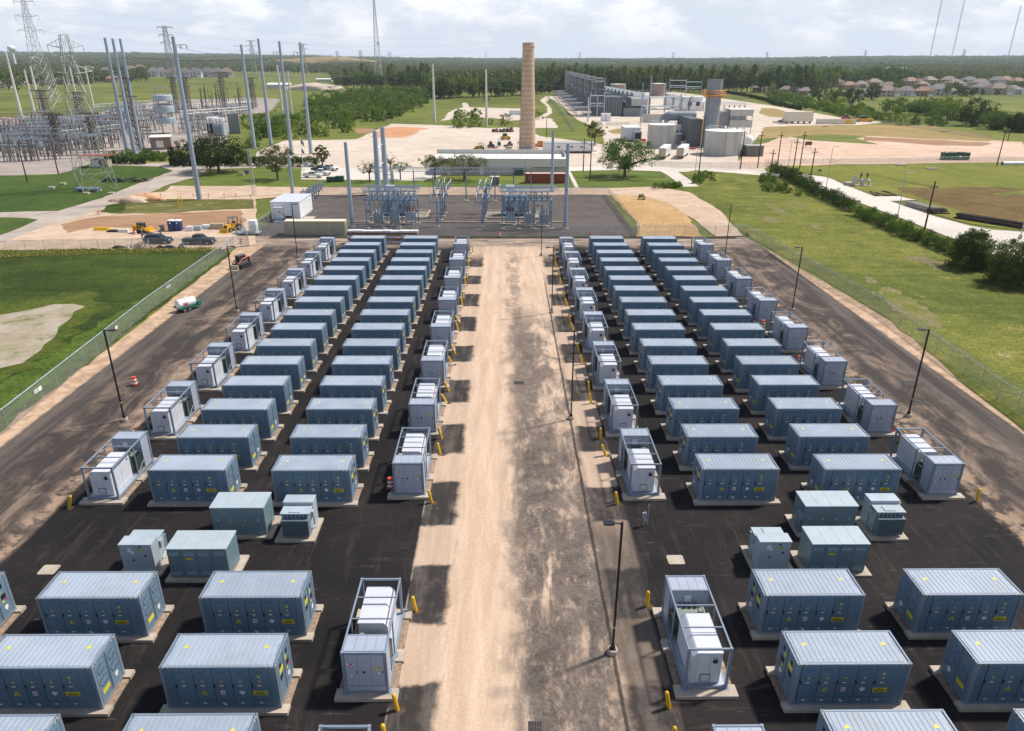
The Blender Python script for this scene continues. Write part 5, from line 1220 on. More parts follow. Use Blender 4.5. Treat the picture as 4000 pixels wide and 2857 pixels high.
for i, (x, y) in enumerate(((1223,325), (1335,305), (1432,290), (1722,290), (1857,288), (1995,290), (2098,290), (2232,298))):
    p = g('m1', x, y); b = MB(); b.bar((0, 0, 0), (0, 0, 1.3), .09); b.box((-.1, -.05, 1.0), (.1, .05, 1.3)); o = b.build('survey_stake', ORANGE); o.location = (p.x, p.y, 0); tag(o, f'orange survey stake, {ORD[i]} along the edge of the dug lot', 'stake', 'orange survey stakes')
for i, x in enumerate((1592, 1620)):
    p = g('m1', x, 368-5*i); b = MB(); b.tube([(0, 0, 0), (0, 0, 2.6), (0, 0, 2.7)], [.09, .09, .03], 8); o = b.build('marker_post', YEL); o.location = (p.x, p.y, 0); tag(o, ['slim yellow marker post nearer the dirt heaps', 'slim yellow marker post nearer the tall steel pole'][i], 'post', 'yellow marker posts')
def tracks(r, x0, x1, w, h=.75):
    for y in (-w, w):
        b = MB(); n = 12; pts = [(x0+.3*math.cos(a)-.0, h/2+h/2*math.sin(a)) for a in np.linspace(math.pi/2, 3*math.pi/2, 7)]+[(x1+.3*math.cos(a), h/2+h/2*math.sin(a)) for a in np.linspace(-math.pi/2, math.pi/2, 7)]
        b.yprism(pts, y-.2, y+.2); b.build('track', TYRE, r)
def track_loader(p, rz, paint, label, low=False, arms=True):
    r = E('track_loader', (p[0], p[1], .03), label, 'track loader', None, rz); tracks(r, -1.1, .9, .72)
    b = MB(); b.yprism([(-1.5, .5), (1.1, .5), (1.0, 1.1), (-.6, 1.15), (-1.5, 1.5)], -.5, .5); b.box((-1.65, -.5, .6), (-1.3, .5, 1.65)); b.build('chassis', GREYM if low else paint, r, bevel=.03)
    b = MB()
    for x, y in ((-.6, -.45), (-.6, .45), (.75, -.45), (.75, .45)): b.bar((x, y, 1.1), (x*.92, y, 2.1), .09)
    b.box((-.75, -.5, 2.08), (.85, .5, 2.18)); b.build('cab', GREYM, r)
    b = MB(); b.box((-.58, -.42, 1.15), (.70, .42, 2.07)); b.build('window', GLASS, r)
    for y in (-.62, .62):
        b = MB(); b.tube([(-1.35, y, 1.75), (.2, y, 1.6), (1.4, y, .95 if low else 1.0), (1.75, y, .35 if low else .9)], .10, 4); b.bar((-1.35, y, .9), (-1.3, y, 1.8), .16); b.build('lift_arm', paint, r)
    b = MB(); z = .02 if low else .6
    b.yprism([(1.75, z), (2.5, z), (2.5, z+.06), (1.95, z+.12), (1.95, z+.75), (1.8, z+.8)], -.95, .95); b.build('bucket', CATY if not low else TANP, r)
    return r
track_loader(g('m1', 1265, 597), -.15, CATY, 'yellow track loader behind the black parked vehicle'); track_loader(g('m1', 2150, 900), -1.95, REDM, 'red and grey track loader with its bucket down on the yard road', True)
def tractor(p, rz, paint, label, front=True, cat='backhoe'):
    r = E('wheel_loader', (p[0], p[1], .03), label, cat, None, rz)
    b = MB(); b.yprism([(-1.3, .6), (1.7, .6), (1.7, 1.55), (.2, 1.7), (-1.3, 1.3)], -.42, .42); b.build('chassis', paint, r, bevel=.04)
    b = MB(); b.box((1.705, -.3, .8), (1.73, .3, 1.45)); b.build('grille', BLACK, r)
    b = MB()
    for x in (-1.1, .15):
        for y in (-.6, .6): b.bar((x, y, 1.3), (x, y, 2.7), .10)
    b.box((-1.25, -.72, 2.7), (.3, .72, 2.82)); b.build('cab', GREYM, r)
    b = MB(); b.box((-.9, -.25, 1.3), (-.4, .25, 1.9)); b.build('seat', BLACK, r)
    for x, rd in ((-1.0, .72), (1.35, .5)):
        for y in (-.85, .85): wheel(r, x, y, rd, .4)
    b = MB(); b.tube([(.8, -.5, 1.2), (2.2, -.5, .6)], .1, 4); b.tube([(.8, .5, 1.2), (2.2, .5, .6)], .1, 4); b.yprism([(2.1, .1), (2.9, .1), (2.9, .16), (2.3, .25), (2.25, .95), (2.1, .95)], -1.1, 1.1); b.build('bucket', paint, r)
    b = MB(); b.tube([(-1.3, 0, 1.1), (-1.9, 0, 2.4), (-2.7, 0, 1.6), (-2.6, 0, .7)], .14, 4); b.build('boom', paint, r); return r
tractor(g('m1', 2065, 578), -2.0, CATY, 'yellow backhoe with open cab at the substation stairs')
# generator with fenced platform by the gate
p = g('m1', 2225, 610); r = E('equipment_skid', (p.x-.5, p.y, .03), 'grey equipment skid with mesh rails left of the control building', 'equipment skid')
b = MB(); b.box((-1.8, -1, .4), (2.5, 1.2, .55)); 
for x in (-1.8, 0, 2.4):
    for y in (-1, 1.1): b.bar((x, y, 0), (x, y, 1.7), .06)
for z in (1.1, 1.7): b.bar((-1.8, -1, z), (2.4, -1, z), .05); b.bar((-1.8, 1.1, z), (2.4, 1.1, z), .05)
b.bar((-3.2, 0, 0), (-1.8, 0, .5), .3); b.build('platform', GALV, r); b = MB(); b.box((.6, -.6, .56), (2.0, .8, 2.9)); b.build('cabinet', WHITE, r)
# water tanker trailer
p = g('m1', 1665, 1278); r = E('water_trailer', (p.x, p.y, .03), 'white water tank trailer with green frame beside the tall grass fence', 'water trailer', None, .95); r.scale = (.88,)*3
b = MB(); b.box((-1.5, -.75, .45), (1.6, .75, .60)); b.bar((1.6, -.6, .52), (2.9, 0, .5), .12); b.bar((1.6, .6, .52), (2.9, 0, .5), .12); b.box((1.5, -.75, .6), (2.1, .7, 1.2)); b.box((-1.7, -.9, .6), (-.3, -.72, .9)); b.box((-1.7, .72, .6), (-.3, .9, .9)); b.build('chassis', M('trailer_green', (.02,.17,.10), .45, 0, .1), r)
b = MB(); b.tube([(-1.6, 0, 1.25), (-1.5, 0, 1.25), (1.3, 0, 1.25), (1.42, 0, 1.25)], [.55, .72, .72, .55], 18); b.lathe([(.28, 1.9), (.28, 2.05)], 12, (0, 0, 0)); to = b.build('tank', WHITE, r, smooth=False)
b = MB(); 
for z, w in ((1.42, .42), (1.27, .34), (1.12, .42)): b.box((-.5-w, -.745+abs(z-1.25)*.15, z-.05), (-.5+w, -.70, z+.05))
b.build('lettering', RED, to)
for y in (-.82, .82):
    for x in (-.9, -.1): wheel(r, x, y, .36, .22)
# people on the construction lot
SKIN = M('skin', (.42,.25,.17), .6, 0, .05)
def person(p, rz, label, hat, shirt, trousers, lean=.0):
    r = E('person', (p[0], p[1], .04), label, 'person', 'workers on the construction lot', rz)
    pts = {'pel': (0,0,.95), 'ch': (lean*.6,0,1.30), 'nk': (lean,0,1.50), 'hd': (lean*1.1+.02,0,1.66), 'sl': (lean*.9,.20,1.43), 'el': (lean+.05,.27,1.14), 'hl': (lean+.24,.22,.95), 'sr': (lean*.9,-.20,1.43), 'er': (lean+.05,-.27,1.14), 'hr': (lean+.24,-.22,.95), 'kl': (.04,.10,.5), 'fl': (-.02,.11,.08), 'tl': (.14,.12,.04), 'kr': (.0,-.10,.5), 'fr': (-.06,-.11,.08), 'tr': (.10,-.12,.04)}
    rad = {'pel': .15, 'ch': .155, 'nk': .065, 'hd': .10, 'sl': .075, 'el': .05, 'hl': .04, 'sr': .075, 'er': .05, 'hr': .04, 'kl': .07, 'fl': .05, 'tl': .045, 'kr': .07, 'fr': .05, 'tr': .045}
    def skin(name, es, mat, grow, par, root):
        keys = []
        for q in es:
            for k in q:
                if k not in keys: keys.append(k)
        me = bpy.data.meshes.new(name); me.from_pydata([pts[k] for k in keys], [(keys.index(a), keys.index(c)) for a, c in es], []); me.materials.append(mat)
        o = bpy.data.objects.new(name, me); COL.objects.link(o); o.parent = par
        o.modifiers.new('skin', 'SKIN')
        for i, k in enumerate(keys):
            me.skin_vertices[0].data[i].radius = (rad[k]+grow,)*2; me.skin_vertices[0].data[i].use_root = (k == root)
        o.modifiers.new('smooth', 'SUBSURF').levels = 1; o.modifiers['smooth'].render_levels = 1
        return o
    legs = [('pel', 'kl'), ('kl', 'fl'), ('fl', 'tl'), ('pel', 'kr'), ('kr', 'fr'), ('fr', 'tr')]; torso = [('pel', 'ch'), ('ch', 'nk'), ('ch', 'sl'), ('sl', 'el'), ('ch', 'sr'), ('sr', 'er')]
    skin('body', legs+torso+[('nk', 'hd'), ('el', 'hl'), ('er', 'hr')], SKIN, 0, r, 'pel')
    skin('trousers', legs, trousers, .02, r, 'pel'); skin('shirt', torso, shirt, .022, r, 'pel')
    x, y, z = pts['hd']; b = MB(); b.lathe([(.15, .05), (.125, .06), (.115, .11), (.04, .155)], 12, (x, y, z)); b.build('hard_hat', hat, r); return r
p = g('m1', 1403, 650); person((p.x, p.y+1.5), -1.6, 'person in a white hard hat standing behind the black parked vehicle', WHITE, GREYM, BLUEP)
p = g('m1', 1300, 650); person((p.x-.9, p.y+.3), .2, 'person in dark clothes leaning at the open hatch of the black vehicle', WHITE, BLUEP, GREYM, .12)
p = g('r2', 2262, 1290); person((p.x, p.y), -1.6, 'person in a bright safety vest among the machines by the chimney', WHITE, YLAB, GREYM)
# ================================================================ chimney, buildings, power plant
BRICK = None
def chimney():
    global BRICK
    mt, N = newmat('tan_brick'); p = N.pos('obj'); x, y, z = N.xyz(p)
    at_ = N.new('ShaderNodeMath', operation='ARCTAN2'); N.put(at_, 0, y); N.put(at_, 1, x); th = S(N.nt, at_.outputs[0])
    br = N.new('ShaderNodeTexBrick'); N.put(br, 'Vector', N.vec(th*2.6, z, 0.0)); N.put(br, 'Scale', 3.0); N.put(br, 'Color1', (.50,.355,.235)); N.put(br, 'Color2', (.43,.30,.195)); N.put(br, 'Mortar', (.54,.42,.31)); N.put(br, 'Mortar Size', .012)
    n = N.noise(N.vec(x, y, z*.2), .5, 6, .65); k = N.step(n, .3, .7, .86, 1.12)
    N.out(N.bsdf(N.scale(S(N.nt, br.outputs[0]), N.vec(k, k, k)), .9)); BRICK = mt
    c = g('r3', 137, 1345); r = E('brick_chimney', (c.x, c.y+1.5, 0), 'tall tapering tan brick chimney ringed with pale steel bands', 'chimney')
    R0, R1, H = 3.3, 2.05, 38.8; b = MB()
    pr = [(R0, 0), (R0*.985, 1)]+[(R0+(R1-R0)*(z/H)**.92, z) for z in range(3, 37, 2)]+[(R1+.02, H-1.8), (R1+.25, H-1.4), (R1+.25, H-.9), (R1+.08, H-.7), (R1+.08, H), (R1-.35, H), (R1-.4, H-3)]
    b.lathe(pr, 40, cap=False); b.build('shaft', BRICK, r, smooth=False)
    b = MB()
    for k in range(21):
        z = 2.2+1.72*k; q = R0+(R1-R0)*(z/H)**.92+.02; b.lathe([(q, z), (q+.03, z+.02), (q+.03, z+.18), (q, z+.2)], 40, cap=False)
    b.build('steel_band', M('band_steel', (.62,.56,.48), .5, .1, .1), r)
    b = MB(); b.tube([(-R0-.12, -.6, 0), (-R1-.15, -.4, H)], .05, 5); b.build('lightning_cable', GALVD, r)
    b = MB(); b.box((-1.0, -R0-.05, .0), (1.0, -R0+.5, 2.4)); b.build('hatch', GALVD, r)
chimney()
SIDING = M('grey_green_siding', (.135,.145,.125), .55, 0, .08, .6, (.16,.16,.13), .4, streak=True); SIDEL = M('pale_siding', (.50,.49,.46), .55, 0, .08, .6, (.36,.33,.28), .4, streak=True); WROOF = M('white_metal_roof', (.80,.79,.76), .5, 0, .04, .5); GROOF = M('grey_metal_roof', (.36,.37,.37), .5, .1, .08, .6)
def long_building():
    a = g('r3', 478, 1558); x1, x0, y0 = a.x, -21.5, a.y; r = E('metal_building', (x0, y0, 0), 'long low grey-green metal building with white stepped roof', 'building'); w = x1-x0; d = 16
    b = MB(); b.box((0, 0, 0), (w, d, 2.5)); n = int(w/.8)
    for k in range(n): b.box((.1+w*k/n, -.03, .1), (.22+w*k/n, 0, 2.45))
    b.build('wall', SIDEL, r)
    b = MB(); b.xprism([(-.8, 2.45), (2.2, 4.5), (2.2, 4.62), (-.85, 2.56)], -.2, w+.2)
    n = int(w/.5)
    for k in range(n): b.xprism([(-.83, 2.565), (2.2, 4.625), (2.2, 4.66), (-.83, 2.60)], w*k/n, w*k/n+.07)
    b.build('roof_skirt', SIDING, r)
    b = MB(); b.xprism([(2.2, 4.5), (11, 5.0), (11, 5.1), (2.2, 4.63)], -.2, w+.2); n = int(w/.6)
    for k in range(n): b.xprism([(2.2, 4.64), (11, 5.105), (11, 5.15), (2.2, 4.68)], w*k/n, w*k/n+.06)
    b.build('roof', WROOF, r)
    b = MB(); b.box((0, 2.3, 2.5), (w, 15.9, 4.45)); b.box((0, 11.02, 4.46), (w, 11.4, 6.4)); b.box((w-.25, 5.0, 4.46), (w, 11.0, 6.0))
    b.build('parapet', SIDEL, r)
    b = MB(); b.box((4, -.05, .1), (5.1, 0, 2.2)); b.box((14, -.05, .1), (15.1, 0, 2.2)); b.build('door', WHITE, r)
    b = MB(); b.box((w-16.5, -.06, .1), (w-13.2, -.001, 2.3)); b.build('green_door', M('shutter_green', (.045,.10,.07), .5), r)
    b = MB(); b.tube([(w-12.6, -.15, .2), (w-12.6, -.15, 4)], .07, 6); b.tube([(w-12.6, -.15, .5), (w-11.2, -.3, .5)], .07, 6); b.lathe([(.35, 0), (.35, .8)], 10, (w-10.9, -.6, 0)); b.build('pipework', GREYM, r)
    for k in (8, 19, 27): b = MB(); b.tube([(k, 4.5, 4.8), (k, 4.5, 5.6)], .07, 6); b.build('vent_pipe', GREYM, r)
long_building()
p = g('r2', 2123, 1645); r = E('air_conditioner', (p.x, p.y, 0), 'dark boxy air conditioner on a slab before the long metal building', 'air conditioner'); b = MB(); b.box((-1.2, -.8, .12), (1.2, .8, 2.3)); b.build('casing', GREYM, r); b = MB(); b.box((-1.3, -.9, 2.3), (1.3, .9, 2.42)); b.build('cover', TANR, r); b = MB(); b.box((-1.6, -1.1, 0), (1.6, 1.1, .12)); b.build('slab', CONC, r)
for x, lab in ((105, 'white peaked canopy tent at the foot of the chimney, the left one'), (185, 'white peaked canopy tent at the foot of the chimney, the right one')):
    p = g('r3', x, 1385); r = E('canopy_tent', (p.x, p.y+17, 0), lab, 'tent', 'canopy tents'); b = MB(); h = 3.1
    b.add([(-2.2, -2.2, h), (2.2, -2.2, h), (2.2, 2.2, h), (-2.2, 2.2, h), (0, 0, h+1.9), (-2.2, -2.2, h-.3), (2.2, -2.2, h-.3), (2.2, 2.2, h-.3), (-2.2, 2.2, h-.3), (-.7, -.7, h+.75), (.7, -.7, h+.75), (.7, .7, h+.75), (-.7, .7, h+.75)], [(0,1,10,9), (1,2,11,10), (2,3,12,11), (3,0,9,12), (9,10,4), (10,11,4), (11,12,4), (12,9,4), (5,6,1,0), (6,7,2,1), (7,8,3,2), (8,5,0,3)]); b.build('canopy', WHITE, r)
    for sx in (-2.1, 2.1):
        for sy in (-2.1, 2.1): b = MB(); b.bar((sx, sy, 0), (sx, sy, h), .06); b.build('leg', GALV, r)
# site office trailer
a, q = g('r3', 278, 1362), g('r3', 722, 1362); w = q.x-a.x
r = E('site_office', (a.x, a.y, 0), 'long white office trailer with small windows beside the chimney', 'office trailer')
b = MB(); b.box((0, 0, .75), (w, 5.5, 3.6)); n = 40
for k in range(n): b.box((w*k/n+.1, -.02, .8), (w*k/n+.14, 0, 3.55))
b.build('wall', WHITE, r); b = MB(); b.xprism([(-.15, 3.55), (5.65, 3.55), (5.65, 3.75), (2.75, 4.15), (-.15, 3.75)], -.15, w+.15); b.build('roof', GROOF, r)
b = MB()
for k in range(8): b.box((.5+w*k/8, .3, .2), (.9+w*k/8, 5.2, .75))
b.bar((.2, .5, .65), (w+1.2, .5, .65), .15); b.build('undercarriage', BLACK, r)
for t in (.075, .915):
    b = MB(); b.box((w*t-.5, -.04, .85), (w*t+.5, -.021, 3.0)); b.build('door', WROOF, r); b = MB()
    for k in range(3): b.box((w*t-.8, -.3-.35*(2-k)-.2, 0), (w*t+.8, -.3-.35*(2-k)+.15, .25*(k+1)))
    for s in (-.8, .8): b.bar((w*t+s, -1.2, 0), (w*t+s, -1.2, 1.1), .05); b.bar((w*t+s, -1.2, 1.1), (w*t+s, -.1, 1.8), .05)
    b.build('stair', GREYM, r)
for t in (.30, .56, .76): b = MB(); b.box((w*t-.7, -.05, 1.9), (w*t+.7, -.021, 2.75)); b.box((w*t-.5, -.06, 2.0), (w*t-.05, -.05, 2.65), 1); b.box((w*t+.05, -.06, 2.0), (w*t+.5, -.05, 2.65), 1); b.build('window', [TANR, GREYM], r)
# machines round the chimney
tractor((g('r2', 1980, 1360).x, g('r2', 1980, 1360).y+9), 2.8, CATY, 'old yellow tractor with square cab left of the chimney', cat='tractor')
def sbox(name, cat, p, s, mat, label, cab=True, rz=0.0, wheels=True):
    r = E(name, (p[0], p[1], .02), label, cat, None, rz); x, y, z = s
    b = MB(); b.yprism([(-x/2, .3), (x/2, .3), (x/2, z*.55), (x*.1, z*.62), (-x/2, z*.5)], -y/2, y/2); b.build('chassis', mat, r, bevel=.05)
    if cab:
        b = MB(); b.yprism([(-x*.3, z*.5), (x*.2, z*.6), (x*.15, z), (-x*.25, z)], -y*.42, y*.42); co = b.build('cab', GREYM, r, bevel=.04); b = MB(); b.box((-x*.2, -y*.44, z*.65), (x*.12, -y*.421, z*.92)); b.build('window', GLASS, co)
    if wheels:
        for sx in (-.33, .33):
            for sy in (-.5, .5): wheel(r, sx*x, sy*y, min(.6, z*.24), .35)
    return r
M3 = [('forklift', 'forklift', (2085, 1340), (2.6, 1.5, 2.6), BLUEP, 'dark blue forklift left of the chimney', True), ('generator', 'generator', (2128, 1345), (1.4, 1.2, 1.2), RED, 'small dark red generator beside the blue forklift', False), ('storage_bin', 'tank', (2158, 1310), (1.3, 1.3, 3.2), GREEN, 'tall dark green upright tank by the flag-less mast', False), ('road_roller', 'roller', (2215, 1250), (4.2, 2.0, 2.8), CATY, 'yellow road roller with canopy left of the chimney', True), ('welding_cart', 'cart', (2220, 1312), (1.6, 1.3, 1.4), S_BROWN, 'brown engine cart left of the chimney foot', False), ('compactor', 'compactor', (2255, 1305), (2.2, 1.5, 1.8), GREYM, 'small grey compactor with bright panels at the chimney', True), ('engine_skid', 'engine', (2245, 1350), (2.8, 1.4, 1.3), GREYM, 'dark engine skid in front of the chimney', False)]
for nm, cat, (x, y), s, mt_, lab, cb in M3:
    p = g('r2', x, y); sbox(nm, cat, (p.x, p.y+(9 if y > 1330 else 3)), s, mt_, lab, cb, .2, nm in ('forklift', 'road_roller', 'compactor', 'welding_cart'))
p = g('r2', 2190, 1175); b = MB(); rn = random.Random(8)
for k in range(26): x, y = rn.uniform(-5, 5), rn.uniform(-1.2, 1.2); b.bc((x, y, 0), (rn.uniform(.5, 1.8), rn.uniform(.5, 1.3), rn.uniform(.6, 2.4)), rn.choice([0, 0, 1]), rn.random())
o = b.build('scrap_row', [GREYM, REDM]); o.location = (p.x, p.y, 0); tag(o, 'row of dark and red machine scrap behind the roller', 'scrap machinery')
p = g('r3', 250, 1305); r = E('skip', (p.x, p.y, 0), 'open orange skip between chimney and office trailer', 'skip'); b = MB(); b.yprism([(-2.3, .2), (2.3, .2), (2.7, 2.0), (-2.7, 2.0)], -1.1, -1.0); b.yprism([(-2.3, .2), (2.3, .2), (2.7, 2.0), (-2.7, 2.0)], 1.0, 1.1); b.box((-2.5, -1, .2), (-2.35, 1, 1.9)); b.box((2.35, -1, .2), (2.5, 1, 1.9)); b.box((-2.4, -1, .15), (2.4, 1, .25)); b.build('skip_body', ORM, r)
b = MB(); rn = random.Random(2)
for k in range(20): b.bar((rn.uniform(-2, 2), rn.uniform(-.8, .8), 1.2), (rn.uniform(-2, 2), rn.uniform(-.8, .8), 2.2), .18)
b.build('scrap', S_BROWN, r)
p = g('r3', 218, 1340); sbox('pump_unit', 'pump', (p.x, p.y, 0), (1.6, 1.6, 2.2), WHITE, 'small white pump unit at the right foot of the chimney', False, 0, False)
p = g('r3', 40, 1022); plain_container('shipping_container', 9, (p.x-5, p.y, 0), WHITE, WROOF, 'small white storage box far behind the chimney', 'shipping container')
# flagpole and board
p = g('r2', 425, 1530); r = E('flagpole', (p.x, p.y, 0), 'white flagpole with two drooping flags by the white pickups', 'flagpole'); b = MB(); b.tube([(0, 0, 0), (0, 0, 10.2)], [.10, .06], 8); b.lathe([(.02, 10.2), (.1, 10.28), (.02, 10.38)], 8); b.build('mast', WHITE, r)
FLAG = [M('flag_blue', (.03,.04,.14), .8), M('flag_red', (.42,.03,.04), .8), M('flag_white', (.7,.68,.66), .8)]
b = MB()
for k in range(9):
    for j in range(6):
        a0, a1 = .05+.15*j, .05+.15*(j+1); zt = lambda a, t: 9.9-a*.95-1.35*t
        b.quad(*[(a, .08*math.sin(5*a+t*3), zt(a, t)) for a, t in ((a0, k/9), (a1, k/9), (a1, (k+1)/9), (a0, (k+1)/9))], m=0 if (j < 3 and k < 5) else 1+(k % 2))
b.build('flag', FLAG, r)
b = MB()
for j in range(5):
    a0, a1 = .05+.15*j, .05+.15*(j+1)
    for (t0, t1, mm) in ((0, .5, 0 if j < 2 else 2), (.5, 1, 0 if j < 2 else 1)): b.quad(*[(a, .08*math.sin(5*a+t*3), 7.2-a*.95-1.2*t) for a, t in ((a0, t0), (a1, t0), (a1, t1), (a0, t1))], m=mm)
b.build('flag', FLAG, r)
p = g('r2', 440, 1510); r = E('notice_board', (p.x+.3, p.y, 0), 'grey notice board on two legs beside the flagpole', 'sign'); b = MB(); b.bar((-.6, 0, 0), (-.6, 0, 1.0), .08); b.bar((.6, 0, 0), (.6, 0, 1.0), .08); b.build('leg', GALV, r); b = MB(); b.box((-.8, -.05, .9), (.8, .05, 2.3)); b.build('board', GALV, r)
b = MB()
for k in range(9): b.box((3.0*k, -.1, .03), (3.0*k+2.3, .15, .20))
p = g('r2', 420, 1603); o = b.build('parking_kerb', M('kerb_orange', (.62,.36,.16), .8)); o.location = (p.x, p.y, 0); tag(o, 'row of faded orange parking kerbs at the edge of the lot', 'kerb')
# ---- storage tanks
TANKM = M('tank_paint', (.46,.46,.43), .5, 0, .08, .35, (.20,.18,.15), .45, streak=True); PINKT = M('brown_tank_paint', (.30,.22,.19), .55, 0, .08, .3, (.22,.16,.13), .4, streak=True)
def tank(c, rad, h, mat, label, rail=True, n=48):
    r = E('storage_tank', (c[0], c[1], 0), label, 'storage tank'); b = MB(); b.lathe([(rad, 0), (rad, h), (rad*.985, h)], n, cap=False); nb = 4
    b.build('shell', mat, r)
    b = MB()
    for k in range(nb+1): z = h*k/nb; b.lathe([(rad+.01, max(0, z-.06)), (rad+.07, max(0.01, z-.05)), (rad+.07, z+.05), (rad+.01, z+.06)], n, cap=False)
    for k in range(14): a = 2*math.pi*k/14; b.bar((rad*1.005*math.cos(a), rad*1.005*math.sin(a), 0), (rad*1.005*math.cos(a), rad*1.005*math.sin(a), h), .07)
    b.build('stiffener', mat, r)
    b = MB(); b.lathe([(rad+.12, h), (rad+.12, h+.12), (.05, h+.62)], n); b.build('roof', WROOF, r)
    if rail:
        b = MB(); m_ = 22
        for k in range(m_):
            a, a2 = 2*math.pi*k/m_, 2*math.pi*(k+1)/m_; P0, P1 = [(rad*math.cos(t), rad*math.sin(t)) for t in (a, a2)]
            b.bar((*P0, h+.1), (*P0, h+1.2), .05)
            for z in (.65, 1.2): b.bar((*P0, h+z), (*P1, h+z), .04)
        b.build('railing', GALV, r)
        b = MB()
        for s in (-.25, .25): b.bar((s+rad*.35, -rad*.96, 0), (s+rad*.35, -rad*.96, h+1.2), .07)
        for k in range(int(h/.5)): b.bar((-.25+rad*.35, -rad*.96, .4+.5*k), (.25+rad*.35, -rad*.96, .4+.5*k), .04)
        b.tube([(-rad*.2, -rad-.1, 0), (-rad*.2, -rad-.1, h*.95), (-rad*.2, -rad+.6, h+.4)], .1, 6); b.build('ladder', GALV, r)
        b = MB(); b.lathe([(.4, h+.4), (.4, h+1.5), (.15, h+1.6)], 10, (.2, .3, 0)); b.build('vent', WROOF, r)
    return r
tank((64.6, 307.5), 5.7, 8.9, TANKM, 'tall pale grey storage tank behind the two semi-trailers'); tank((83.5, 283.6), 7.2, 8.6, TANKM, 'wide pale grey storage tank with rim railing, in front of the stack')
tank((127.9, 863), 8.8, 9.4, PINKT, 'brown tank partly hidden behind the row of curved hoods', False); tank((159.4, 795), 7.6, 11.9, PINKT, 'brown tank in front of the pine forest right of the steel masts', False)
# ---- exhaust stack with orange platform
STK = M('stack_grey_blue', (.235,.275,.31), .55, .1, .08, .4, (.10,.11,.12), .4, streak=True); STKD = M('dark_plant_steel', (.085,.10,.115), .6, .1, .2, .3, (.12,.11,.10), .4, streak=True); STKM = M('mid_plant_steel', (.235,.255,.275), .6, .1, .15, .3, (.11,.10,.10), .4, streak=True); ORP = M('platform_orange', (.66,.26,.035), .5, 0, .08)
r = E('exhaust_stack', (84.7, 308.5, 0), 'thick grey-blue steel exhaust stack with an orange walkway ring', 'exhaust stack')
b = MB(); b.lathe([(3.0, 0), (3.0, 26.1), (2.85, 26.1), (2.8, 22)], 40, cap=False); b.build('shell', STK, r)
b = MB()
for z in (3.2, 7.0, 10.6, 14.2, 17.7, 24.6, 26.0): b.lathe([(3.0, z), (3.10, z+.03), (3.10, z+.13), (3.0, z+.16)], 40, cap=False)
for i, z in enumerate((3.2, 7.0, 10.6, 14.2)): a = -1.57+(.35 if i % 2 else -.45); b.bar((3.0*math.cos(a), 3.0*math.sin(a), z), (3.0*math.cos(a), 3.0*math.sin(a), z+3.6), .12)
b.build('seam_ring', STKM, r)
b = MB(); z = 20.2; b.lathe([(3.05, z-.25), (4.7, z-.25), (4.7, z+.08), (3.05, z+.08)], 24, cap=False); n = 24
for k in range(n):
    a, a2 = 2*math.pi*k/n, 2*math.pi*(k+1)/n; p0, p1 = [(4.65*math.cos(t), 4.65*math.sin(t)) for t in (a, a2)]
    b.bar((*p0, z), (*p0, z+1.7), .13)
    for q in (.9, 1.7): b.bar((*p0, z+q), (*p1, z+q), .14)
    if k % 2 == 0: b.bar((3.02*math.cos(a), 3.02*math.sin(a), z-1.1), (4.5*math.cos(a), 4.5*math.sin(a), z), .2)
b.build('platform', ORP, r)
for s, mt_, z1 in ((-1, CATY, 12.5), (1, ORP, 10.5)):
    b = MB()
    for q in (-.35, .35): b.bar((s*3.25, q-.6, 0), (s*3.25, q-.6, z1), .1)
    for k in range(int(z1/.45)): b.bar((s*3.25, -.95, .3+.45*k), (s*3.25, -.25, .3+.45*k), .08)
    for k in range(int(z1/1.2)): b.lathe([(.55, 0), (.55, .1)], 8, (s*3.55, -.6, 1+1.2*k), cap=False)
    b.build('ladder', mt_, r)
r = E('heat_recovery_unit', (79.3, 309, 0), 'dark ribbed steel casing left of the exhaust stack', 'plant casing')
b = MB(); b.box((-2.4, 0, 0), (2.2, 26, 10.8)); 
for k in range(7): b.box((-2.3+.65*k, -.22, 0), (-2.05+.65*k, -.001, 10.6), 1)
for k in range(10): b.box((-2.62, 1+2.5*k, 0), (-2.401, 1.3+2.5*k, 10.6), 1)
b.build('casing', [STKD, STKM], r)
r = E('exhaust_duct', (70.5, 334, 0), 'large ribbed grey-blue duct bending over towards the exhaust stack', 'duct'); b = MB()
path = [(0, 0, 3)]+[(3.2-3.2*math.cos(a), 0, 7.3+3.2*math.sin(a)) for a in np.linspace(0, math.pi/2, 8)]+[(14, 0, 10.5)]
b.tube(path, 2.0, 20); b.build('duct_shell', STK, r)
b = MB()
for k in range(1, len(path)-1): b.tube([Vector(path[k])-Vector((.06, 0, .06)), Vector(path[k])+Vector((.06, 0, .06))], 2.09, 20)
for k in range(6): b.tube([(5+1.5*k, 0, 10.5), (5.12+1.5*k, 0, 10.5)], 2.09, 20)
b.build('rib', STKM, r)
r = E('turbine_hall', (74, 326, 0), 'pale rounded turbine enclosure under the big duct', 'turbine enclosure'); b = MB(); b.yprism([(-1.5, 0), (6, 0), (6, 6.2), (5, 7.4), (0, 7.4), (-1.5, 6.2)], 0, 10); b.build('wall', WHITE, r); b = MB(); 
for k in range(4): b.box((-1.2+1.8*k, -.1, .4), (-.1+1.8*k, -.001, 5.2))
b.tube([(0, -.6, 0), (0, -.6, 4), (3.5, -.6, 4), (3.5, -.6, 0)], .25, 8); b.build('pipework', STKM, r)
r = E('filter_house', (116.5, 370, 0), 'pale grey filter house raised on legs right of the stack', 'filter house'); b = MB(); b.box((-5.5, 0, 2.8), (5.5, 11, 6.2)); b.box((-5.5, 0, 8.2), (5.5, 11, 11)); b.box((-5.2, .4, 6.2), (2.5, 10.6, 8.2), 1)
for x in (-5.2, -1.8, 1.8, 5.2):
    for y in (.3, 10.7): b.bar((x, y, 0), (x, y, 11), .3)
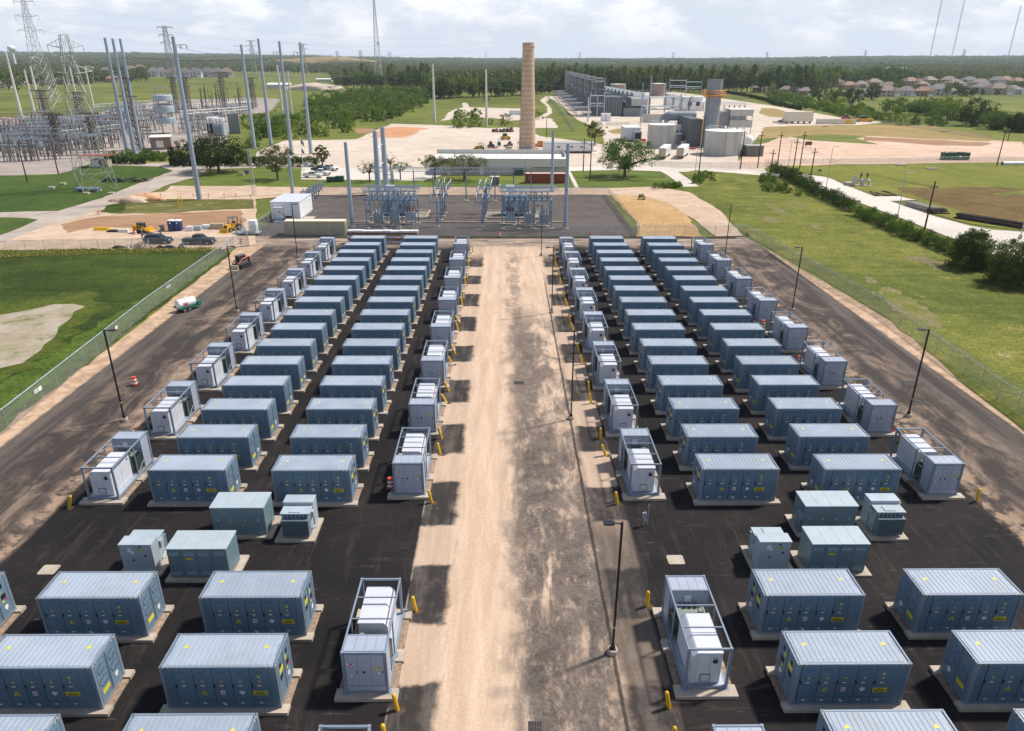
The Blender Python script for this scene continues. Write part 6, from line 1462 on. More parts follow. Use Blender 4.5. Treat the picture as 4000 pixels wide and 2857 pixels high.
b.yprism([(-14, 1), (-5.5, 2), (-5.5, 10.5), (-9, 10), (-14, 7)], 2, 9, 1); b.build('casing', [SIDEL, STKM], r); b = MB(); b.box((-5.7, -.2, 11), (5.7, 11.2, 11.25)); b.build('roof', WROOF, r)
p = g('r3', 2152, 1395); r = E('equipment_house', (93.5, 276.2, 0), 'plain grey metal box building right of the wide tank', 'equipment building'); b = MB(); b.box((-3.1, 0, 0), (3.1, 5, 3.7)); b.build('wall', SIDING, r); b = MB(); b.box((-3.3, -.2, 3.7), (3.3, 5.2, 3.9)); b.build('roof', GROOF, r)
r = E('pressure_vessel', (94.0, 289, 0), 'pale spherical end of a tank behind the grey box building', 'vessel'); b = MB(); b.tube([(0, -3.5, 4.6), (0, -3.1, 4.6), (0, -2, 4.6), (0, 6, 4.6)], [.6, 1.5, 2.0, 2.0], 18); b.build('shell', WHITE, r, smooth=True); b = MB(); b.box((-1.8, -1, 0), (1.8, 0, 3)); b.box((-1.8, 4, 0), (1.8, 5, 3)); b.build('saddle', STKM, r)
p = g('r3', 1115, 1260); r = E('control_house', (p.x-3, p.y, 0), 'pale blue-white control house left of the first storage tank', 'building'); b = MB(); b.box((-2.5, 2, .5), (4.5, 14, 5.6)); b.build('wall', M('pale_blue_siding', (.55,.62,.68), .5, 0, .06, .5), r); b = MB(); b.box((-2.7, 1.8, 5.6), (4.7, 14.2, 5.8)); b.build('roof', WROOF, r); b = MB(); b.box((1.0, -1.5, .4), (4.4, 1.99, 4.4)); b.box((1.5, -1.6, 1.2), (4.0, -1.501, 3.8), 1); b.build('air_unit', [GROOF, BLACK], r)
p = g('r3', 1075, 1240); sbox('transformer_unit', 'transformer', (p.x, p.y, 0), (3.4, 2.2, 3.6), WHITE, 'white and blue unit beside the pale control house', False, 0, False); p = g('r3', 1163, 1262); sbox('fire_pump', 'pump', (p.x, p.y, 0), (2.4, 1.6, 2.2), RED, 'red pump box at the foot of the first storage tank', False, 0, False)
p = g('r3', 1495, 1285); tank((p.x, p.y+3), 2.0, 4.0, STKM, 'small dark grey drum tank between the big tanks', False, 20); p = g('r3', 1575, 1300); sbox('switch_house', 'switch house', (p.x, p.y+3, 0), (5.5, 3, 3.4), SIDEL, 'low pale grey box behind the second semi-trailer', False, 0, False); p = g('r3', 1610, 1335); sbox('fuel_box', 'fuel box', (p.x, p.y, 0), (1.8, 1.2, 1.5), RED, 'small red box beside the yellow ladder', False, 0, False)
a, q = g('r3', 1158, 1090), g('r3', 1340, 1092); b = MB(); b.box((0, 0, 0), (q.x-a.x, .5, 4.6)); 
for k in range(6): b.box(((q.x-a.x)*k/6+1, -.1, 0), ((q.x-a.x)*k/6+1.3, -.001, 4.5))
o = b.build('sound_wall', SIDEL); o.location = (a.x, a.y, 0); tag(o, 'grey sound barrier wall behind the first storage tank', 'wall')
# ---- semi-trailers
def semi(fl, fr, bk, txt, tm, front, label):
    d = Vector((bk.x-fr.x, bk.y-fr.y)); L = min(14.6, d.length); rz = math.atan2(d.y, d.x)-math.pi/2
    r = E('semi_trailer', (fr.x, fr.y, 0), label, 'semi-trailer', None, rz); b = MB(); b.box((-2.6, 0, 1.1), (0, L, 4.0)); b.build('box_body', WHITE, r); b = MB(); b.box((-2.58, -.03, 1.1), (-.02, -.001, 3.98)); b.build('shaded_front_panel', front, r); b = MB(); b.box((-2.5, .1, 4.0), (-.1, L-.1, 4.03)); b.build('roof', WROOF if front is TANP else RROOF, r)  # front panel in tan: the white trailer's shaded front put into the colour
    for y in (L-1.4, L-2.6):
        for x in (-2.3, -.3):
            b = MB(); b.tube([(x-.2, y, .5), (x+.2, y, .5)], .5, 12); b.build('wheel', TYRE, r)
    b = MB(); b.box((-2.2, 1.8, 0), (-2.0, 2.0, 1.1)); b.box((-.6, 1.8, 0), (-.4, 2.0, 1.1)); b.box((-2.4, 1.0, .9), (-.2, L-.5, 1.1)); b.build('landing_gear', BLACK, r)
    b = MB(); t = text_mb(txt, 1.15); b.mesh(t, Matrix.Translation((.012, 3.4, 2.75)) @ Matrix.Rotation(math.pi/2, 4, 'Z'))
    if tm: b.box((.004, 1.7, 1.95), (.010, 5.2, 2.15), 1)
    b.build('lettering', [NAVY, YEL], r)
semi(g('r3', 1272, 1415), g('r3', 1362, 1422), g('r3', 1425, 1365), 'RPM', False, TANP, 'white semi-trailer with dark lettering, nearer the big leafy tree'); semi(g('r3', 1428, 1412), g('r3', 1520, 1418), g('r3', 1585, 1362), 'RSC', True, TANP, 'white semi-trailer with dark and yellow lettering, nearer the wide tank')
# ---- row of dark generating units with stacks, hall with curved hoods
for k in range(6):
    y0 = 489+58*k; x0 = 59.5+1.25*k; r = E('generating_unit', (x0, y0, 0), f'dark steel generating unit with lattice-wrapped stack, {ORD[k]} from the front of the row', 'generating unit', 'row of dark generating units')
    b = MB(); b.box((.5, 0, 0), (16.5, 30, 11.5)); 
    for j in range(12): b.box((.8+1.3*j, -.25, 0), (1.1+1.3*j, -.001, 11.3), 1)
    for j in range(9): b.box((.25, 1+3.1*j, 0), (.499, 1.4+3.1*j, 11.3), 1)
    b.build('casing', [STKD, STKM], r); b = MB(); b.box((.6, 2, 11.5), (4.2, 12, 20.5)); b.box((-.6, 1.2, 20.5), (5.0, 13, 21.0), 1); b.build('upper_casing', [STKD, STKM], r)
    b = MB()
    for x in (-1.2, 5.2):
        for y in (.6, 8, 16, 24): b.bar((x, y, 0), (x, y, 22.8), .35)
        for z in (6, 11, 16, 20.5, 22.5): b.bar((x, .6, z), (x, 24, z), .25)
        for z in (0, 8, 15): b.bar((x, .6, z), (x, 8, z+7), .15); b.bar((x, 16, z), (x, 8, z+7), .15); b.bar((x, 16, z), (x, 24, z+7), .15)
    for y in (.6, 8, 16, 24):
        for z in (6, 11, 16, 20.5, 22.5): b.bar((-1.2, y, z), (5.2, y, z), .22)
    b.build('lattice', STKM, r)
    b = MB()
    for j in range(5):
        yy = 2+9*j; b.bar((-13, yy, 3.6), (.5, yy, 3.6), .5); b.bar((-12.5, yy, 0), (-12.5, yy, 3.6), .3); b.bar((-6, yy, 0), (-6, yy, 3.6), .3)
    b.bar((-13, 0, 3.9), (-13, 46, 3.9), 1.0); b.build('pipe_rack', STKM, r)
r = E('vent_stack', (67.5, 852, 0), 'dark square vent tower at the far end of the generating row', 'vent tower'); b = MB(); b.box((0, 0, 0), (7, 6, 23)); b.build('shaft', STKM, r); b = MB(); b.box((-1.5, -1, 19.5), (8.5, 7, 19.9)); 
for x in (-1.4, 8.4): b.bar((x, -1, 19.9), (x, -1, 21), .15)
b.build('platform', STKM, r)
A_, B_ = g('r3', 1150, 858, 9.5), g('r3', 785, 765, 11.5); dv = (B_-A_); 
r = E('engine_hall', (A_.x, A_.y, 0), 'long grey engine hall topped by a receding row of curved hoods', 'engine hall'); ax = Vector((dv.x, dv.y, 0)); nn = 11
side = Vector((ax.y, -ax.x, 0)).normalized()
b = MB(); q = [Vector((0, 0, 0))-side*6, Vector((0, 0, 0))+side*4, ax+side*4, ax-side*6]; b.prism([(v.x, v.y) for v in q], 0, 8.5); b.build('wall', STKM, r)
for k in range(nn):
    c = ax*((k+.5)/nn); L = ax.length/nn*.44; u = ax.normalized(); b = MB(); vs = []
    for t in np.linspace(0, math.pi, 9): vs += [tuple(c+u*(math.cos(t)*L)-side*5.5+Vector((0, 0, 8.5+math.sin(t)*3.4))), tuple(c+u*(math.cos(t)*L)+side*3.5+Vector((0, 0, 8.5+math.sin(t)*3.4)))]
    b.add(vs, [(2*i, 2*i+1, 2*i+3, 2*i+2) for i in range(8)]+[tuple(range(0, 18, 2)), tuple(range(17, 0, -2))]); b.build('curved_hood', STK, r)
r = E('inlet_building', (76.8, 489, 0), 'grey plant building with a wide white louvred intake', 'plant building'); b = MB(); b.box((0, 0, 0), (15.3, 22, 5)); b.box((1, 1, 5), (14, 22, 8.5), 1); b.build('wall', [STKM, STKD], r); b = MB(); b.box((4.5, -1.5, 6.5), (15.3, 20, 11.2)); b.build('intake', STKM, r)
b = MB(); b.box((4.4, -1.9, 10.4), (15.4, -1.501, 11.3))
for k in range(5): b.xprism([(-1.9, 6.7+.72*k), (-1.501, 7.0+.72*k), (-1.501, 7.1+.72*k), (-1.9, 6.85+.72*k)], 4.8, 15.1)
b.build('louvre', WROOF, r)
p = g('r3', 835, 1080); r = E('white_enclosure', (p.x, p.y, 0), 'boxy white enclosure on the gravel before the generating row', 'enclosure'); b = MB(); b.box((-2.7, 0, 0), (2.7, 4, 4.2)); b.build('wall', WHITE, r); b = MB(); b.box((-.35, -.05, .2), (.1, -.001, 3.4)); b.build('door', STKM, r); b = MB(); b.box((-2.8, -.1, 4.2), (2.8, 4.1, 4.35)); b.build('roof', WROOF, r)
for i, (x, y) in enumerate(((1425,945), (1495,965), (1568,985), (1640,985))):
    p = g('r3', x, y); r = E('gas_turbine', (p.x, p.y, 0), f'white boxy gas turbine with dark intake and bent pipe, {ORD[i]} from the brown tank', 'gas turbine', 'gas turbines on the plant yard')
    b = MB(); b.box((-5, 0, 0), (5, 12, 6)); b.box((-3.5, 2, 6), (4, 10, 9)); b.build('casing', WHITE, r); b = MB(); b.box((-3.6, 1.8, 9), (4.1, 10.2, 9.4)); b.build('roof', WROOF, r); b = MB(); b.box((-1, -.1, 3.2), (1.8, -.001, 6)); b.build('intake', BLACK, r); b = MB(); b.tube([(-6, -1, 0), (-6, -1, 7.5), (-5.2, -1, 8.6), (-3.5, 0, 8.8)], .55, 8); b.build('pipe', STKM, r)
def gantry(p, w, h, n, label, d=0):
    r = E('steel_gantry', (p[0], p[1], 0), label, 'gantry', 'steel gantries of the plant')
    for k in range(n+1): b = MB(); b.bar((w*k/n, 0, 0), (w*k/n, d*k/n, h*(1.12 if k in (0, n) else 1)), .55); b.build('post', GALV, r)
    for z in (h*.98, h*.62, h*.5): b = MB(); b.bar((0, 0, z), (w, 0, z), .45); b.build('beam', GALV, r)
    b = MB()
    for k in range(2*n): b.bar((w*k/(2*n), 0, h*.5 if k % 2 else h*.62), (w*(k+1)/(2*n), 0, h*.62 if k % 2 else h*.5), .2)
    b.build('bracing', GALV, r)
gantry((179.5, 833, 0), 18, 14.5, 1, 'steel gantry frame left of the exhaust stack top, farther left'); gantry((196, 828, 0), 17, 13, 1, 'steel gantry frame just left of the exhaust stack top')
gantry((80.3, 442, 0), 22, 14, 1, 'tall bare gantry of thin masts behind the sound wall')
pole((94.4, 494.5), 24.2, .75, .5, GALVD, 'tallest grey steel mast beside the louvred plant building', name='steel_mast', foot=False); pole((111.7, 529), 19.4, .4, .3, GALVD, 'thin grey steel mast between louvred building and brown tank', name='steel_mast', foot=False)
pole((60.3, 333.9), 24, .2, .14, GALV, 'thin pale mast in front of the first storage tank', name='steel_mast', foot=False)
for i, (bx, by, ty) in enumerate(((672, 1085, 865), (772, 1030, 845), (940, 1030, 855), (530, 860, 740))):
    p = g('r3', bx, by); t = top(p, 'r3', bx+6, ty); pole((p.x, p.y), t.z, .45, .35, POLEW, f'short pale concrete pole, {["left","middle","right","far"][i]} one before the generating row', name='concrete_pole', foot=False)
gantry((g('r3', 690, 1040).x, g('r3', 690, 1040).y, 0), 9, 13, 2, 'small cluttered dead-end gantry at the front of the generating row')
# pipe racks right of the stack
for i, (x0, y0, x1, y1) in enumerate(((1700, 910, 2075, 912), (1700, 930, 2030, 925))):
    a, q = g('r3', x0, y0+60), g('r3', x1, y1+60); r = E('pipe_rack', (a.x, a.y, 0), f'long low pale pipe rack, {["nearer","farther"][i]} one right of the stack', 'pipe rack'); L = q.x-a.x; b = MB(); b.box((0, 0, 4), (L, 1.2, 4.6)); b.box((0, 1.4, 4.9), (L, 2.2, 5.3)); b.build('pipe', WROOF, r)
    b = MB()
    for k in range(9): b.bar((L*k/8, .6, 0), (L*k/8, .6, 4), .4)
    b.build('post', STKM, r)
# ================================================================ poles, wires and odds and ends in the middle distance
WIRE = M('wire', (.05,.05,.055), .6)
def by_pix(reg, bx, by, tx, ty):
    p = g(reg, bx, by); q = dd(reg, tx, ty); d = ray(q[0]*K, q[1]*K); t = CAM_C + d*(p.y/d.y); return p, t.z
def wood(reg, bx, by, tx, ty, label, arm=True, lamp=False):
    p, h = by_pix(reg, bx, by, tx, ty); r = E('utility_pole', (p.x, p.y, 0), label, 'utility pole', 'dark wooden utility poles'); b = MB(); b.tube([(0, 0, 0), (0, 0, h)], [.19, .13], 8); b.build('shaft', WOODP, r)
    if arm:
        b = MB(); b.box((-.9, -.08, h-1.3), (.9, .08, h-1.15)); b.build('cross_arm', WOODP, r)
        for k in (-.8, 0, .8): b = MB(); b.lathe([(.06, 0), (.09, .08), (.05, .2)], 6, (k, 0, h-1.15)); b.build('insulator', INSUL, r)
    return Vector((p.x, p.y, h))
W1 = wood('m4', 1385,698,1493,245, 'thick dark wooden pole standing at the near edge of the concrete road', True)
W2 = wood('r4', 372,1622,420,1315, 'dark wooden pole where the concrete road begins, second from the hedge end')
W3 = wood('r4', 212,1585,257,1230, 'dark wooden pole at the hedge end with cluttered arms')
W4 = wood('r4', 75,1520,127,1170, 'dark wooden pole behind the hedge end, taller pair left'); W5 = wood('r4', 18,1570,45,1330, 'short dark wooden pole at the tip of the hedge')
W6 = wood('r4', 280,1500,320,1170, 'brownish wooden pole standing on the edge of the pink dirt lot'); W7 = wood('r4', 2030,1480,2120,1150, 'dark wooden pole right of the green roll-off dumpster')
W8 = wood('r3', 692,1612,703,1250, 'dark wooden pole left of the big leafy tree, nearer one'); W9 = wood('r3', 632,1528,642,1232, 'dark wooden pole in front of the office trailer door end'); W10 = wood('r3', 305,1225,308,1052, 'thin dark wooden pole on the gravel path right of the chimney', False); W11 = wood('r3', 370,1235,375,1150, 'short dark wooden pole behind the office trailer', False)
W12 = wood('r3', 1655,1585,1698,1290, 'dark pole with transformer can in front of the wide tank'); W13 = wood('r3', 2028,1502,2053,1165, 'dark wooden pole at the right edge of the wide tank'); W14 = wood('r3', 2180,1495,2218,1170, 'dark wooden pole in front of the grey box building')
wood('r4', 1380,955,1410,800, 'leaning thin pole among the hedgerow trees, right one', False); wood('r4', 1300,1115,1332,810, 'leaning thin pole among the hedgerow trees, left one', False); wood('r4', 735,995,748,870, 'short pole with white cans at the bright green shrubs'); wood('r4', 2128,1255,2150,1110, 'thin pole at the far right end of the dry bank', False)
wood('r1', 245,1625,155,1265, 'dark wooden pole leaning at the gravel bend of the left switchyard', False); wood('r1', 520,1552,428,1195, 'dark wooden pole with cut brush between lawn and left switchyard', False)
def light_pole(reg, bx, by, tx, ty, label, arm=-1):
    p, h = by_pix(reg, bx, by, tx, ty); r = E('light_pole', (p.x, p.y, 0), label, 'light pole', 'slim pale light poles'); b = MB(); b.tube([(0, 0, .5), (0, 0, h)], [.10, .06], 8); b.bar((0, 0, h), (arm*-1.2, 0, h+.1), .08); b.build('shaft', GALV, r); b = MB(); b.lathe([(.35, 0), (.35, .9), (.2, 1.0)], 10); b.build('footing', CONC, r); b = MB(); b.box((min(0, -arm*1.6)+(.7 if arm < 0 else -.0), -.15, h+.05), (max(0, -arm*1.6), .15, h+.17)); b.build('lamp_head', GALV, r)
light_pole('m4', 1145,580,1240,170, 'slim pale light pole on the hedge edge of the concrete road'); light_pole('m4', 512,330,570,-60, 'slim pale light pole at the bend of the concrete road'); light_pole('r4', 170,1540,207,1250, 'slim pale light pole where the concrete road meets the field'); light_pole('m4', 2235,765,2290,520, 'slim pale light pole cut by the right frame edge')
light_pole('r3', 1625,1560,1640,1305, 'slim pale light pole in front of the wide storage tank'); light_pole('r2', 2152,1400,2153,1232, 'slim white light mast among the machines by the chimney')
# pale concrete poles and steel poles on the far left and centre
w3 = pole((-39.7, 432.5), 30.9, .85, .45, POLEW, 'tall pale concrete pole on the green bank, left of the pair behind the lot', name='concrete_pole', foot=False, group='tall concrete transmission poles')
w4 = pole((-9.5, 406.6), 28.6, .75, .42, POLEW, 'tall pale concrete pole beside the bushes, right of the pair behind the lot', name='concrete_pole', foot=False, group='tall concrete transmission poles')
SP = [((-76.4, 182.7), 37.3, .62, .40, 'tall grey steel pole standing at the edge of the dug lot', ((35.5, 2.6, .6, 2),)), ((-136.8, 271.5), 39.3, .75, .45, 'tall grey steel pole at the brushy hedge, left of its trio', ((33, 2.4, .8, 2),)), ((-135.9, 274.9), 39.1, .75, .45, 'tall grey steel pole at the brushy hedge, middle of its trio', ((33, 2.4, .8, 2),)), ((-141.2, 291.2), 39.5, .75, .45, 'tall grey steel pole by the brick hut, right of its trio', ((33, 2.4, .8, 2),)),
      ((-99.5, 298.2), 37.8, .75, .45, 'grey steel pole with forked top behind the round dark tree', ((37.2, -3, .3, 0), (37.2, 2.2, .3, 0), (34, -3, .2, 1))), ((-96.7, 310.8), 40.2, .75, .45, 'tall grey steel pole at the left edge of the pale lot', ((35, -2.4, .5, 2),)), ((-78.7, 276.2), 38.5, .7, .42, 'tall grey steel pole on the pale lot, nearer the flagpole', ((35, -2.6, .5, 2),)), ((-72.5, 279.9), 38.3, .7, .42, 'tall grey steel pole on the pale lot behind the drooping tree', ((35, -2.6, .5, 2),))]
SPT = []
for (x, y), h, r0, r1, lab, arms in SP: pole((x, y), h, r0, r1, POLE, lab, group='tall grey steel transmission poles', foot=False, arms=arms); SPT.append(Vector((x, y, h)))
WP = [('r1', 215,1130,68,465), ('r1', 325,1080,215,620), ('r1', 375,1040,268,588), ('r1', 707,1000,613,590), ('r1', 830,950,747,585), ('r2', 245,1085,180,580), ('r2', 322,1022,283,632)]
WPL = ['left of all the switchyard poles', 'second from the left in the far switchyard', 'third from the left in the far switchyard', 'fourth from the left in the far switchyard', 'fifth from the left in the far switchyard', 'standing on the gravel left of the bushes', 'slimmer, behind the grey poles left of the bushes']
WPT = []
for (reg, bx, by, tx, ty), lab in zip(WP, WPL):
    p, h = by_pix(reg, bx, by, tx, ty); pole((p.x, p.y), h, .85 if reg == 'r1' else .7, .45, POLEW, 'tall white concrete pole '+lab, name='concrete_pole', group='tall white poles on the left', foot=False); WPT.append(Vector((p.x, p.y, h)))
def wires(name, label, pairs, sag=.02, rad=.045, n=10):
    b = MB(); o = Vector(pairs[0][0])
    for a, c in pairs:
        a, c = Vector(a), Vector(c); L = (c-a).length; b.tube([a.lerp(c, k/n)-o-Vector((0, 0, 4*sag*L*(k/n)*(1-k/n))) for k in range(n+1)], rad, 3, cap=False)
    ob = b.build(name, WIRE); ob.location = o; tag(ob, label, 'power line')
V = Vector
wires('power_line', 'bundle of wires sagging from the lone grey pole to the forked pole', [(SPT[0]+V((0, 0, -2-2.0*k)), SPT[4]+V((0, 0, -2-2.0*k))) for k in range(3)], .012)
wires('power_line', 'wires running between the two pale concrete poles and far right', [(V((-39.7, 432.5, z)), V((-9.5, 406.6, z-1.5))) for z in (26, 22, 18)]+[(V((-9.5, 406.6, z)), V((111.7, 529, z-9))) for z in (24.5, 20.5)], .015)
wires('power_line', 'wires from the left pole trio towards the pale lot poles', [(SPT[k]+V((0, 0, -6)), SPT[k+4]+V((0, 0, -5))) for k in (1, 2, 3)]+[(SPT[k]+V((2.4, .8, -7)), SPT[k]+V((60, 120, -14))) for k in (1, 2, 3)], .02)
wires('power_line', 'low wires along the dark wooden poles by the concrete road', [(W1+V((k, 0, -1.1)), W2+V((k, 0, -1.1))) for k in (-.8, .8)]+[(W2+V((k, 0, -1.1)), W3+V((k, 0, -1.1))) for k in (-.8, .8)]+[(W3+V((k, 0, -1.1)), W4+V((k, 0, -1.1))) for k in (-.8, .8)], .02, .03)
wires('power_line', 'wires fanning from the white poles across the far switchyard', [(WPT[k]+V((0, 0, -2)), WPT[k+1]+V((0, 0, -2))) for k in range(5)]+[(WPT[k]+V((0, 0, -3)), WPT[k]+V((-60, 260, -6))) for k in range(7)], .015, .05)
# brick hut, shelter by the lawn
r = E('brick_hut', (-133.8, 292.5, 0), 'small pinkish brick hut with a pale flat roof in the left switchyard', 'building', None, .35); b = MB(); b.box((-3.6, 0, 0), (3.6, 9, 4.6)); b.build('wall', M('pink_brick', (.25,.165,.15), .85, 0, .1, 2), r); b = MB(); b.box((-3.9, -.3, 4.6), (3.9, 9.3, 4.85)); b.build('roof', WROOF, r); b = MB(); b.box((-1.6, -.06, .9), (.9, -.001, 3.4)); b.build('shutter', TANR, r); b = MB(); b.box((3.601, 4.2, .1), (3.66, 5.2, 2.6)); b.build('door', TANR, r)
p = g('r1', 860, 1490); r = E('open_shed', (p.x, p.y, 0), 'open-sided rusty shed with stored gear beside the lawn track', 'shed'); b = MB(); b.box((-4.5, -1, 3.6), (4.5, 5, 3.8)); b.build('roof', RUST, r); b = MB(); b.box((-1.5, 0, 0), (.8, 3, 2.6)); b.box((1.5, .5, 0), (3.6, 3, 2.4), 1); b.build('stored_gear', [SIDEL, TANP], r)
for x in (-4.2, 4.2):
    for y in (-.8, 4.8): b = MB(); b.bar((x, y, 0), (x, y, 3.6), .15); b.build('post', GALVD, r)
for i, (x, y, w) in enumerate(((458,200,1.6), (562,166,1.4), (875,222,1.6), (770,250,1.3), (990,250,1.5))):
    p = g('m1', x, y); b = MB(); b.box((-w/2, -.6, 0), (w/2, .6, .55)); b.box((-w/2-.1, -.7, 0), (w/2+.1, .7, .12)); o = b.build('concrete_block', CONC); o.location = (p.x, p.y, 0); tag(o, f'pale concrete footing block on the lawn, {ORD[i]} from the left', 'concrete block', 'concrete blocks on the left lawn')
p = g('m1', 788, 225); b = MB(); b.box((-3, -1.2, .7), (3, 1.2, 1.0)); b.box((-2.8, -1, 0), (-2.2, 1, .7)); b.box((2.2, -1, 0), (2.8, 1, .7)); o = b.build('steel_platform', GALVD); o.location = (p.x, p.y, 0); tag(o, 'low dark platform on blocks under the lattice tower', 'platform')
p = g('m1', 1110, 145); r = E('reel_stack', (p.x, p.y, 0), 'long dark tangle of stored cable on the shaded lawn', 'cable pile'); b = MB(); rn = random.Random(5)
for k in range(60): a = rn.uniform(-6.5, 6.5); b.bar((a, rn.uniform(-1.2, 1.2), rn.uniform(0, 1.2)), (a+rn.uniform(-2, 2), rn.uniform(-1.2, 1.2), rn.uniform(.2, 1.6)), .16)
b.build('cable', BLACK, r)
for i, (x, y) in enumerate(((2145, 85), (2192, 68))):
    p = g('m1', x, y); b = MB(); b.box((-.8, -.5, 0), (.8, .5, 1.0)); b.box((-.7, -.4, 1.0), (.7, .4, 1.1)); o = b.build('utility_box', [TANP, GREYM][i]); o.location = (p.x, p.y, 0); tag(o, ['tan utility box on the lawn before the round tree', 'dark utility box on the lawn before the round tree'][i], 'utility box')
# right-hand field: valves, logs, pipes, trailers
p = g('m4', 805, 288); r = E('valve_station', (p.x, p.y, 0), 'pale pipe valves with black handwheels on a concrete base in the mown field', 'valve station'); b = MB(); b.box((-1.2, -1.2, 0), (3.6, 1.0, .2)); b.lathe([(1.3, 0), (1.3, .9), (1.1, 1.0)], 16, (-2.6, .4, 0)); b.build('base', CONC, r)
for k in (.2, 2.0): b = MB(); b.tube([(k-1.4, .2, .5), (k-.9, .1, 1.5), (k, 0, 1.7), (k+.7, -.1, 1.3), (k+.8, -.1, .1)], .42, 10); b.build('pipe', SIDEL, r); b = MB(); b.tube([(k, 0, 2.0), (k, 0, 3.6)], .16, 8); b.lathe([(.42, 2.9), (.42, 3.1)], 12, (k, 0, 0)); b.build('valve_handle', BLACK, r)
b = MB(); b.box((-2.6, -1.2, .8), (-1.4, -1.0, 2.9)); b.build('panel', SIDEL, r)
LOGG = M('grey_log_bark', (.34,.30,.27), .9, 0, .3, 1.5); LOGD = M('dark_log_bark', (.05,.035,.03), .9, 0, .3, 1.5); LOGB = M('brown_log_bark', (.13,.085,.055), .9, 0, .3, 1.5)
def logs(a, b_, n, rad, mat, label, layers, seed, fan=0.0):
    d = V((b_.x-a.x, b_.y-a.y, 0)); u = d.normalized(); s = V((-u.y, u.x, 0)); rn = random.Random(seed); r = E('log_pile', (a.x, a.y, 0), label, 'log pile')
    for k in range(n):
        l = k % layers; b = MB(); o = s*((k//layers)*rad*2.05+l*rad)+V((0, 0, rad+l*rad*1.75))+u*rn.uniform(-.5, .5); b.tube([o, o+d*rn.uniform(.92, 1.04)+s*rn.uniform(-.3, .3)*(1+fan)], [rad*rn.uniform(.9, 1.05), rad*.8], 8); b.build('log', mat, r)
logs(g('m4', 1215,465), g('m4', 1455,535), 22, .20, LOGG, 'grey stack of long poles beside the concrete road', 3, 1); logs(g('m4', 1440,540), g('m4', 1585,540), 12, .22, LOGD, 'dark heap of pole butts at the end of the grey stack', 3, 2); logs(g('m4', 1660,582), g('m4', 2330,688), 12, .24, LOGD, 'long dark row of poles lying on the brown grass', 3, 3); logs(g('m4', 945,378), g('m4', 915,338), 1, .2, LOGB, 'lone short brown pole by the concrete road', 1, 9)
for i, (x0, y0, x1, y1) in enumerate(((925,345,985,378), (960,350,1060,378), (1010,335,1150,380), (985,360,1110,382))): logs(g('m4', x1, y1), g('m4', x0, y0), 2, .18, LOGB, f'loose brown poles fanned on the grass, {ORD[i]} from the valve station', 1, 20+i, 1)
for i, x in enumerate((1228, 1255, 1283)): p = g('m4', x, 398+6*i); b = MB(); b.tube([(0, 0, 0), (0, 0, 1.35), (0, 0, 1.45)], [.12, .12, .05], 10); o = b.build('bollard', YEL); o.location = (p.x, p.y, 0); tag(o, f'upright yellow bollard, {ORD[i]} at the paved spur of the concrete road', 'bollard', 'yellow bollards at the paved spur')
for i in range(6):
    p = g('r4', 2100+42*i, 1470); b = MB(); b.tube([(-.9, 0, .65), (.9, 0, .65)], .65, 14, 0, cap=False); b.tube([(.88, 0, .65), (-.88, 0, .65)], .55, 14, 1); o = b.build('culvert_pipe', [WHITE, BLACK]); o.location = (p.x, p.y, 0); tag(o, f'short grey culvert pipe, {ORD[i]} from the left of the row', 'culvert pipe', 'culvert pipes in the field')
p = g('r4', 355, 1312); r = E('field_sign', (p.x, p.y, 0), 'dark sign board on two legs at the edge of the pink dirt', 'sign'); b = MB(); b.bar((-1.1, 0, 0), (-1.1, 0, 1.3), .12); b.bar((1.1, 0, 0), (1.1, 0, 1.3), .12); b.build('leg', GREYM, r); b = MB(); b.box((-1.4, -.06, .9), (1.4, .06, 2.4)); b.build('board', LOGB, r)
p = g('m4', 453, 190); r = E('field_sign', (p.x, p.y, 0), 'small dark sign on two legs by the concrete road', 'sign'); b = MB(); b.bar((-.4, 0, 0), (-.4, 0, 1.2), .08); b.bar((.4, 0, 0), (.4, 0, 1.2), .08); b.build('leg', GREYM, r); b = MB(); b.box((-.5, -.05, 1.0), (.5, .05, 1.7)); b.build('board', GREYM, r)
p = g('r4', 285, 1100); r = E('box_trailer', (p.x, p.y, 0), 'tall beige equipment trailer at the plant side road', 'trailer'); b = MB(); b.box((-9, 0, 1), (7, 4, 6.2)); 
for k in range(14): b.box((-8.9+1.15*k, -.08, 1.1), (-8.5+1.15*k, -.001, 6.1))
b.build('wall', TANR, r); b = MB(); b.box((-9.2, -.2, 6.2), (7.2, 4.2, 6.4)); b.build('roof', RROOF, r); b = MB()
for k in range(5): b.tube([(-8+3.4*k, -.05, .6), (-8+3.4*k, .4, .6)], .6, 10)
b.box((-15, .5, .6), (-9, 3, 1.0)); b.build('undercarriage', BLACK, r)
p = g('r4', 438, 1105); plain_container('long_container', 22, (p.x, p.y, 0), TANR, RROOF, 'long beige container with a yellow panel at the plant side road', 'container'); b = MB(); b.box((0, 0, 0), (3.4, .1, 2.2)); o = b.build('yellow_hoarding', YEL); o.location = (p.x+16, p.y-.15, .2); tag(o, 'yellow panel leaning on the long beige container', 'panel')
p = g('r4', 690, 1068); sbox('digger', 'excavator', (p.x, p.y, 0), (5, 2.6, 3.2), REDM, 'red digger parked at the end of the plant side road', True, .3); p = g('r4', 850, 1085); sbox('crane_truck', 'truck', (p.x, p.y, 0), (10, 2.8, 3.4), CATY, 'yellow truck with dark cab at the end of the plant side road', True, -.2); p = g('r4', 160, 1090); sbox('flat_truck', 'truck', (p.x, p.y, 0), (9, 2.6, 2.4), BLACKCAR, 'dark truck in front of the tall beige equipment trailer', True, 0)
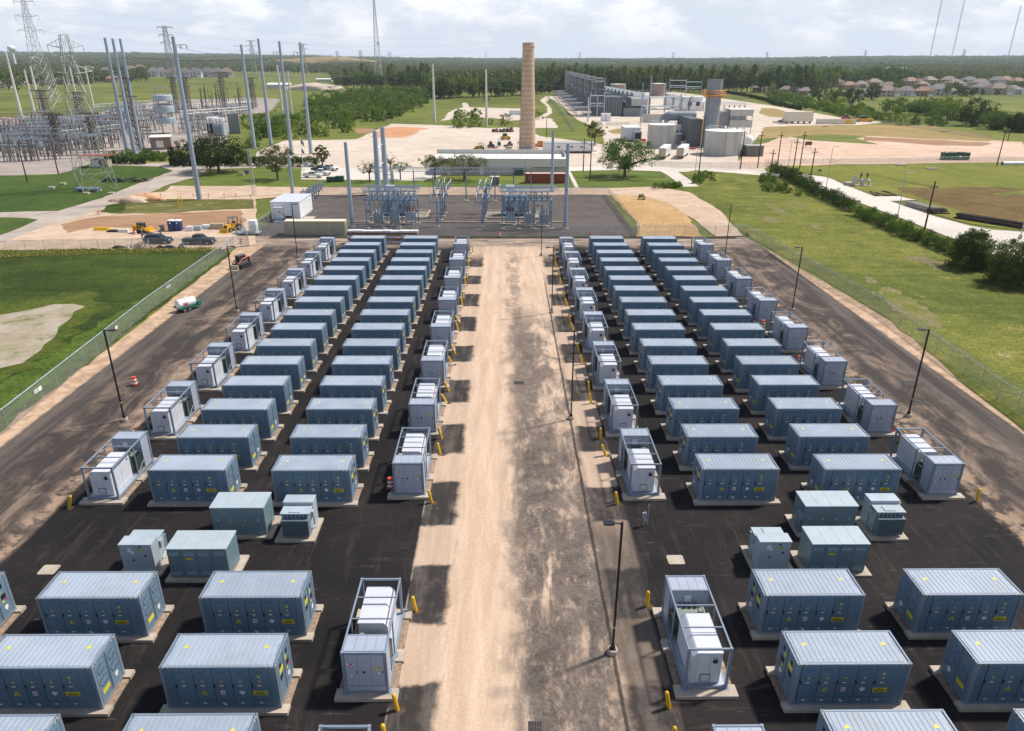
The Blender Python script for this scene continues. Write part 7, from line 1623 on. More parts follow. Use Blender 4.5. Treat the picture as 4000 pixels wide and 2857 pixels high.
for i, (reg, x, y) in enumerate((('r4', 1185,1475), ('r4', 1450,1507), ('r4', 510,1128), ('r4', 1560,1172))):
    p = g(reg, x, y); b = MB(); b.box((-1.6, -.8, 0), (1.6, .8, .45)); b.bar((-1.2, -.5, .45), (1.2, .4, .6), .2); o = b.build('concrete_slab', CONC); o.location = (p.x, p.y, 0); tag(o, 'pale slab lying '+['on the verge before the pink dirt', 'alone in the mown field', 'on the dry bank below the beige container', 'on the dry bank by the shrubs'][i], 'slab', 'slabs in the grass')
# ================================================================ left switchyard, pylons, masts
LATB = M('brown_lattice_steel', (.11,.095,.08), .6, .2, .2, .5); LATG = M('grey_lattice_steel', (.34,.35,.34), .55, .3, .1, .5)
def lattice(b, w0, w1, h, n, r, m=0, z0=0):
    for k in range(n):
        za, zb = z0+(h-z0)*k/n, z0+(h-z0)*(k+1)/n; wa, wb = w0+(w1-w0)*za/h, w0+(w1-w0)*zb/h
        A = [V((sx*wa/2, sy*wa/2, za)) for sx, sy in ((-1,-1),(1,-1),(1,1),(-1,1))]; B = [V((sx*wb/2, sy*wb/2, zb)) for sx, sy in ((-1,-1),(1,-1),(1,1),(-1,1))]
        for i in range(4):
            b.tube([A[i], B[i]], r, 4, m, False); j = (i+1) % 4; b.tube([A[i], B[j]], r*.6, 3, m, False); b.tube([A[j], B[i]], r*.6, 3, m, False); b.tube([B[i], B[j]], r*.6, 3, m, False)
def pylon(p, h, w0, w1, label, arms, mat, rad=.14, n=9, cat='pylon', name='lattice_pylon', z=0.0):
    r = E(name, (p[0], p[1], z), label, cat, None); b = MB(); lattice(b, w0, w1, h, n, rad); b.build('tower_body', mat, r)
    for az, al in arms:
        for s in (-1, 1):
            b = MB(); b.tube([(s*w1/2, -w1/2, az), (s*al, 0, az+.6)], rad*.8, 4); b.tube([(s*w1/2, w1/2, az), (s*al, 0, az+.6)], rad*.8, 4); b.tube([(s*w1/2, 0, az+2.2), (s*al, 0, az+.6)], rad*.7, 4)
            for k in (.35, .7): b.tube([(s*(w1/2+(al-w1/2)*k), 0, az+.3), (s*(w1/2+(al-w1/2)*k), 0, az+2.2-1.6*k)], rad*.5, 3)
            b.tube([(s*al, 0, az+.6), (s*al*.96, 0, az-2.6)], rad*.8, 4); b.build('cross_arm', mat, r)
    return r
p, h = by_pix('r1', 430, 965, 178, -10); p0x = (p.x, p.y, h); pylon(p, h, 11, 1.9, 'huge pale lattice pylon with three arm levels at the upper left', ((h-2.0, 7), (h-11, 8), (h-20, 9)), LATG, .135, 12)
p, h = by_pix('r1', 500, 915, 385, 520); pylon(p, h, 7, 1.6, 'slender lattice tower just right of the huge pylon', (), LATG, .13, 10)
def far_pylon(reg, x, yb, yt, label, dist, arms=3):
    q = dd(reg, x, yb); d = ray(q[0]*K, q[1]*K); t = dist/math.hypot(d.x, d.y); q2 = dd(reg, x-(yb-yt)*.0, yt); P_ = CAM_C+d*t; d2 = ray(q2[0]*K, q2[1]*K); T_ = CAM_C+d2*(P_.y/d2.y); z0 = terrain(P_.x, P_.y); h = T_.z-z0
    al = h*.15; pylon((P_.x, P_.y), h, h*.15, h*.05, label, tuple((h*(.97-.13*k), al*(1-.1*k)) for k in range(arms)), LATG, h*.0035+.10, 7, z=z0)
far_pylon('r1', 1520, 600, 232, 'distant twin-legged pylon standing left of the lone grey pole on the horizon', 1250); far_pylon('r1', 2255, 600, 360, 'distant pylon beside the forked pole on the horizon', 1900)
far_pylon('r2', 428, 545, 390, 'distant pylon right of the grey pole trio with a box on top', 1700, 2); far_pylon('r2', 725, 535, 458, 'distant pylon in front of the long pale hill', 2500); far_pylon('r2', 930, 530, 450, 'distant pylon between the hill and the radio tower', 2500); far_pylon('r2', 1190, 540, 465, 'faint pylon right of the radio tower', 2800, 2); far_pylon('r2', 2043, 535, 472, 'faint slim mast on the horizon left of the chimney', 3000, 1)
far_pylon('r3', 600, 535, 468, 'faint pylon on the horizon right of the chimney', 3200); far_pylon('r3', 1430, 535, 468, 'faint pylon on the horizon left of the exhaust stack', 3200); far_pylon('r3', 2263, 515, 462, 'faint pylon above the trees right of the exhaust stack', 3200, 2); far_pylon('r4', 860, 515, 450, 'faint pylon on the right horizon above the white roof', 3300); far_pylon('r4', 1735, 505, 442, 'faint pylon on the far right horizon', 3300)
def mast_far(reg, bx, by, tx, ty, dist, w0, w1, label, rad, dish=False, n=22):
    q = dd(reg, bx, by); d = ray(q[0]*K, q[1]*K); P_ = CAM_C+d*(dist/math.hypot(d.x, d.y)); z0 = terrain(P_.x, P_.y); q2 = dd(reg, tx, ty); d2 = ray(q2[0]*K, q2[1]*K); h = (CAM_C+d2*(P_.y/d2.y)).z-z0
    r = E('radio_mast', (P_.x, P_.y, z0), label, 'radio mast'); b = MB(); lattice(b, w0, w1, h, n, rad); b.build('lattice', LATG, r)
    if dish:
        for f in (.48, .22): b = MB(); b.tube([(w0*.3, -2, h*f), (w0*.3, -3.2, h*f)], 1.8, 12); b.build('dish', WHITE, r)
mast_far('r2', 1085, 615, 1050, -40, 1100, 10, 1.5, 'tall tapering lattice radio tower with small dishes rising out of frame', .22, True)
for (bx, tx, ty), nm in zip(((1440, 1530, -60), (1635, 1730, -60), (2135, 2215, 50)), ('left', 'middle', 'right')): mast_far('r4', bx, 500, tx, ty, 3400, 2.5, 2.5, f'hair-thin guyed mast above the right horizon, the {nm} one of three', .18, n=40)
q = dd('r1', 122, 515); d = ray(q[0]*K, q[1]*K); P_ = CAM_C+d*(2300/math.hypot(d.x, d.y)); z0 = terrain(P_.x, P_.y); d2 = ray(dd('r1', 110, 432)[0]*K, dd('r1', 110, 432)[1]*K); hz_ = (CAM_C+d2*(P_.y/d2.y)).z-z0
r = E('water_tower', (P_.x, P_.y, z0), 'white ball-shaped water tower at the far upper left', 'water tower'); b = MB(); b.lathe([(.2, hz_-8), (5, hz_-6.6), (8.4, hz_-3.6), (9.6, hz_), (8.4, hz_+3.8), (5, hz_+6.5), (.2, hz_+7.4)], 24); b.build('tank', WHITE, r, smooth=True); b = MB(); b.lathe([(5.5, 0), (3.2, 8), (3.0, hz_-8), (4.2, hz_-5.5)], 16, cap=False); b.build('stem', WHITE, r)
wires('power_line', 'faint wires sweeping right from the huge pale pylon across the sky', [(V((p0x[0]+s_*8, p0x[1], p0x[2]-dz_)), V((p0x[0]+520+s_*8, p0x[1]+900, p0x[2]+45-dz_))) for s_ in (-1, 1) for dz_ in (2, 11, 20)], .03, .04, 16)
# switchyard towers and gear
SY = [(425,1100,375,800,3.4), (735,1085,705,820,3.4), (1225,1335,1145,690,3.0), (1580,1000,1535,690,2.6), (1690,1010,1650,690,2.6), (2000,970,1955,640,3.0), (2262,960,2225,690,3.0), (545,1360,480,1010,2.4), (860,1330,790,1000,2.4)]
for i, (bx, by, tx, ty, w) in enumerate(SY):
    p, h = by_pix('r1', bx, by, tx, ty); r = E('lattice_column', (p.x, p.y, 0), f'brown box lattice column of the left switchyard, {ORD[i]} counting by distance and side', 'lattice column', 'brown lattice columns of the left switchyard'); b = MB(); lattice(b, w, w*.8, h, 12, .19); b.build('lattice', LATB, r); b = MB(); b.bar((-w*1.6, 0, h-.3), (w*1.6, 0, h-.3), .35); b.bar((-w*1.2, 0, h*.75), (w*1.2, 0, h*.75), .3)
    for k in range(4): b.bar((-w*1.5+w*k, 0, h-.3), (-w*1.5+w*k, 0, h-1.9), .14)
    b.build('cross_arm', LATB, r)
def truss(reg, x0, y0, x1, y1, hh, label, mat, i):
    a, q = g(reg, x0, y0), g(reg, x1, y1); d = V((q.x-a.x, q.y-a.y, 0)); L = d.length; u = d/L; r = E('bus_gantry', (a.x, a.y, 0), label, 'gantry', 'bus gantries of the left switchyard'); b = MB(); n = max(4, int(L/2.5)); s = V((-u.y, u.x, 0))
    for dz in (0, 1.3):
        for w in (-.6, .6): b.tube([s*w+V((0, 0, hh+dz)), d+s*w+V((0, 0, hh+dz))], .10, 4)
    for k in range(n): b.tube([u*(L*k/n)+V((0, 0, hh+(0 if k % 2 else 1.3))), u*(L*(k+1)/n)+V((0, 0, hh+(1.3 if k % 2 else 0)))], .07, 3)
    b.build('truss', mat, r)
    for k in range(int(L/18)+2): t = min(L, 18*k); b = MB(); b.tube([u*t+s*.5, u*t+V((0, 0, hh))], .16, 4); b.tube([u*t-s*.5, u*t+V((0, 0, hh))], .16, 4); b.build('leg', mat, r)
truss('r1', 60, 1230, 900, 1190, 9, 'long dark bus gantry at the far left of the switchyard', LATB, 0); truss('r1', 1630, 1180, 2240, 1120, 8.5, 'pale bus gantry behind the lone grey pole', LATG, 1); truss('r1', 570, 1345, 1090, 1265, 6, 'white bus gantry before the pole trio', LATG, 2); truss('r1', 850, 1075, 1500, 1010, 7.5, 'pale bus gantry at the far edge of the switchyard gravel', LATG, 3); truss('r1', 0, 1345, 450, 1315, 7, 'dark bus gantry above the gravel bend at far left', LATB, 4)
rr_ = E('reactor_stack', (0, 0, 0), 'three stacked round grey reactor drums on a tall stand in the left switchyard', 'reactor'); p, h = by_pix('r1', 1500, 1185, 1458, 780); rr_.location = (p.x, p.y, 0)
dz = h/405; b = MB()
for sx in (-2.6, 2.6): b.bar((sx, 0, 0), (sx, 0, h), .4)
for z in (125*dz, 260*dz, h): b.bar((-2.6, 0, z), (2.6, 0, z), .4)
b.build('stand', LATG, rr_)
for z in (90, 190, 290): b = MB(); b.lathe([(4.1, z*dz), (4.3, z*dz+.2), (4.3, (z+52)*dz-.2), (4.1, (z+52)*dz)], 28); b.build('drum', PCSW2, rr_, smooth=False)
# rows of insulator stands: countable, one object each
SYB = M('brown_insulator', (.11,.075,.065), .4, 0, .15); SYM = M('switchyard_steel', (.23,.22,.215), .55, .2, .15, .8); st_ = []
for v_ in range(3):
    rn = random.Random(v_); r = E('insulator_stand', (0, -400, 0), 'steel stand with insulator columns among the rows of the left switchyard', 'insulator stand', 'insulator stands of the left switchyard')
    b = MB(); hh = (3.2, 4.2, 5.5)[v_]
    for x in (-1.3, 1.3): b.bar((x, 0, 0), (x, 0, hh), .26)
    b.bar((-1.9, 0, hh), (1.9, 0, hh), .3)
    if v_ == 2: b.bar((-1.9, 1.5, hh-.2), (1.9, 1.5, hh-.2), .25); b.bar((0, 1.5, 0), (0, 1.5, hh), .25)
    b.build('stand', SYM, r); b = MB()
    for x in (-1.5, 0, 1.5): insul(b, (x, 0, hh+.15), (x+.2*rn.uniform(-1, 1), .3, hh+2.4), .17)
    b.build('insulator', [SYM, INSUL, SYB][v_], r); b = MB(); b.tube([(-6, 0, hh+2.45), (6, 0, hh+2.45)], .09, 4); b.bar((-1.5, .3, hh+2.4), (.2, 1.2, hh+3.3), .12); b.build('bus_tube', GALV, r); st_.append(r)
k = 0
rows = [(40,1395,900,1375), (30,1345,1050,1315), (0,1300,1080,1270), (0,1255,1120,1215), (40,1215,1250,1160), (300,1170,1450,1110), (850,1115,1500,1060), (1250,1330,1330,1230), (1340,1180,1480,1120), (1600,1200,2000,1120), (1640,1140,2200,1060), (1480,1075,2250,1010), (950,1065,1700,990), (1700,1260,1850,1230), (30,1440,500,1420)]
for i, (x0, y0, x1, y1) in enumerate(rows):
    n = max(3, int(abs(x1-x0)/(42 if y0 > 1250 else 38)))
    for j in range(n):
        t = (j+random.uniform(.2, .8))/n; p = g('r1', x0+(x1-x0)*t, y0+(y1-y0)*t); pr = st_[(i+j) % 3]
        loc = (p.x+random.uniform(-1, 1), p.y+random.uniform(-1.5, 1.5), 0)
        if pr.name not in USED: USED.add(pr.name); pr.location = loc
        else: CT(pr, loc, random.uniform(-.15, .15), scale=random.uniform(.85, 1.2))
for i in range(26):
    x, y = random.uniform(1740, 2180), random.uniform(880, 985); p, h = by_pix('r1', x, y, x-25, y-random.uniform(90, 190)); b = MB(); b.tube([(0, 0, 0), (0, 0, h)], [.3, .2], 5)
    if i % 2: b.bar((-1.2, 0, h*.9), (1.2, 0, h*.9), .2)
    o = b.build('switchyard_post', WOODP if i % 3 else LATB); o.location = (p.x, p.y, 0); tag(o, 'thin dark post in the thicket of posts at the back of the switchyard', 'post', 'thicket of dark posts behind the switchyard')
for i, (x, y, lab) in enumerate(((1905, 1195, 'dark switchyard transformer with white tank on top, behind the round dark tree'), (1960, 1205, 'grey switchyard transformer with bright bushings, right behind the round dark tree'))):
    p = g('r1', x, y); r = E('switchyard_transformer', (p.x, p.y, 0), lab, 'transformer'); b = MB(); b.box((-2.4, -1.5, .4), (2.4, 2, 5.2)); 
    for j in range(8): b.box((-2.3+.6*j, -2.2, .8), (-2.1+.6*j, -1.5, 4.8))
    b.build('tank', [M('navy_steel', (.03,.045,.09), .5), PCSW2][i], r); b = MB(); b.tube([(-2.2, .5, 7), (2.4, .5, 7)], .9, 12); b.bar((0, .5, 5.2), (0, .5, 6.3), .4); b.build('conservator', WHITE, r)
    for j in range(3): b = MB(); insul(b, (-1.6+1.6*j, -1, 5.2), (-2+2*j, -1.6, 7.8), .25); b.build('bushing', WHITE, r)
p = g('r1', 2070, 1195); b = MB(); b.box((-2.6, 0, 0), (2.6, .6, 9)); 
for j in range(6): b.box((-2.5+.9*j, -.15, 0), (-2.3+.9*j, -.001, 8.9))
o = b.build('fire_wall', STKM); o.location = (p.x, p.y+3, 0); tag(o, 'tall dark fire wall beside the switchyard transformers', 'wall')
# four-legged lattice tower on the left lawn and slim mast by the substation
f = [g('m1', 640, 202), g('m1', 980, 250), g('m1', 1070, 217), g('m1', 760, 172)]; c = sum((V(q) for q in f), V((0, 0, 0)))/4
w = (V(f[1])-V(f[0])).length; rz = math.atan2(f[1].y-f[0].y, f[1].x-f[0].x)
rz = .75; r = pylon((c.x, c.y), 38, 8.5, 1.6, 'slender pale lattice tower straddling the left lawn on four feet', ((35, 4), (29, 5)), LATG, .10, 8); r.rotation_euler.z = rz
p, h = by_pix('m1', 2262, 262, 2218, -85); r = E('lattice_mast', (p.x, p.y, 0), 'slim three-sided lattice mast beside the white control building', 'lattice mast'); b = MB(); lattice(b, .8, .55, h+2, 16, .035); b.build('lattice', LATG, r)
# ================================================================ houses
def roofmat(n, c): return M(n, c, .85, 0, .12, .4)
HW = [M('cream_brick', (.50,.44,.37), .8, 0, .1, .3), M('pale_siding_house', (.58,.58,.58), .8, 0, .08, .3), M('tan_brick_house', (.42,.31,.24), .8, 0, .1, .3), M('pinkish_brick_house', (.38,.27,.23), .8, 0, .1, .3)]
HR = [roofmat('brown_shingle', (.19,.145,.125)), roofmat('grey_shingle', (.165,.16,.165)), roofmat('orange_tile', (.27,.165,.115)), roofmat('taupe_shingle', (.23,.185,.165))]
HL = ['cream house with brown roof', 'pale house with dark grey roof', 'tan house with reddish roof', 'pinkish brick house with taupe roof']
def house(v):
    r = E('house', (0, -420, 0), HL[v]+' in the neighbourhood beyond the fields', 'house', 'houses beyond the fields')
    b = MB(); b.box((-8, 0, 0), (8, 13, 5.4)); b.box((2, -3, 0), (8, 0, 3.0 if v % 2 else 5.4)); b.build('wall', HW[v], r)
    b = MB(); e = .6; b.add([(-8-e, -e, 5.3), (8+e, -e, 5.3), (8+e, 13+e, 5.3), (-8-e, 13+e, 5.3), (-3, 6.5, 9.3), (3, 6.5, 9.3)], [(0,1,5,4), (1,2,5), (2,3,4,5), (3,0,4), (3,2,1,0)])
    h0 = 3.0 if v % 2 else 5.4; b.add([(1.5, -3.5, h0-.1), (8.5, -3.5, h0-.1), (8.5, 2, h0-.1), (1.5, 2, h0-.1), (5, -.5, h0+2.6), (5, 5, h0+2.6)], [(0,1,4), (1,2,5,4), (3,0,4,5), (2,3,5), (3,2,1,0)]); b.build('roof', HR[v], r)
    for x, z in ((-5.5, 3.5), (-1.5, 3.5), (-5.5, .9), (-1.5, .9)): b = MB(); b.box((x-.8, -.06, z), (x+.8, -.001, z+1.3)); b.build('window', GLASS, r)
    b = MB(); b.box((2.9, -3.06, .1), (7.2, -3.001, 2.4)); b.build('garage_door', WHITE, r); return r
HS = [house(v) for v in range(4)]; HP = []
RH = [(50,822,1,105), (160,838,0,115), (250,845,1,100), (330,848,3,110), (890,862,1,110), (1080,862,0,150), (1230,855,1,130), (1385,858,2,130), (1525,852,1,155), (1640,845,3,90), (1915,838,1,150), (2070,845,0,150), (2210,845,1,120), (420,775,3,100), (620,780,0,120), (740,800,2,115), (840,785,3,100), (960,775,3,115), (1060,752,1,110), (1075,808,0,120), (1290,768,2,120), (1390,782,3,90), (1600,752,3,150), (1690,792,3,130), (1800,757,1,150), (1890,778,3,110), (2035,754,1,110), (2135,752,2,110), (2240,760,2,95),
      (-80,818,3,110), (700,752,3,100), (1180,748,0,100), (1460,755,3,110)]
for x, y, v, w in RH:
    p = gt('r4', x, y); dist = math.hypot(p.x, p.y); s = (w/2.274)/CF*dist/16.5; pr = HS[v]; loc = (p.x, p.y, p.z-.3)
    s = max(.7, min(1.4, s*.95)); HP.append((p.x, p.y))
    if pr.name not in USED: USED.add(pr.name); pr.location = loc; pr.scale = (s,)*3; pr.rotation_euler.z = -.3
    else: CT(pr, loc, random.uniform(-.5, .3), HL[v]+' in the right-hand neighbourhood beyond the fields', 'houses of the right-hand neighbourhood', scale=s)
for pr, v in zip(HS, range(4)): pr['label'] = HL[v]+' in the right-hand neighbourhood beyond the fields'; pr['group'] = 'houses of the right-hand neighbourhood'
LH = [(690,655,1,90), (800,655,1,90), (940,670,1,95), (1060,690,3,90), (1150,650,0,90), (1370,685,1,70), (1440,685,1,70), (1530,698,0,80), (1640,690,1,70), (1740,692,1,75), (1840,688,1,75), (1930,690,1,75), (2020,692,3,75), (30,785,0,95), (150,760,0,110), (540,755,3,95), (1000,735,2,90), (310,545,0,60), (480,525,0,50), (1250,640,0,90)]
for i, (x, y, v, w) in enumerate(LH):
    p = gt('r1', x, y); dist = math.hypot(p.x, p.y); s = max(.8, min(2.2, (w/2.274)/CF*dist/16.5)); HP.append((p.x, p.y)); CT(HS[v], (p.x, p.y, p.z-.3), random.uniform(.1, .5), HL[v]+' in the left-hand neighbourhood behind the switchyard', 'houses of the left-hand neighbourhood', scale=(s*1.15, s, s*1.75) if x > 1300 else s)
for reg, x, y, w, h, lab in (('r2', 605, 725, 26, 5, 'white shed beside the pale earth mound behind the switchyard'), ('r2', 200, 790, 26, 7, 'grey block building behind the white poles on the left'), ('r2', 215, 632, 20, 7, 'white barn by the trees left of the grey pole'), ('r4', 1150, 655, 55, 16, 'bright white-roofed hall among the trees on the right'), ('r4', 830, 668, 150, 12, 'long low grey-roofed warehouse among the trees on the right'), ('r4', 650, 640, 60, 8, 'small pale warehouse roof above the long warehouse')):
    p = gt(reg, x, y); r = E('warehouse', (p.x, p.y, p.z-.2), lab, 'building'); b = MB(); b.box((-w/2, 0, 0), (w/2, w*.5, h*.75)); b.build('wall', HW[1], r); b = MB(); b.xprism([(-1, h*.72), (w*.25, h), (w*.5+1, h*.72)], -w/2-1, w/2+1); b.build('roof', WROOF if 'white' in lab else GROOF, r)
p = gt('r2', 520, 800); lump((p.x, p.y, 0), (34, 14, 7.5), S_SAND, 'pale rounded earth mound behind the switchyard poles', 'earth_mound', 'earth mound', 31)
q = dd('r2', 640, 512); d = ray(q[0]*K, q[1]*K); P_ = CAM_C+d*(3600/math.hypot(d.x, d.y)); o = lump((P_.x, P_.y, 0), (300, 110, 40), G_STRAW, 'long low pale hill on the left horizon', 'hill', None, 33); o.location.z = terrain(P_.x, P_.y)-8; o['kind'] = 'structure'
# ================================================================ vegetation
def leaf_mat(name, a, b, c, yellow=0.0):
    mt, N = newmat(name); oi = N.new('ShaderNodeObjectInfo'); rnd = S(N.nt, oi.outputs['Random']); p = N.pos()
    n1 = N.noise(p, .35, 4, .6); n2 = N.noise(p, 2.5, 3, .6)
    f = N.step(n1*.5+n2*.3+rnd*.35, .36, .80); col = N.mix(f, a, b)
    col = N.mix(N.step(n2*.5+rnd*.5, .62, .80)*.7, col, c)
    bs = N.bsdf(col, .7, 0, None, .2); tr = N.new('ShaderNodeBsdfTranslucent'); tc = N.scale(col, (1.1, 1.25, .5)); N.put(tr, 'Color', tc)
    mx = N.new('ShaderNodeMixShader'); mx.inputs[0].default_value = .35; N.nt.links.new(bs.outputs[0], mx.inputs[1]); N.nt.links.new(tr.outputs[0], mx.inputs[2]); N.out(mx); return mt
LF_OAK = leaf_mat('oak_leaves', (.045,.088,.014), (.10,.165,.028), (.14,.19,.04)); LF_DARK = leaf_mat('dark_leaves', (.030,.052,.012), (.068,.102,.022), (.10,.13,.032)); LF_OLIVE = leaf_mat('olive_leaves', (.085,.095,.030), (.165,.165,.05), (.25,.22,.07)); LF_PINE = leaf_mat('pine_needles', (.072,.112,.036), (.140,.188,.054), (.19,.22,.066)); LF_MIX = leaf_mat('woodland_leaves', (.072,.122,.030), (.150,.208,.050), (.23,.25,.066)); LF_BUSH = leaf_mat('bush_leaves', (.070,.125,.018), (.145,.215,.032), (.22,.255,.052)); LF_LIME = leaf_mat('bright_shrub_leaves', (.075,.120,.018), (.14,.19,.03), (.20,.22,.05)); LF_FAR = leaf_mat('far_forest_leaves', (.052,.085,.034), (.095,.13,.050), (.135,.15,.062))
BARK = M('bark', (.10,.075,.055), .9, 0, .25, 1.5)
def leaves(centers, radii, per, size, rng, flat=.75, up=.35):
    """leaf quads in clumps: (n,3) centres, (n,) clump radii"""
    n = len(centers)*per; c = np.repeat(centers, per, 0); rr = np.repeat(radii, per)
    d = rng.normal(size=(n, 3)); d /= np.linalg.norm(d, axis=1)[:, None]+1e-9; c = c+d*(rr*rng.random(n)**.45)[:, None]*np.array([1, 1, flat])
    nm = rng.normal(size=(n, 3))*.8+d*.7+np.array([0, 0, up]); nm /= np.linalg.norm(nm, axis=1)[:, None]+1e-9
    t = np.cross(nm, rng.normal(size=(n, 3))); t /= np.linalg.norm(t, axis=1)[:, None]+1e-9; w = np.cross(nm, t); s = size*(.6+.8*rng.random(n)); a = (t*s[:, None]); b = (w*(s*.62)[:, None])
    v = np.empty((n, 4, 3)); v[:, 0] = c-a*.5-b*.25; v[:, 1] = c+b*.5; v[:, 2] = c+a*.55; v[:, 3] = c-b*.45
    return v.reshape(-1, 3)
def quadmesh(name, v, mat):
    n = len(v)//4; me = bpy.data.meshes.new(name); me.vertices.add(len(v)); me.vertices.foreach_set('co', v.astype(np.float32).ravel()); me.loops.add(len(v)); me.loops.foreach_set('vertex_index', np.arange(len(v), dtype=np.int32)); me.polygons.add(n); me.polygons.foreach_set('loop_start', np.arange(0, 4*n, 4, dtype=np.int32)); me.materials.append(mat); me.update(); me.validate(); return me
def crown_points(n, rx, ry, z0, z1, rng, kind='round'):
    out = []
    while len(out) < n:
        p = rng.uniform(-1, 1, 3)
        if kind == 'round':
            q = np.linalg.norm(p*np.array([1, 1, 1]))
            if q > 1 or q < .45: continue
            if rng.random() < .25*max(0, -p[2]): continue
        elif kind == 'pine':
            t = (p[2]+1)/2; lim = (1-t)**.55*(.55+.45*min(1, t*6)) if t > .02 else .4
            if math.hypot(p[0], p[1]) > lim+.12*rng.random(): continue
        elif kind == 'bush':
            if p[2] < -.98: continue
            q = math.hypot(p[0], p[1])**2+max(0, p[2])**2
            if q > 1 or q < .25: continue
        out.append((p[0]*rx, p[1]*ry, z0+(z1-z0)*(p[2]+1)/2))
    return np.array(out)
def tree(name, label, cat, h, rx, trunk_h, mat, seed, clumps=110, per=34, leaf=.42, clump_r=.22, kind='round', ry=None, tr=.3, limbs=7, group=None, z0=None, lean=(0, 0)):
    rng = np.random.default_rng(seed); rn = random.Random(seed); r = E(name, (0, -450, 0), label, cat, group); z0 = trunk_h if z0 is None else z0
    pts = crown_points(clumps, rx, ry or rx, z0, h*.97, rng, kind); ang = np.arctan2(pts[:, 1], pts[:, 0]); k = 1+.16*np.sin(3*ang+rng.uniform(0, 6))+.10*np.sin(5*ang+pts[:, 2]*.9); pts[:, 0] *= k; pts[:, 1] *= k
    pts[:, 0] += lean[0]*(pts[:, 2]/h); pts[:, 1] += lean[1]*(pts[:, 2]/h)
    v = leaves(pts, rx*clump_r*(.55+.9*rng.random(len(pts))), per, leaf, rng); o = bpy.data.objects.new('crown', quadmesh('crown', v, mat)); COL.objects.link(o); o.parent = r
    if tr:
        b = MB(); zc = trunk_h+(h-trunk_h)*(.75 if kind == 'pine' else .45); b.tube([(0, 0, -.2), (.05*rn.uniform(-1, 1), 0, trunk_h*.5), (lean[0]*.3, lean[1]*.3, trunk_h), (lean[0]*.6, lean[1]*.6, zc)], [tr*1.25, tr, tr*.85, tr*.3], 8)
        for i in range(limbs):
            q = pts[rn.randrange(len(pts))]; zz = trunk_h*(.75+.4*rn.random()) if kind != 'pine' else q[2]*.95; b.tube([(0, 0, zz), (q[0]*.45, q[1]*.45, zz+(q[2]-zz)*.6), tuple(q)], [tr*.55, tr*.32, tr*.08], 5)
        b.build('trunk', BARK, r)
    return r
def plant_at(t, p, z=0.0, rz=None, s=None): t.location = (p[0], p[1], z); t.rotation_euler.z = rz or 0; 
def hero(reg, bx, by, tx, ty, wpx, name, label, mat, seed, **kw):
    p, h = by_pix(reg, bx, by, tx, ty); w = wpx/2.274/CF*math.hypot(p.x, p.y, CH)/2; t = tree(name, label, kw.pop('cat', 'tree'), h, w, kw.pop('th', h*.22), mat, seed, **kw); t.location = (p.x, p.y, 0); return t
hero('r3', 1000,1572,1000,1222, 470, 'oak_tree', 'big spreading leafy green tree standing alone on the lawn by the road', LF_OAK, 1, clumps=150, per=60, leaf=.42, clump_r=.20, tr=.42, limbs=14, th=2.6, z0=2.2)
hero('r1', 1945,1532,1935,1205, 430, 'round_tree', 'large round dark tree at the lawn edge beside the left switchyard', LF_DARK, 2, clumps=170, per=55, leaf=.5, clump_r=.22, tr=.4, th=2.5, z0=1.6)
hero('r3', 735,1290,735,1058, 175, 'young_tree', 'airy upright tree behind the end of the office trailer', LF_OLIVE, 3, clumps=80, per=40, leaf=.42, tr=.25, th=3, z0=2.0)
hero('r2', 195,1602,150,1288, 280, 'olive_tree', 'olive brown drooping tree on the lawn left of the white pickups', LF_OLIVE, 4, clumps=100, per=42, leaf=.36, clump_r=.2, tr=.3, th=3.2, z0=2.4)
hero('r2', 590,1470,590,1278, 120, 'drooping_tree', 'narrow drooping tree at the hedge corner behind the white pickups', LF_OLIVE, 5, clumps=70, per=40, leaf=.36, tr=.22, th=1.5, z0=.8)
hero('r2', 1010,1618,990,1442, 190, 'sparse_tree', 'thin sparse tree on the lawn left of the twin-pole frame', LF_OLIVE, 6, clumps=44, per=24, leaf=.30, clump_r=.2, tr=.2, limbs=14, th=2.4, z0=2.4)
hero('r2', 1285,1600,1300,1440, 180, 'sparse_tree', 'pale green sparse tree right of the twin-pole frame', LF_LIME, 7, clumps=40, per=24, leaf=.30, clump_r=.2, tr=.18, limbs=14, th=2.6, z0=2.6)
hero('r2', 1195,1520,1190,1345, 130, 'bare_tree', 'nearly bare branching tree behind the twin-pole frame', LF_OLIVE, 8, clumps=26, per=10, leaf=.28, tr=.22, limbs=26, th=2.2, z0=2)
hero('r2', 1850,1605,1790,1372, 420, 'wide_tree', 'wide thin-leaved tree in front of the long metal building, right trunk', LF_OLIVE, 9, clumps=95, per=34, leaf=.34, clump_r=.16, tr=.3, limbs=22, th=2.6, z0=2.8)
hero('r2', 1590,1590,1560,1372, 260, 'wide_tree', 'thin-leaved tree left end of the long metal building, left trunk', LF_OLIVE, 10, clumps=64, per=32, leaf=.34, clump_r=.18, tr=.25, limbs=18, th=2.6, z0=2.8)
hero('r1', 1640,1475,1640,1235, 200, 'dark_bush_tree', 'dark upright bushy tree at the gravel fork left of the round tree', LF_DARK, 11, clumps=90, per=46, leaf=.42, kind='bush', tr=.2, th=.8, z0=.0)
hero('r1', 1585,1470,1565,1340, 130, 'dark_bush_tree', 'lower dark bush at the gravel fork by the brick hut', LF_DARK, 12, clumps=60, per=40, leaf=.42, kind='bush', tr=.15, th=.6, z0=0)
hero('m4', 1775,1015,1770,672, 250, 'roadside_tree', 'dark tree above the hedge beside the concrete road, the left of two', LF_DARK, 13, clumps=190, per=70, leaf=.27, clump_r=.28, kind='bush', tr=.16, th=1.0, z0=.3)
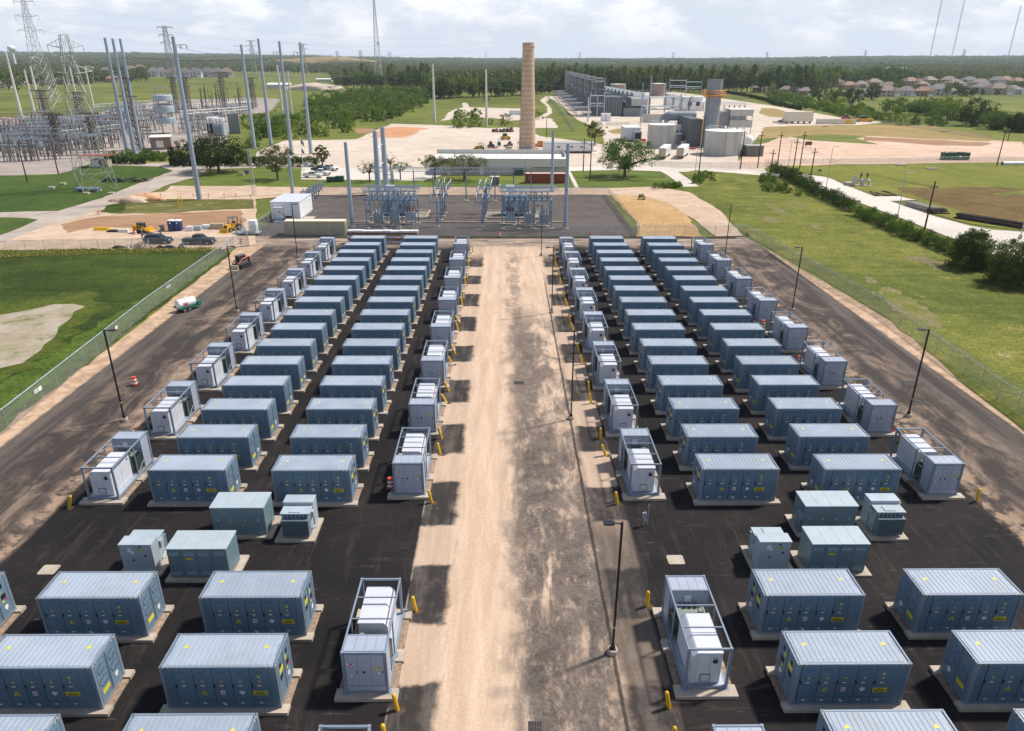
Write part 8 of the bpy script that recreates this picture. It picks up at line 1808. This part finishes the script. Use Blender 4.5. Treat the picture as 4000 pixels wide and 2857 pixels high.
hero('m4', 2175,1165,2170,762, 360, 'roadside_tree', 'large dark tree above the hedge beside the concrete road, cut by the frame', LF_DARK, 14, clumps=220, per=70, leaf=.27, clump_r=.26, kind='bush', tr=.2, th=1.2, z0=.2)
# hedgerow trees beyond the dry field on the right
for i, (bx, by, tx, ty, w, dk, lab) in enumerate(((450,905,455,752,170,1,'dark hedgerow tree below the houses, first from the left'), (610,925,615,800,130,1,'dark hedgerow tree below the houses, second from the left'), (750,935,760,778,150,1,'dark hedgerow tree beside the pole with white cans'), (920,890,920,745,130,1,'dark hedgerow tree standing before the pinkish houses'), (1130,1010,1170,862,260,0,'broad windswept hedgerow tree left of the leaning thin poles'), (1330,1020,1340,905,160,0,'hedgerow tree between the leaning thin poles'), (1460,1030,1480,880,170,0,'hedgerow tree just right of the leaning thin poles'), (1590,1065,1610,850,230,0,'tall light hedgerow tree left of the dark leaning one'), (1800,1120,1810,868,240,1,'tall dark leaning hedgerow tree, biggest on the right'), (2030,1150,2060,990,240,0,'low broad hedgerow tree right of the dark leaning one'), (2235,1175,2240,1005,200,1,'dark hedgerow tree cut by the right frame edge'), (1760,860,1770,760,160,1,'dark round tree standing among the houses at right'))):
    hero('r4', bx, by, tx, ty, w, 'hedgerow_tree', lab, LF_DARK if dk else LF_MIX, 40+i, clumps=90, per=26, leaf=.95, clump_r=.25, tr=.4, th=1.5, z0=.5, lean=((2.0, 0) if i in (4, 8) else (0, 0)))
# shrubs: shared meshes, one object each
def shrub_protos(nm, mat, seed, hs, leaf, lab, cat='shrub', grp=None, clumps=34, per=22): return [tree(nm, lab, cat, h, h*.62, .2, mat, seed+i, clumps=clumps, per=per, leaf=leaf, clump_r=.30, kind='bush', tr=0, z0=0, group=grp) for i, h in enumerate(hs)]
def inpoly(x, y, poly):
    c = False; n = len(poly)
    for i in range(n):
        (x0, y0), (x1, y1) = poly[i], poly[i-1]
        if (y0 > y) != (y1 > y) and x < (x1-x0)*(y-y0)/(y1-y0)+x0: c = not c
    return c
def scatter(protos, poly, n, mind, label, group, s0=.8, s1=1.3, tz=False, rng=None):
    rng = rng or random.Random(len(poly)*7+n); xs = [p[0] for p in poly]; ys = [p[1] for p in poly]; pts = []; tries = 0
    while len(pts) < n and tries < n*60:
        tries += 1; x, y = rng.uniform(min(xs), max(xs)), rng.uniform(min(ys), max(ys))
        if not inpoly(x, y, poly) or any((x-a)**2+(y-b)**2 < mind*mind for a, b in pts): continue
        pts.append((x, y))
    for i, (x, y) in enumerate(pts):
        pr = protos[i % len(protos)]; loc = (x, y, terrain(x, y)-.1 if tz else -.05); s = rng.uniform(s0, s1)
        if pr.name not in USED: USED.add(pr.name); pr.location = loc; pr['label'] = label; pr['group'] = group
        else: CT(pr, loc, rng.uniform(0, 6.28), label, group, scale=(s, s, s*rng.uniform(.85, 1.15)))
    return pts
BS = shrub_protos('bush', LF_BUSH, 60, (4.2, 5.4, 6.6, 3.4), .62, 'x')
BS2 = shrub_protos('bush', LF_MIX, 70, (5.0, 7.0), .7, 'x')
xy = lambda ps: [(p.x, p.y) for p in ps]
scatter(BS+BS2, xy(R('r2', (420,1235), (640,1225), (870,1165), (850,1110), (1050,1085), (1230,1055), (1400,1010), (1430,960), (1545,920), (1560,850), (1480,825), (1240,810), (1000,830), (720,850), (500,900), (400,1000), (380,1100), (150,1130), (120,1240), (300,1230))), 230, 3.6, 'leafy green bush in the thicket behind the pale lot', 'bushes of the thicket behind the pale lot', .9, 1.5)
scatter(BS, xy(R('r2', (-80,1130), (-20,1350), (60,1290), (120,1240), (150,1150), (60,1080))), 16, 4.0, 'leafy bush along the switchyard edge left of the pale lot', 'bushes along the switchyard edge', .7, 1.1)
scatter(BS, xy(R('r1', (950,1420), (1510,1440), (1520,1420), (1300,1385), (1000,1400))), 22, 2.6, 'low bush in the brushy strip before the pole trio', 'low bushes before the pole trio', .4, .6)
LS = shrub_protos('bright_shrub', LF_LIME, 80, (5.5, 4.0), .5, 'x')
for i, (x, y, s, lab) in enumerate(((1860,1135,1.25,'bright green shrub clump on the pale lot edge, front middle'), (1800,1060,.9,'dark leafy clump behind the bright shrubs, left one'), (1950,1050,.9,'dark leafy clump behind the bright shrubs, right one'), (1960,1125,.8,'low bright shrub right of the front clump'), (1790,1130,.7,'low bright shrub left of the front clump'))):
    p = g('r2', x, y); pr = LS[0] if i in (0, 3, 4) else BS2[0]; CT(pr, (p.x, p.y, 0), i, lab, 'shrub clump on the pale lot edge', scale=s*1.3) if pr.name in USED or i else None
    if i == 0: USED.add(pr.name); pr.location = (p.x, p.y, 0); pr.scale = (s*1.3,)*3; pr['label'] = lab; pr['group'] = 'shrub clump on the pale lot edge'
for i, (x, y) in enumerate(((2200,1120), (2080,1110), (2170,860), (2050,900))): p = g('r2', x, y); CT(LS[0], (p.x, p.y, 0), i, 'bright shrub near the pale concrete pole by the chimney', 'bright shrubs near the chimney', scale=.6+.2*(i > 1))
p = g('r3', 40, 1100); CT(LS[0], (p.x-6, p.y, 0), 2, 'bright shrub touching the left side of the chimney base', 'bright shrubs near the chimney', scale=1.1); p = g('r3', 225, 1060); CT(BS[1], (p.x, p.y, 0), 2, 'green bush just right of the chimney on the path', 'bright shrubs near the chimney', scale=1.0)
# right-hand shrub belts
scatter(LS+BS, xy(R('r4', (0,840), (150,850), (330,900), (500,930), (700,1000), (850,960), (1000,1060), (1250,1080), (1560,1100), (1520,1130), (1250,1120), (1060,1095), (900,1060), (640,1035), (300,965), (0,890))), 120, 6.5, 'green shrub in the belt behind the plant side road', 'shrubs of the belt behind the plant side road', .8, 1.3)
scatter(BS2+BS, xy(R('r4', (1000,960), (1250,980), (1700,1090), (2000,1150), (2274,1190), (2274,1120), (2000,1050), (1650,1000), (1300,960))), 36, 8, 'dark shrub at the foot of the hedgerow trees', 'shrubs under the hedgerow trees', .9, 1.4)
GS = shrub_protos('meadow_shrub', LF_BUSH, 90, (1.6, 2.1), .24, 'x', clumps=30, per=26)
scatter(GS, xy(R('m4', (-60,215), (20,220), (200,330), (320,390), (120,360), (-60,330))), 26, 1.6, 'low bush in the weedy corner at the tip of the hedge', 'bushes in the weedy corner', .6, 1.2)
scatter(GS, xy(R('m3', (1590,235), (1740,180), (1840,230), (1830,260), (1640,280))), 9, 1.6, 'low bush around the pole with the transformer can', 'bushes round the pole with the transformer can', .8, 1.4)
scatter(GS, xy(R('m3', (1250,318), (1300,300), (1500,285), (1510,300), (1400,318))), 12, 1.2, 'low bush at the lawn edge by the concrete drive', 'bushes at the lawn edge', .5, .9)
p = g('m3', 1150, 412); CT(GS[0], (p.x, p.y, 0), 1, 'single tuft of weeds on the dry triangle', 'weed tufts', scale=.9); p = g('m3', 2082, 735); CT(GS[0], (p.x, p.y, 0), 2, 'small bush at the corner of the hedge side fence', 'weed tufts', scale=.5)
def hedge(name, label, pts, w, h, mat, leaf, dens, seed, bumps=.25):
    rng = np.random.default_rng(seed); C = []; RR = []
    for a, b in zip(pts, pts[1:]):
        d = np.array([b[0]-a[0], b[1]-a[1]]); L = np.linalg.norm(d); u = d/L; n = int(L*w*h*dens*2.2)
        for _ in range(n):
            t = rng.random()*L; s = rng.uniform(-1, 1)*w/2; hh = h*(1+bumps*math.sin(t*.35+seed)+bumps*.6*math.sin(t*1.1)+bumps*.5*rng.normal()); z = hh*rng.random()**.6*.95
            C.append((a[0]+u[0]*t-u[1]*s, a[1]+u[1]*t+u[0]*s, max(.2, z))); RR.append(.62*min(1.2, h*.42))
    o0 = np.array([C[0][0], C[0][1], 0]); v = leaves(np.array(C)-o0, np.array(RR), 26, leaf, rng); o = bpy.data.objects.new(name, quadmesh(name, v, mat)); COL.objects.link(o); o.location = o0; tag(o, label, 'hedge'); return o
hedge('hedge', 'long overgrown hedge between the meadow and the concrete road', xy(R('m4', (25,165), (110,190), (240,260), (420,370), (600,450), (740,520))), 2.6, 2.9, LF_DARK, .26, 1.0, 3); hedge('hedge', 'lighter bushy middle stretch of the roadside hedge', xy(R('m4', (755,545), (900,600), (1080,670), (1220,740), (1330,780))), 3.2, 2.6, LF_BUSH, .26, 1.0, 4); hedge('hedge', 'dark ivy-covered near stretch of the roadside hedge', xy(R('m4', (1330,775), (1500,840), (1640,905), (1900,1010), (2100,1110), (2400,1260))), 2.8, 2.4, LF_DARK, .24, 1.1, 5)
hedge('hedge', 'clipped dark hedge behind the white pickups', xy(R('r2', (-20,1475), (300,1478), (560,1482))), 2.2, 3.0, LF_DARK, .34, 1.0, 6, .05); hedge('hedge', 'dark hedge along the gravel track below the round tree', xy(R('r1', (1540,1470), (1800,1472), (2150,1480), (2274,1475))), 2.4, 2.6, LF_DARK, .36, .9, 7, .12); hedge('hedge', 'low clipped hedge on the brushy strip before the pole trio', xy(R('r1', (950,1440), (1100,1462), (1300,1462))), 2.5, 2.2, LF_DARK, .36, .9, 8, .12)
hedge('vine_fence', 'dark vine-covered fence curving along the right of the plant', xy([gt('r3', 1880, 825), gt('r3', 2100, 865), gt('r3', 2274, 905), gt('r4', 60, 935), gt('r4', 300, 985)]), 1.5, 3.0, LF_DARK, .8, .35, 9, .05)
# tall grass tufts over the left field and the meadow
def tufts(name, poly, n, size, mat, seed, hole=None):
    rng = np.random.default_rng(seed); xs = [p[0] for p in poly]; ys = [p[1] for p in poly]; q = rng.uniform((min(xs), min(ys)), (max(xs), max(ys)), (n*2, 2)); q = np.array([p for p in q if inpoly(p[0], p[1], poly) and not (hole and inpoly(p[0], p[1], hole))])[:n]
    c = np.column_stack([q, np.full(len(q), size*.35)]); m_ = len(c); a = rng.uniform(0, 6.28, m_); s = size*(.5+rng.random(m_)); t = np.column_stack([np.cos(a), np.sin(a), np.zeros(m_)])*(s*.35)[:, None]; up = np.column_stack([rng.normal(0, .7, m_), rng.normal(0, .7, m_), np.ones(m_)])*s[:, None]
    v = np.empty((m_, 4, 3)); base = np.column_stack([q, np.zeros(m_)]); v[:, 0] = base-t; v[:, 1] = base+t; v[:, 2] = base+up+t*.3; v[:, 3] = base+up-t*.3
    o = bpy.data.objects.new(name, quadmesh(name, v.reshape(-1, 3), mat)); COL.objects.link(o); tag(o, kind='stuff'); return o
LF_GR = leaf_mat('grass_blades', (.040,.070,.012), (.085,.125,.022), (.16,.16,.045)); LF_GY = leaf_mat('meadow_blades', (.12,.15,.026), (.21,.23,.045), (.32,.27,.10)); LF_RD = leaf_mat('reed_blades', (.12,.13,.04), (.22,.20,.09), (.30,.26,.15))
MARSH = xy(R('m1', (-500,1380), (0,1330), (250,1290), (480,1235), (760,1255), (640,1350), (520,1440), (400,1590), (200,1760), (-500,1900)))
tufts('tall_grass', [(-115, 40), (-49.8, 40), (-50, 60), (-51, 100), (-52, 127)]+xy(R('m1', (1900,757), (900,750), (0,775), (-300,780))), 16000, .20, LF_GR, 1, MARSH); tufts('tall_grass', xy(R('m1', (-100,765), (600,745), (1200,742), (1930,732), (1960,760), (1000,790), (0,820), (-100,820))), 4000, .34, LF_GY, 2)
tufts('meadow_grass', [(51.5, 40), (76, 60), (79, 110), (78, 137), (80, 200), (62, 215), (46, 190), (50, 145), (53, 97)], 22000, .13, LF_GY, 4)
# ---- forest: front rows as single trees, the depth behind them as one mass
PN = [tree('pine_tree', 'x', 'tree', h, h*.17, h*.35, LF_PINE, 100+i, clumps=46, per=22, leaf=1.35, clump_r=.36, kind='pine', tr=.35, limbs=3, z0=h*(.22+.06*i)) for i, h in enumerate((27, 24, 30))]
BL = [tree('broadleaf_tree', 'x', 'tree', h, h*.30, h*.22, LF_MIX, 110+i, clumps=56, per=24, leaf=1.25, clump_r=.27, kind='round', tr=.4, limbs=5, z0=h*.10) for i, h in enumerate((19, 15, 23))]
def rowtrees(front, rows, gap, step, protos, label, group, smin, smax, seed):
    rn = random.Random(seed); n = 0
    for k in range(rows):
        for a, b in zip(front, front[1:]):
            a_, b_ = V((a[0], a[1]+gap*k)), V((b[0], b[1]+gap*k)); L = (b_-a_).length; m_ = max(1, int(L/step))
            for j in range(m_):
                q = a_.lerp(b_, (j+rn.random())/m_); q = V((q.x+rn.uniform(-2, 2), q.y+rn.uniform(-gap*.4, gap*.4))); pr = rn.choice(protos); s = rn.uniform(smin, smax); loc = (q.x, q.y, terrain(q.x, q.y)-.2)
                if pr.name not in USED: USED.add(pr.name); pr.location = loc; pr['label'] = label; pr['group'] = group
                else: CT(pr, loc, rn.uniform(0, 6.28), label, group, scale=(s, s, s*rn.uniform(.9, 1.1)))
                n += 1
    return n
fc = xy([gt('r2', 700, 782), gt('r2', 900, 788), gt('r2', 1150, 792), gt('r2', 1540, 812)])
fd = xy([gt('r2', 1560, 845), gt('r2', 1660, 885), gt('r2', 1850, 868), gt('r2', 2150, 862), gt('r2', 2274, 850)]); fe = xy([gt('r3', -10, 858), gt('r3', 220, 845), gt('r3', 330, 838)]); fr = [(40, 905), (110, 905), (180, 900), (250, 880), (320, 880), (370, 905)]
ntr = rowtrees(fc, 2, 16, 9.5, BL+PN, 'tall mixed tree in the front of the wood behind the thicket', 'trees in front of the wood behind the thicket', .85, 1.25, 1)
ntr += rowtrees(fd, 2, 14, 9, BL, 'leafy tree at the wood edge between the pale concrete poles and chimney', 'trees at the wood edge left of the chimney', .75, 1.1, 2)
ntr += rowtrees(fe, 2, 14, 9, BL, 'leafy tree at the wood edge behind the chimney', 'trees at the wood edge behind the chimney', .75, 1.05, 3)
ntr += rowtrees(fr, 3, 13, 9, PN, 'tall pine in the front rows behind the power plant', 'pines behind the power plant', .88, 1.12, 4)
ntr += rowtrees([(345, 1010), (430, 1060), (560, 1160), (680, 1290)], 2, 22, 13, BL, 'tall leafy tree in the wood behind the right-hand houses', 'trees behind the right-hand houses', 1.1, 1.5, 6)
def house_trees(reg, pts, label, group, s):
    rn = random.Random(len(pts))
    for x, y in pts: p = gt(reg, x, y); CT(rn.choice(BL), (p.x, p.y, p.z-.2), rn.uniform(0, 6.28), label, group, scale=s*rn.uniform(.7, 1.2))
house_trees('r4', [(110,790), (180,800), (300,790), (380,810), (520,800), (560,760), (640,820), (880,830), (820,740), (1000,720), (1150,800), (1180,775), (1290,810), (1340,820), (1450,810), (1500,780), (1560,800), (1650,830), (1740,760), (1950,800), (2000,790), (2080,800), (2030,850), (1900,850), (1720,850), (2190,790), (1230,740), (1480,735), (560,720), (300,740), (60,770), (30,835), (220,850), (700,790), (780,770), (950,815), (1120,830), (1180,840), (1300,845), (1460,850), (1580,860), (1800,820), (1860,795), (2140,790), (2240,800), (1640,740), (1700,745), (1340,740), (900,750), (1050,730), (1110,775), (1530,730), (1960,735), (2100,730), (2180,835)], 'garden tree among the houses of the right-hand neighbourhood', 'garden trees on the right', .62)
house_trees('r1', [(80,800), (200,700), (300,690), (420,740), (600,690), (680,720), (760,740), (850,730), (900,700), (1090,700), (1180,690), (1240,690), (100,660), (560,640), (1260,720), (480,690), (30,690), (350,640), (150,640), (220,620), (400,650), (460,655), (520,700), (640,720), (720,690), (740,640), (820,690), (980,660), (1020,720), (1120,640), (1200,720), (160,830), (260,780), (380,790), (480,800), (1300,730), (580,780), (700,770), (1160,740), (50,740), (10,640), (1280,660)], 'garden tree among the houses of the left-hand neighbourhood', 'garden trees on the left', 1.05)
def far_forest():
    rng = np.random.default_rng(5); VF = [(-60, 190), (0, 190), (150, 190), (300, 181), (330, 168), (380, 160), (570, 160), (735, 165), (745, 190), (960, 197), (1137, 203), (1640, 200), (1700, 190), (1800, 196), (2000, 192), (2340, 188)]
    T = leaves(crown_points(9, .5, .5, .15, .95, rng, 'round'), np.full(9, .22), 5, .34, rng).reshape(-1, 4, 3); nq = len(T); Xs = []
    r = 780.0
    while r < 7600:
        na = int(200+.03*r); 
        for a in np.linspace(-.72, .72, int(230)):
            for _ in range(1):
                rr = r*(1+rng.uniform(-.02, .02)); aa = a+rng.uniform(-.004, .004); x, y = rr*math.sin(aa), rr*math.cos(aa); z = terrain(x, y); d = V((x, y, z))-CAM_C; f = d.dot(CAM_F); u = 2000+CF*d.dot(CAM_R)/f; vv = 1428.5-CF*d.dot(CAM_U)/f; ud, vd = u/K, vv/K
                for (xa, ya), (xb, yb) in zip(VF, VF[1:]):
                    if xa <= ud < xb: lim = ya+(yb-ya)*(ud-xa)/(xb-xa); break
                else: continue
                if vd > lim: continue
                if r < 2600 and (ud < 420 or ud > 1690):
                    if ud > 1690 and rng.random() < .45*(vd > 172): continue
                    if any((x-a_)**2+(y-b_)**2 < 700 or (abs(x*b_-y*a_)/math.hypot(a_, b_) < 17 and 0 < math.hypot(a_, b_)-rr < 170 and rng.random() < .9) for a_, b_ in HP): continue
                gap = math.sin(x*.004+1.3)*math.cos(y*.0027)+.5*math.sin(x*.011+y*.007)
                if gap > 1.12 and r > 1600: continue
                h = rng.uniform(11, 19)*(1+.15*math.sin(x*.01))*(1.25 if (900 < ud < 1750 and r < 1300) else 1.0); w = max(h*.75, rr*.0068*rng.uniform(.8, 1.4)); Xs.append((x, y, z, w, h))
        r *= 1.022
    X = np.array(Xs); n = len(X); rot = rng.uniform(0, 6.28, n); v = np.broadcast_to(T, (n, nq, 4, 3)).copy(); c, s = np.cos(rot), np.sin(rot); vx = v[..., 0]*c[:, None, None]-v[..., 1]*s[:, None, None]; vy = v[..., 0]*s[:, None, None]+v[..., 1]*c[:, None, None]
    v[..., 0] = vx*X[:, 3, None, None]+X[:, 0, None, None]; v[..., 1] = vy*X[:, 3, None, None]+X[:, 1, None, None]; v[..., 2] = v[..., 2]*X[:, 4, None, None]+X[:, 2, None, None]
    o = bpy.data.objects.new('forest', quadmesh('forest', v.reshape(-1, 3), LF_FAR)); COL.objects.link(o); tag(o, kind='stuff')
    print('TREES', sum(1 for o in bpy.data.objects if o.get('category') == 'tree'), 'FOREST', n, n*nq, 'rowtrees', ntr)
far_forest()
for pr in BS+BS2+LS+GS+PN+BL:
    if pr.name not in USED:
        for ch in list(pr.children): bpy.data.objects.remove(ch)
        bpy.data.objects.remove(pr)
# ================================================================ air
def haze():
    b = MB(); b.box((-8200, -1700, -4), (8200, 8200, 460)); o = b.build('haze', None or bpy.data.materials.new('haze_air')); mt = o.data.materials[0]; mt.use_nodes = True; N = NT(mt.node_tree)
    vp = N.new('ShaderNodeVolumePrincipled'); N.put(vp, 'Color', (.80, .88, 1.0)); N.put(vp, 'Density', HAZE); N.put(vp, 'Anisotropy', .0); om = N.new('ShaderNodeOutputMaterial'); N.nt.links.new(vp.outputs[0], om.inputs['Volume']); tag(o, kind='stuff')
HAZE = 7.5e-5
if HAZE > 0: haze()
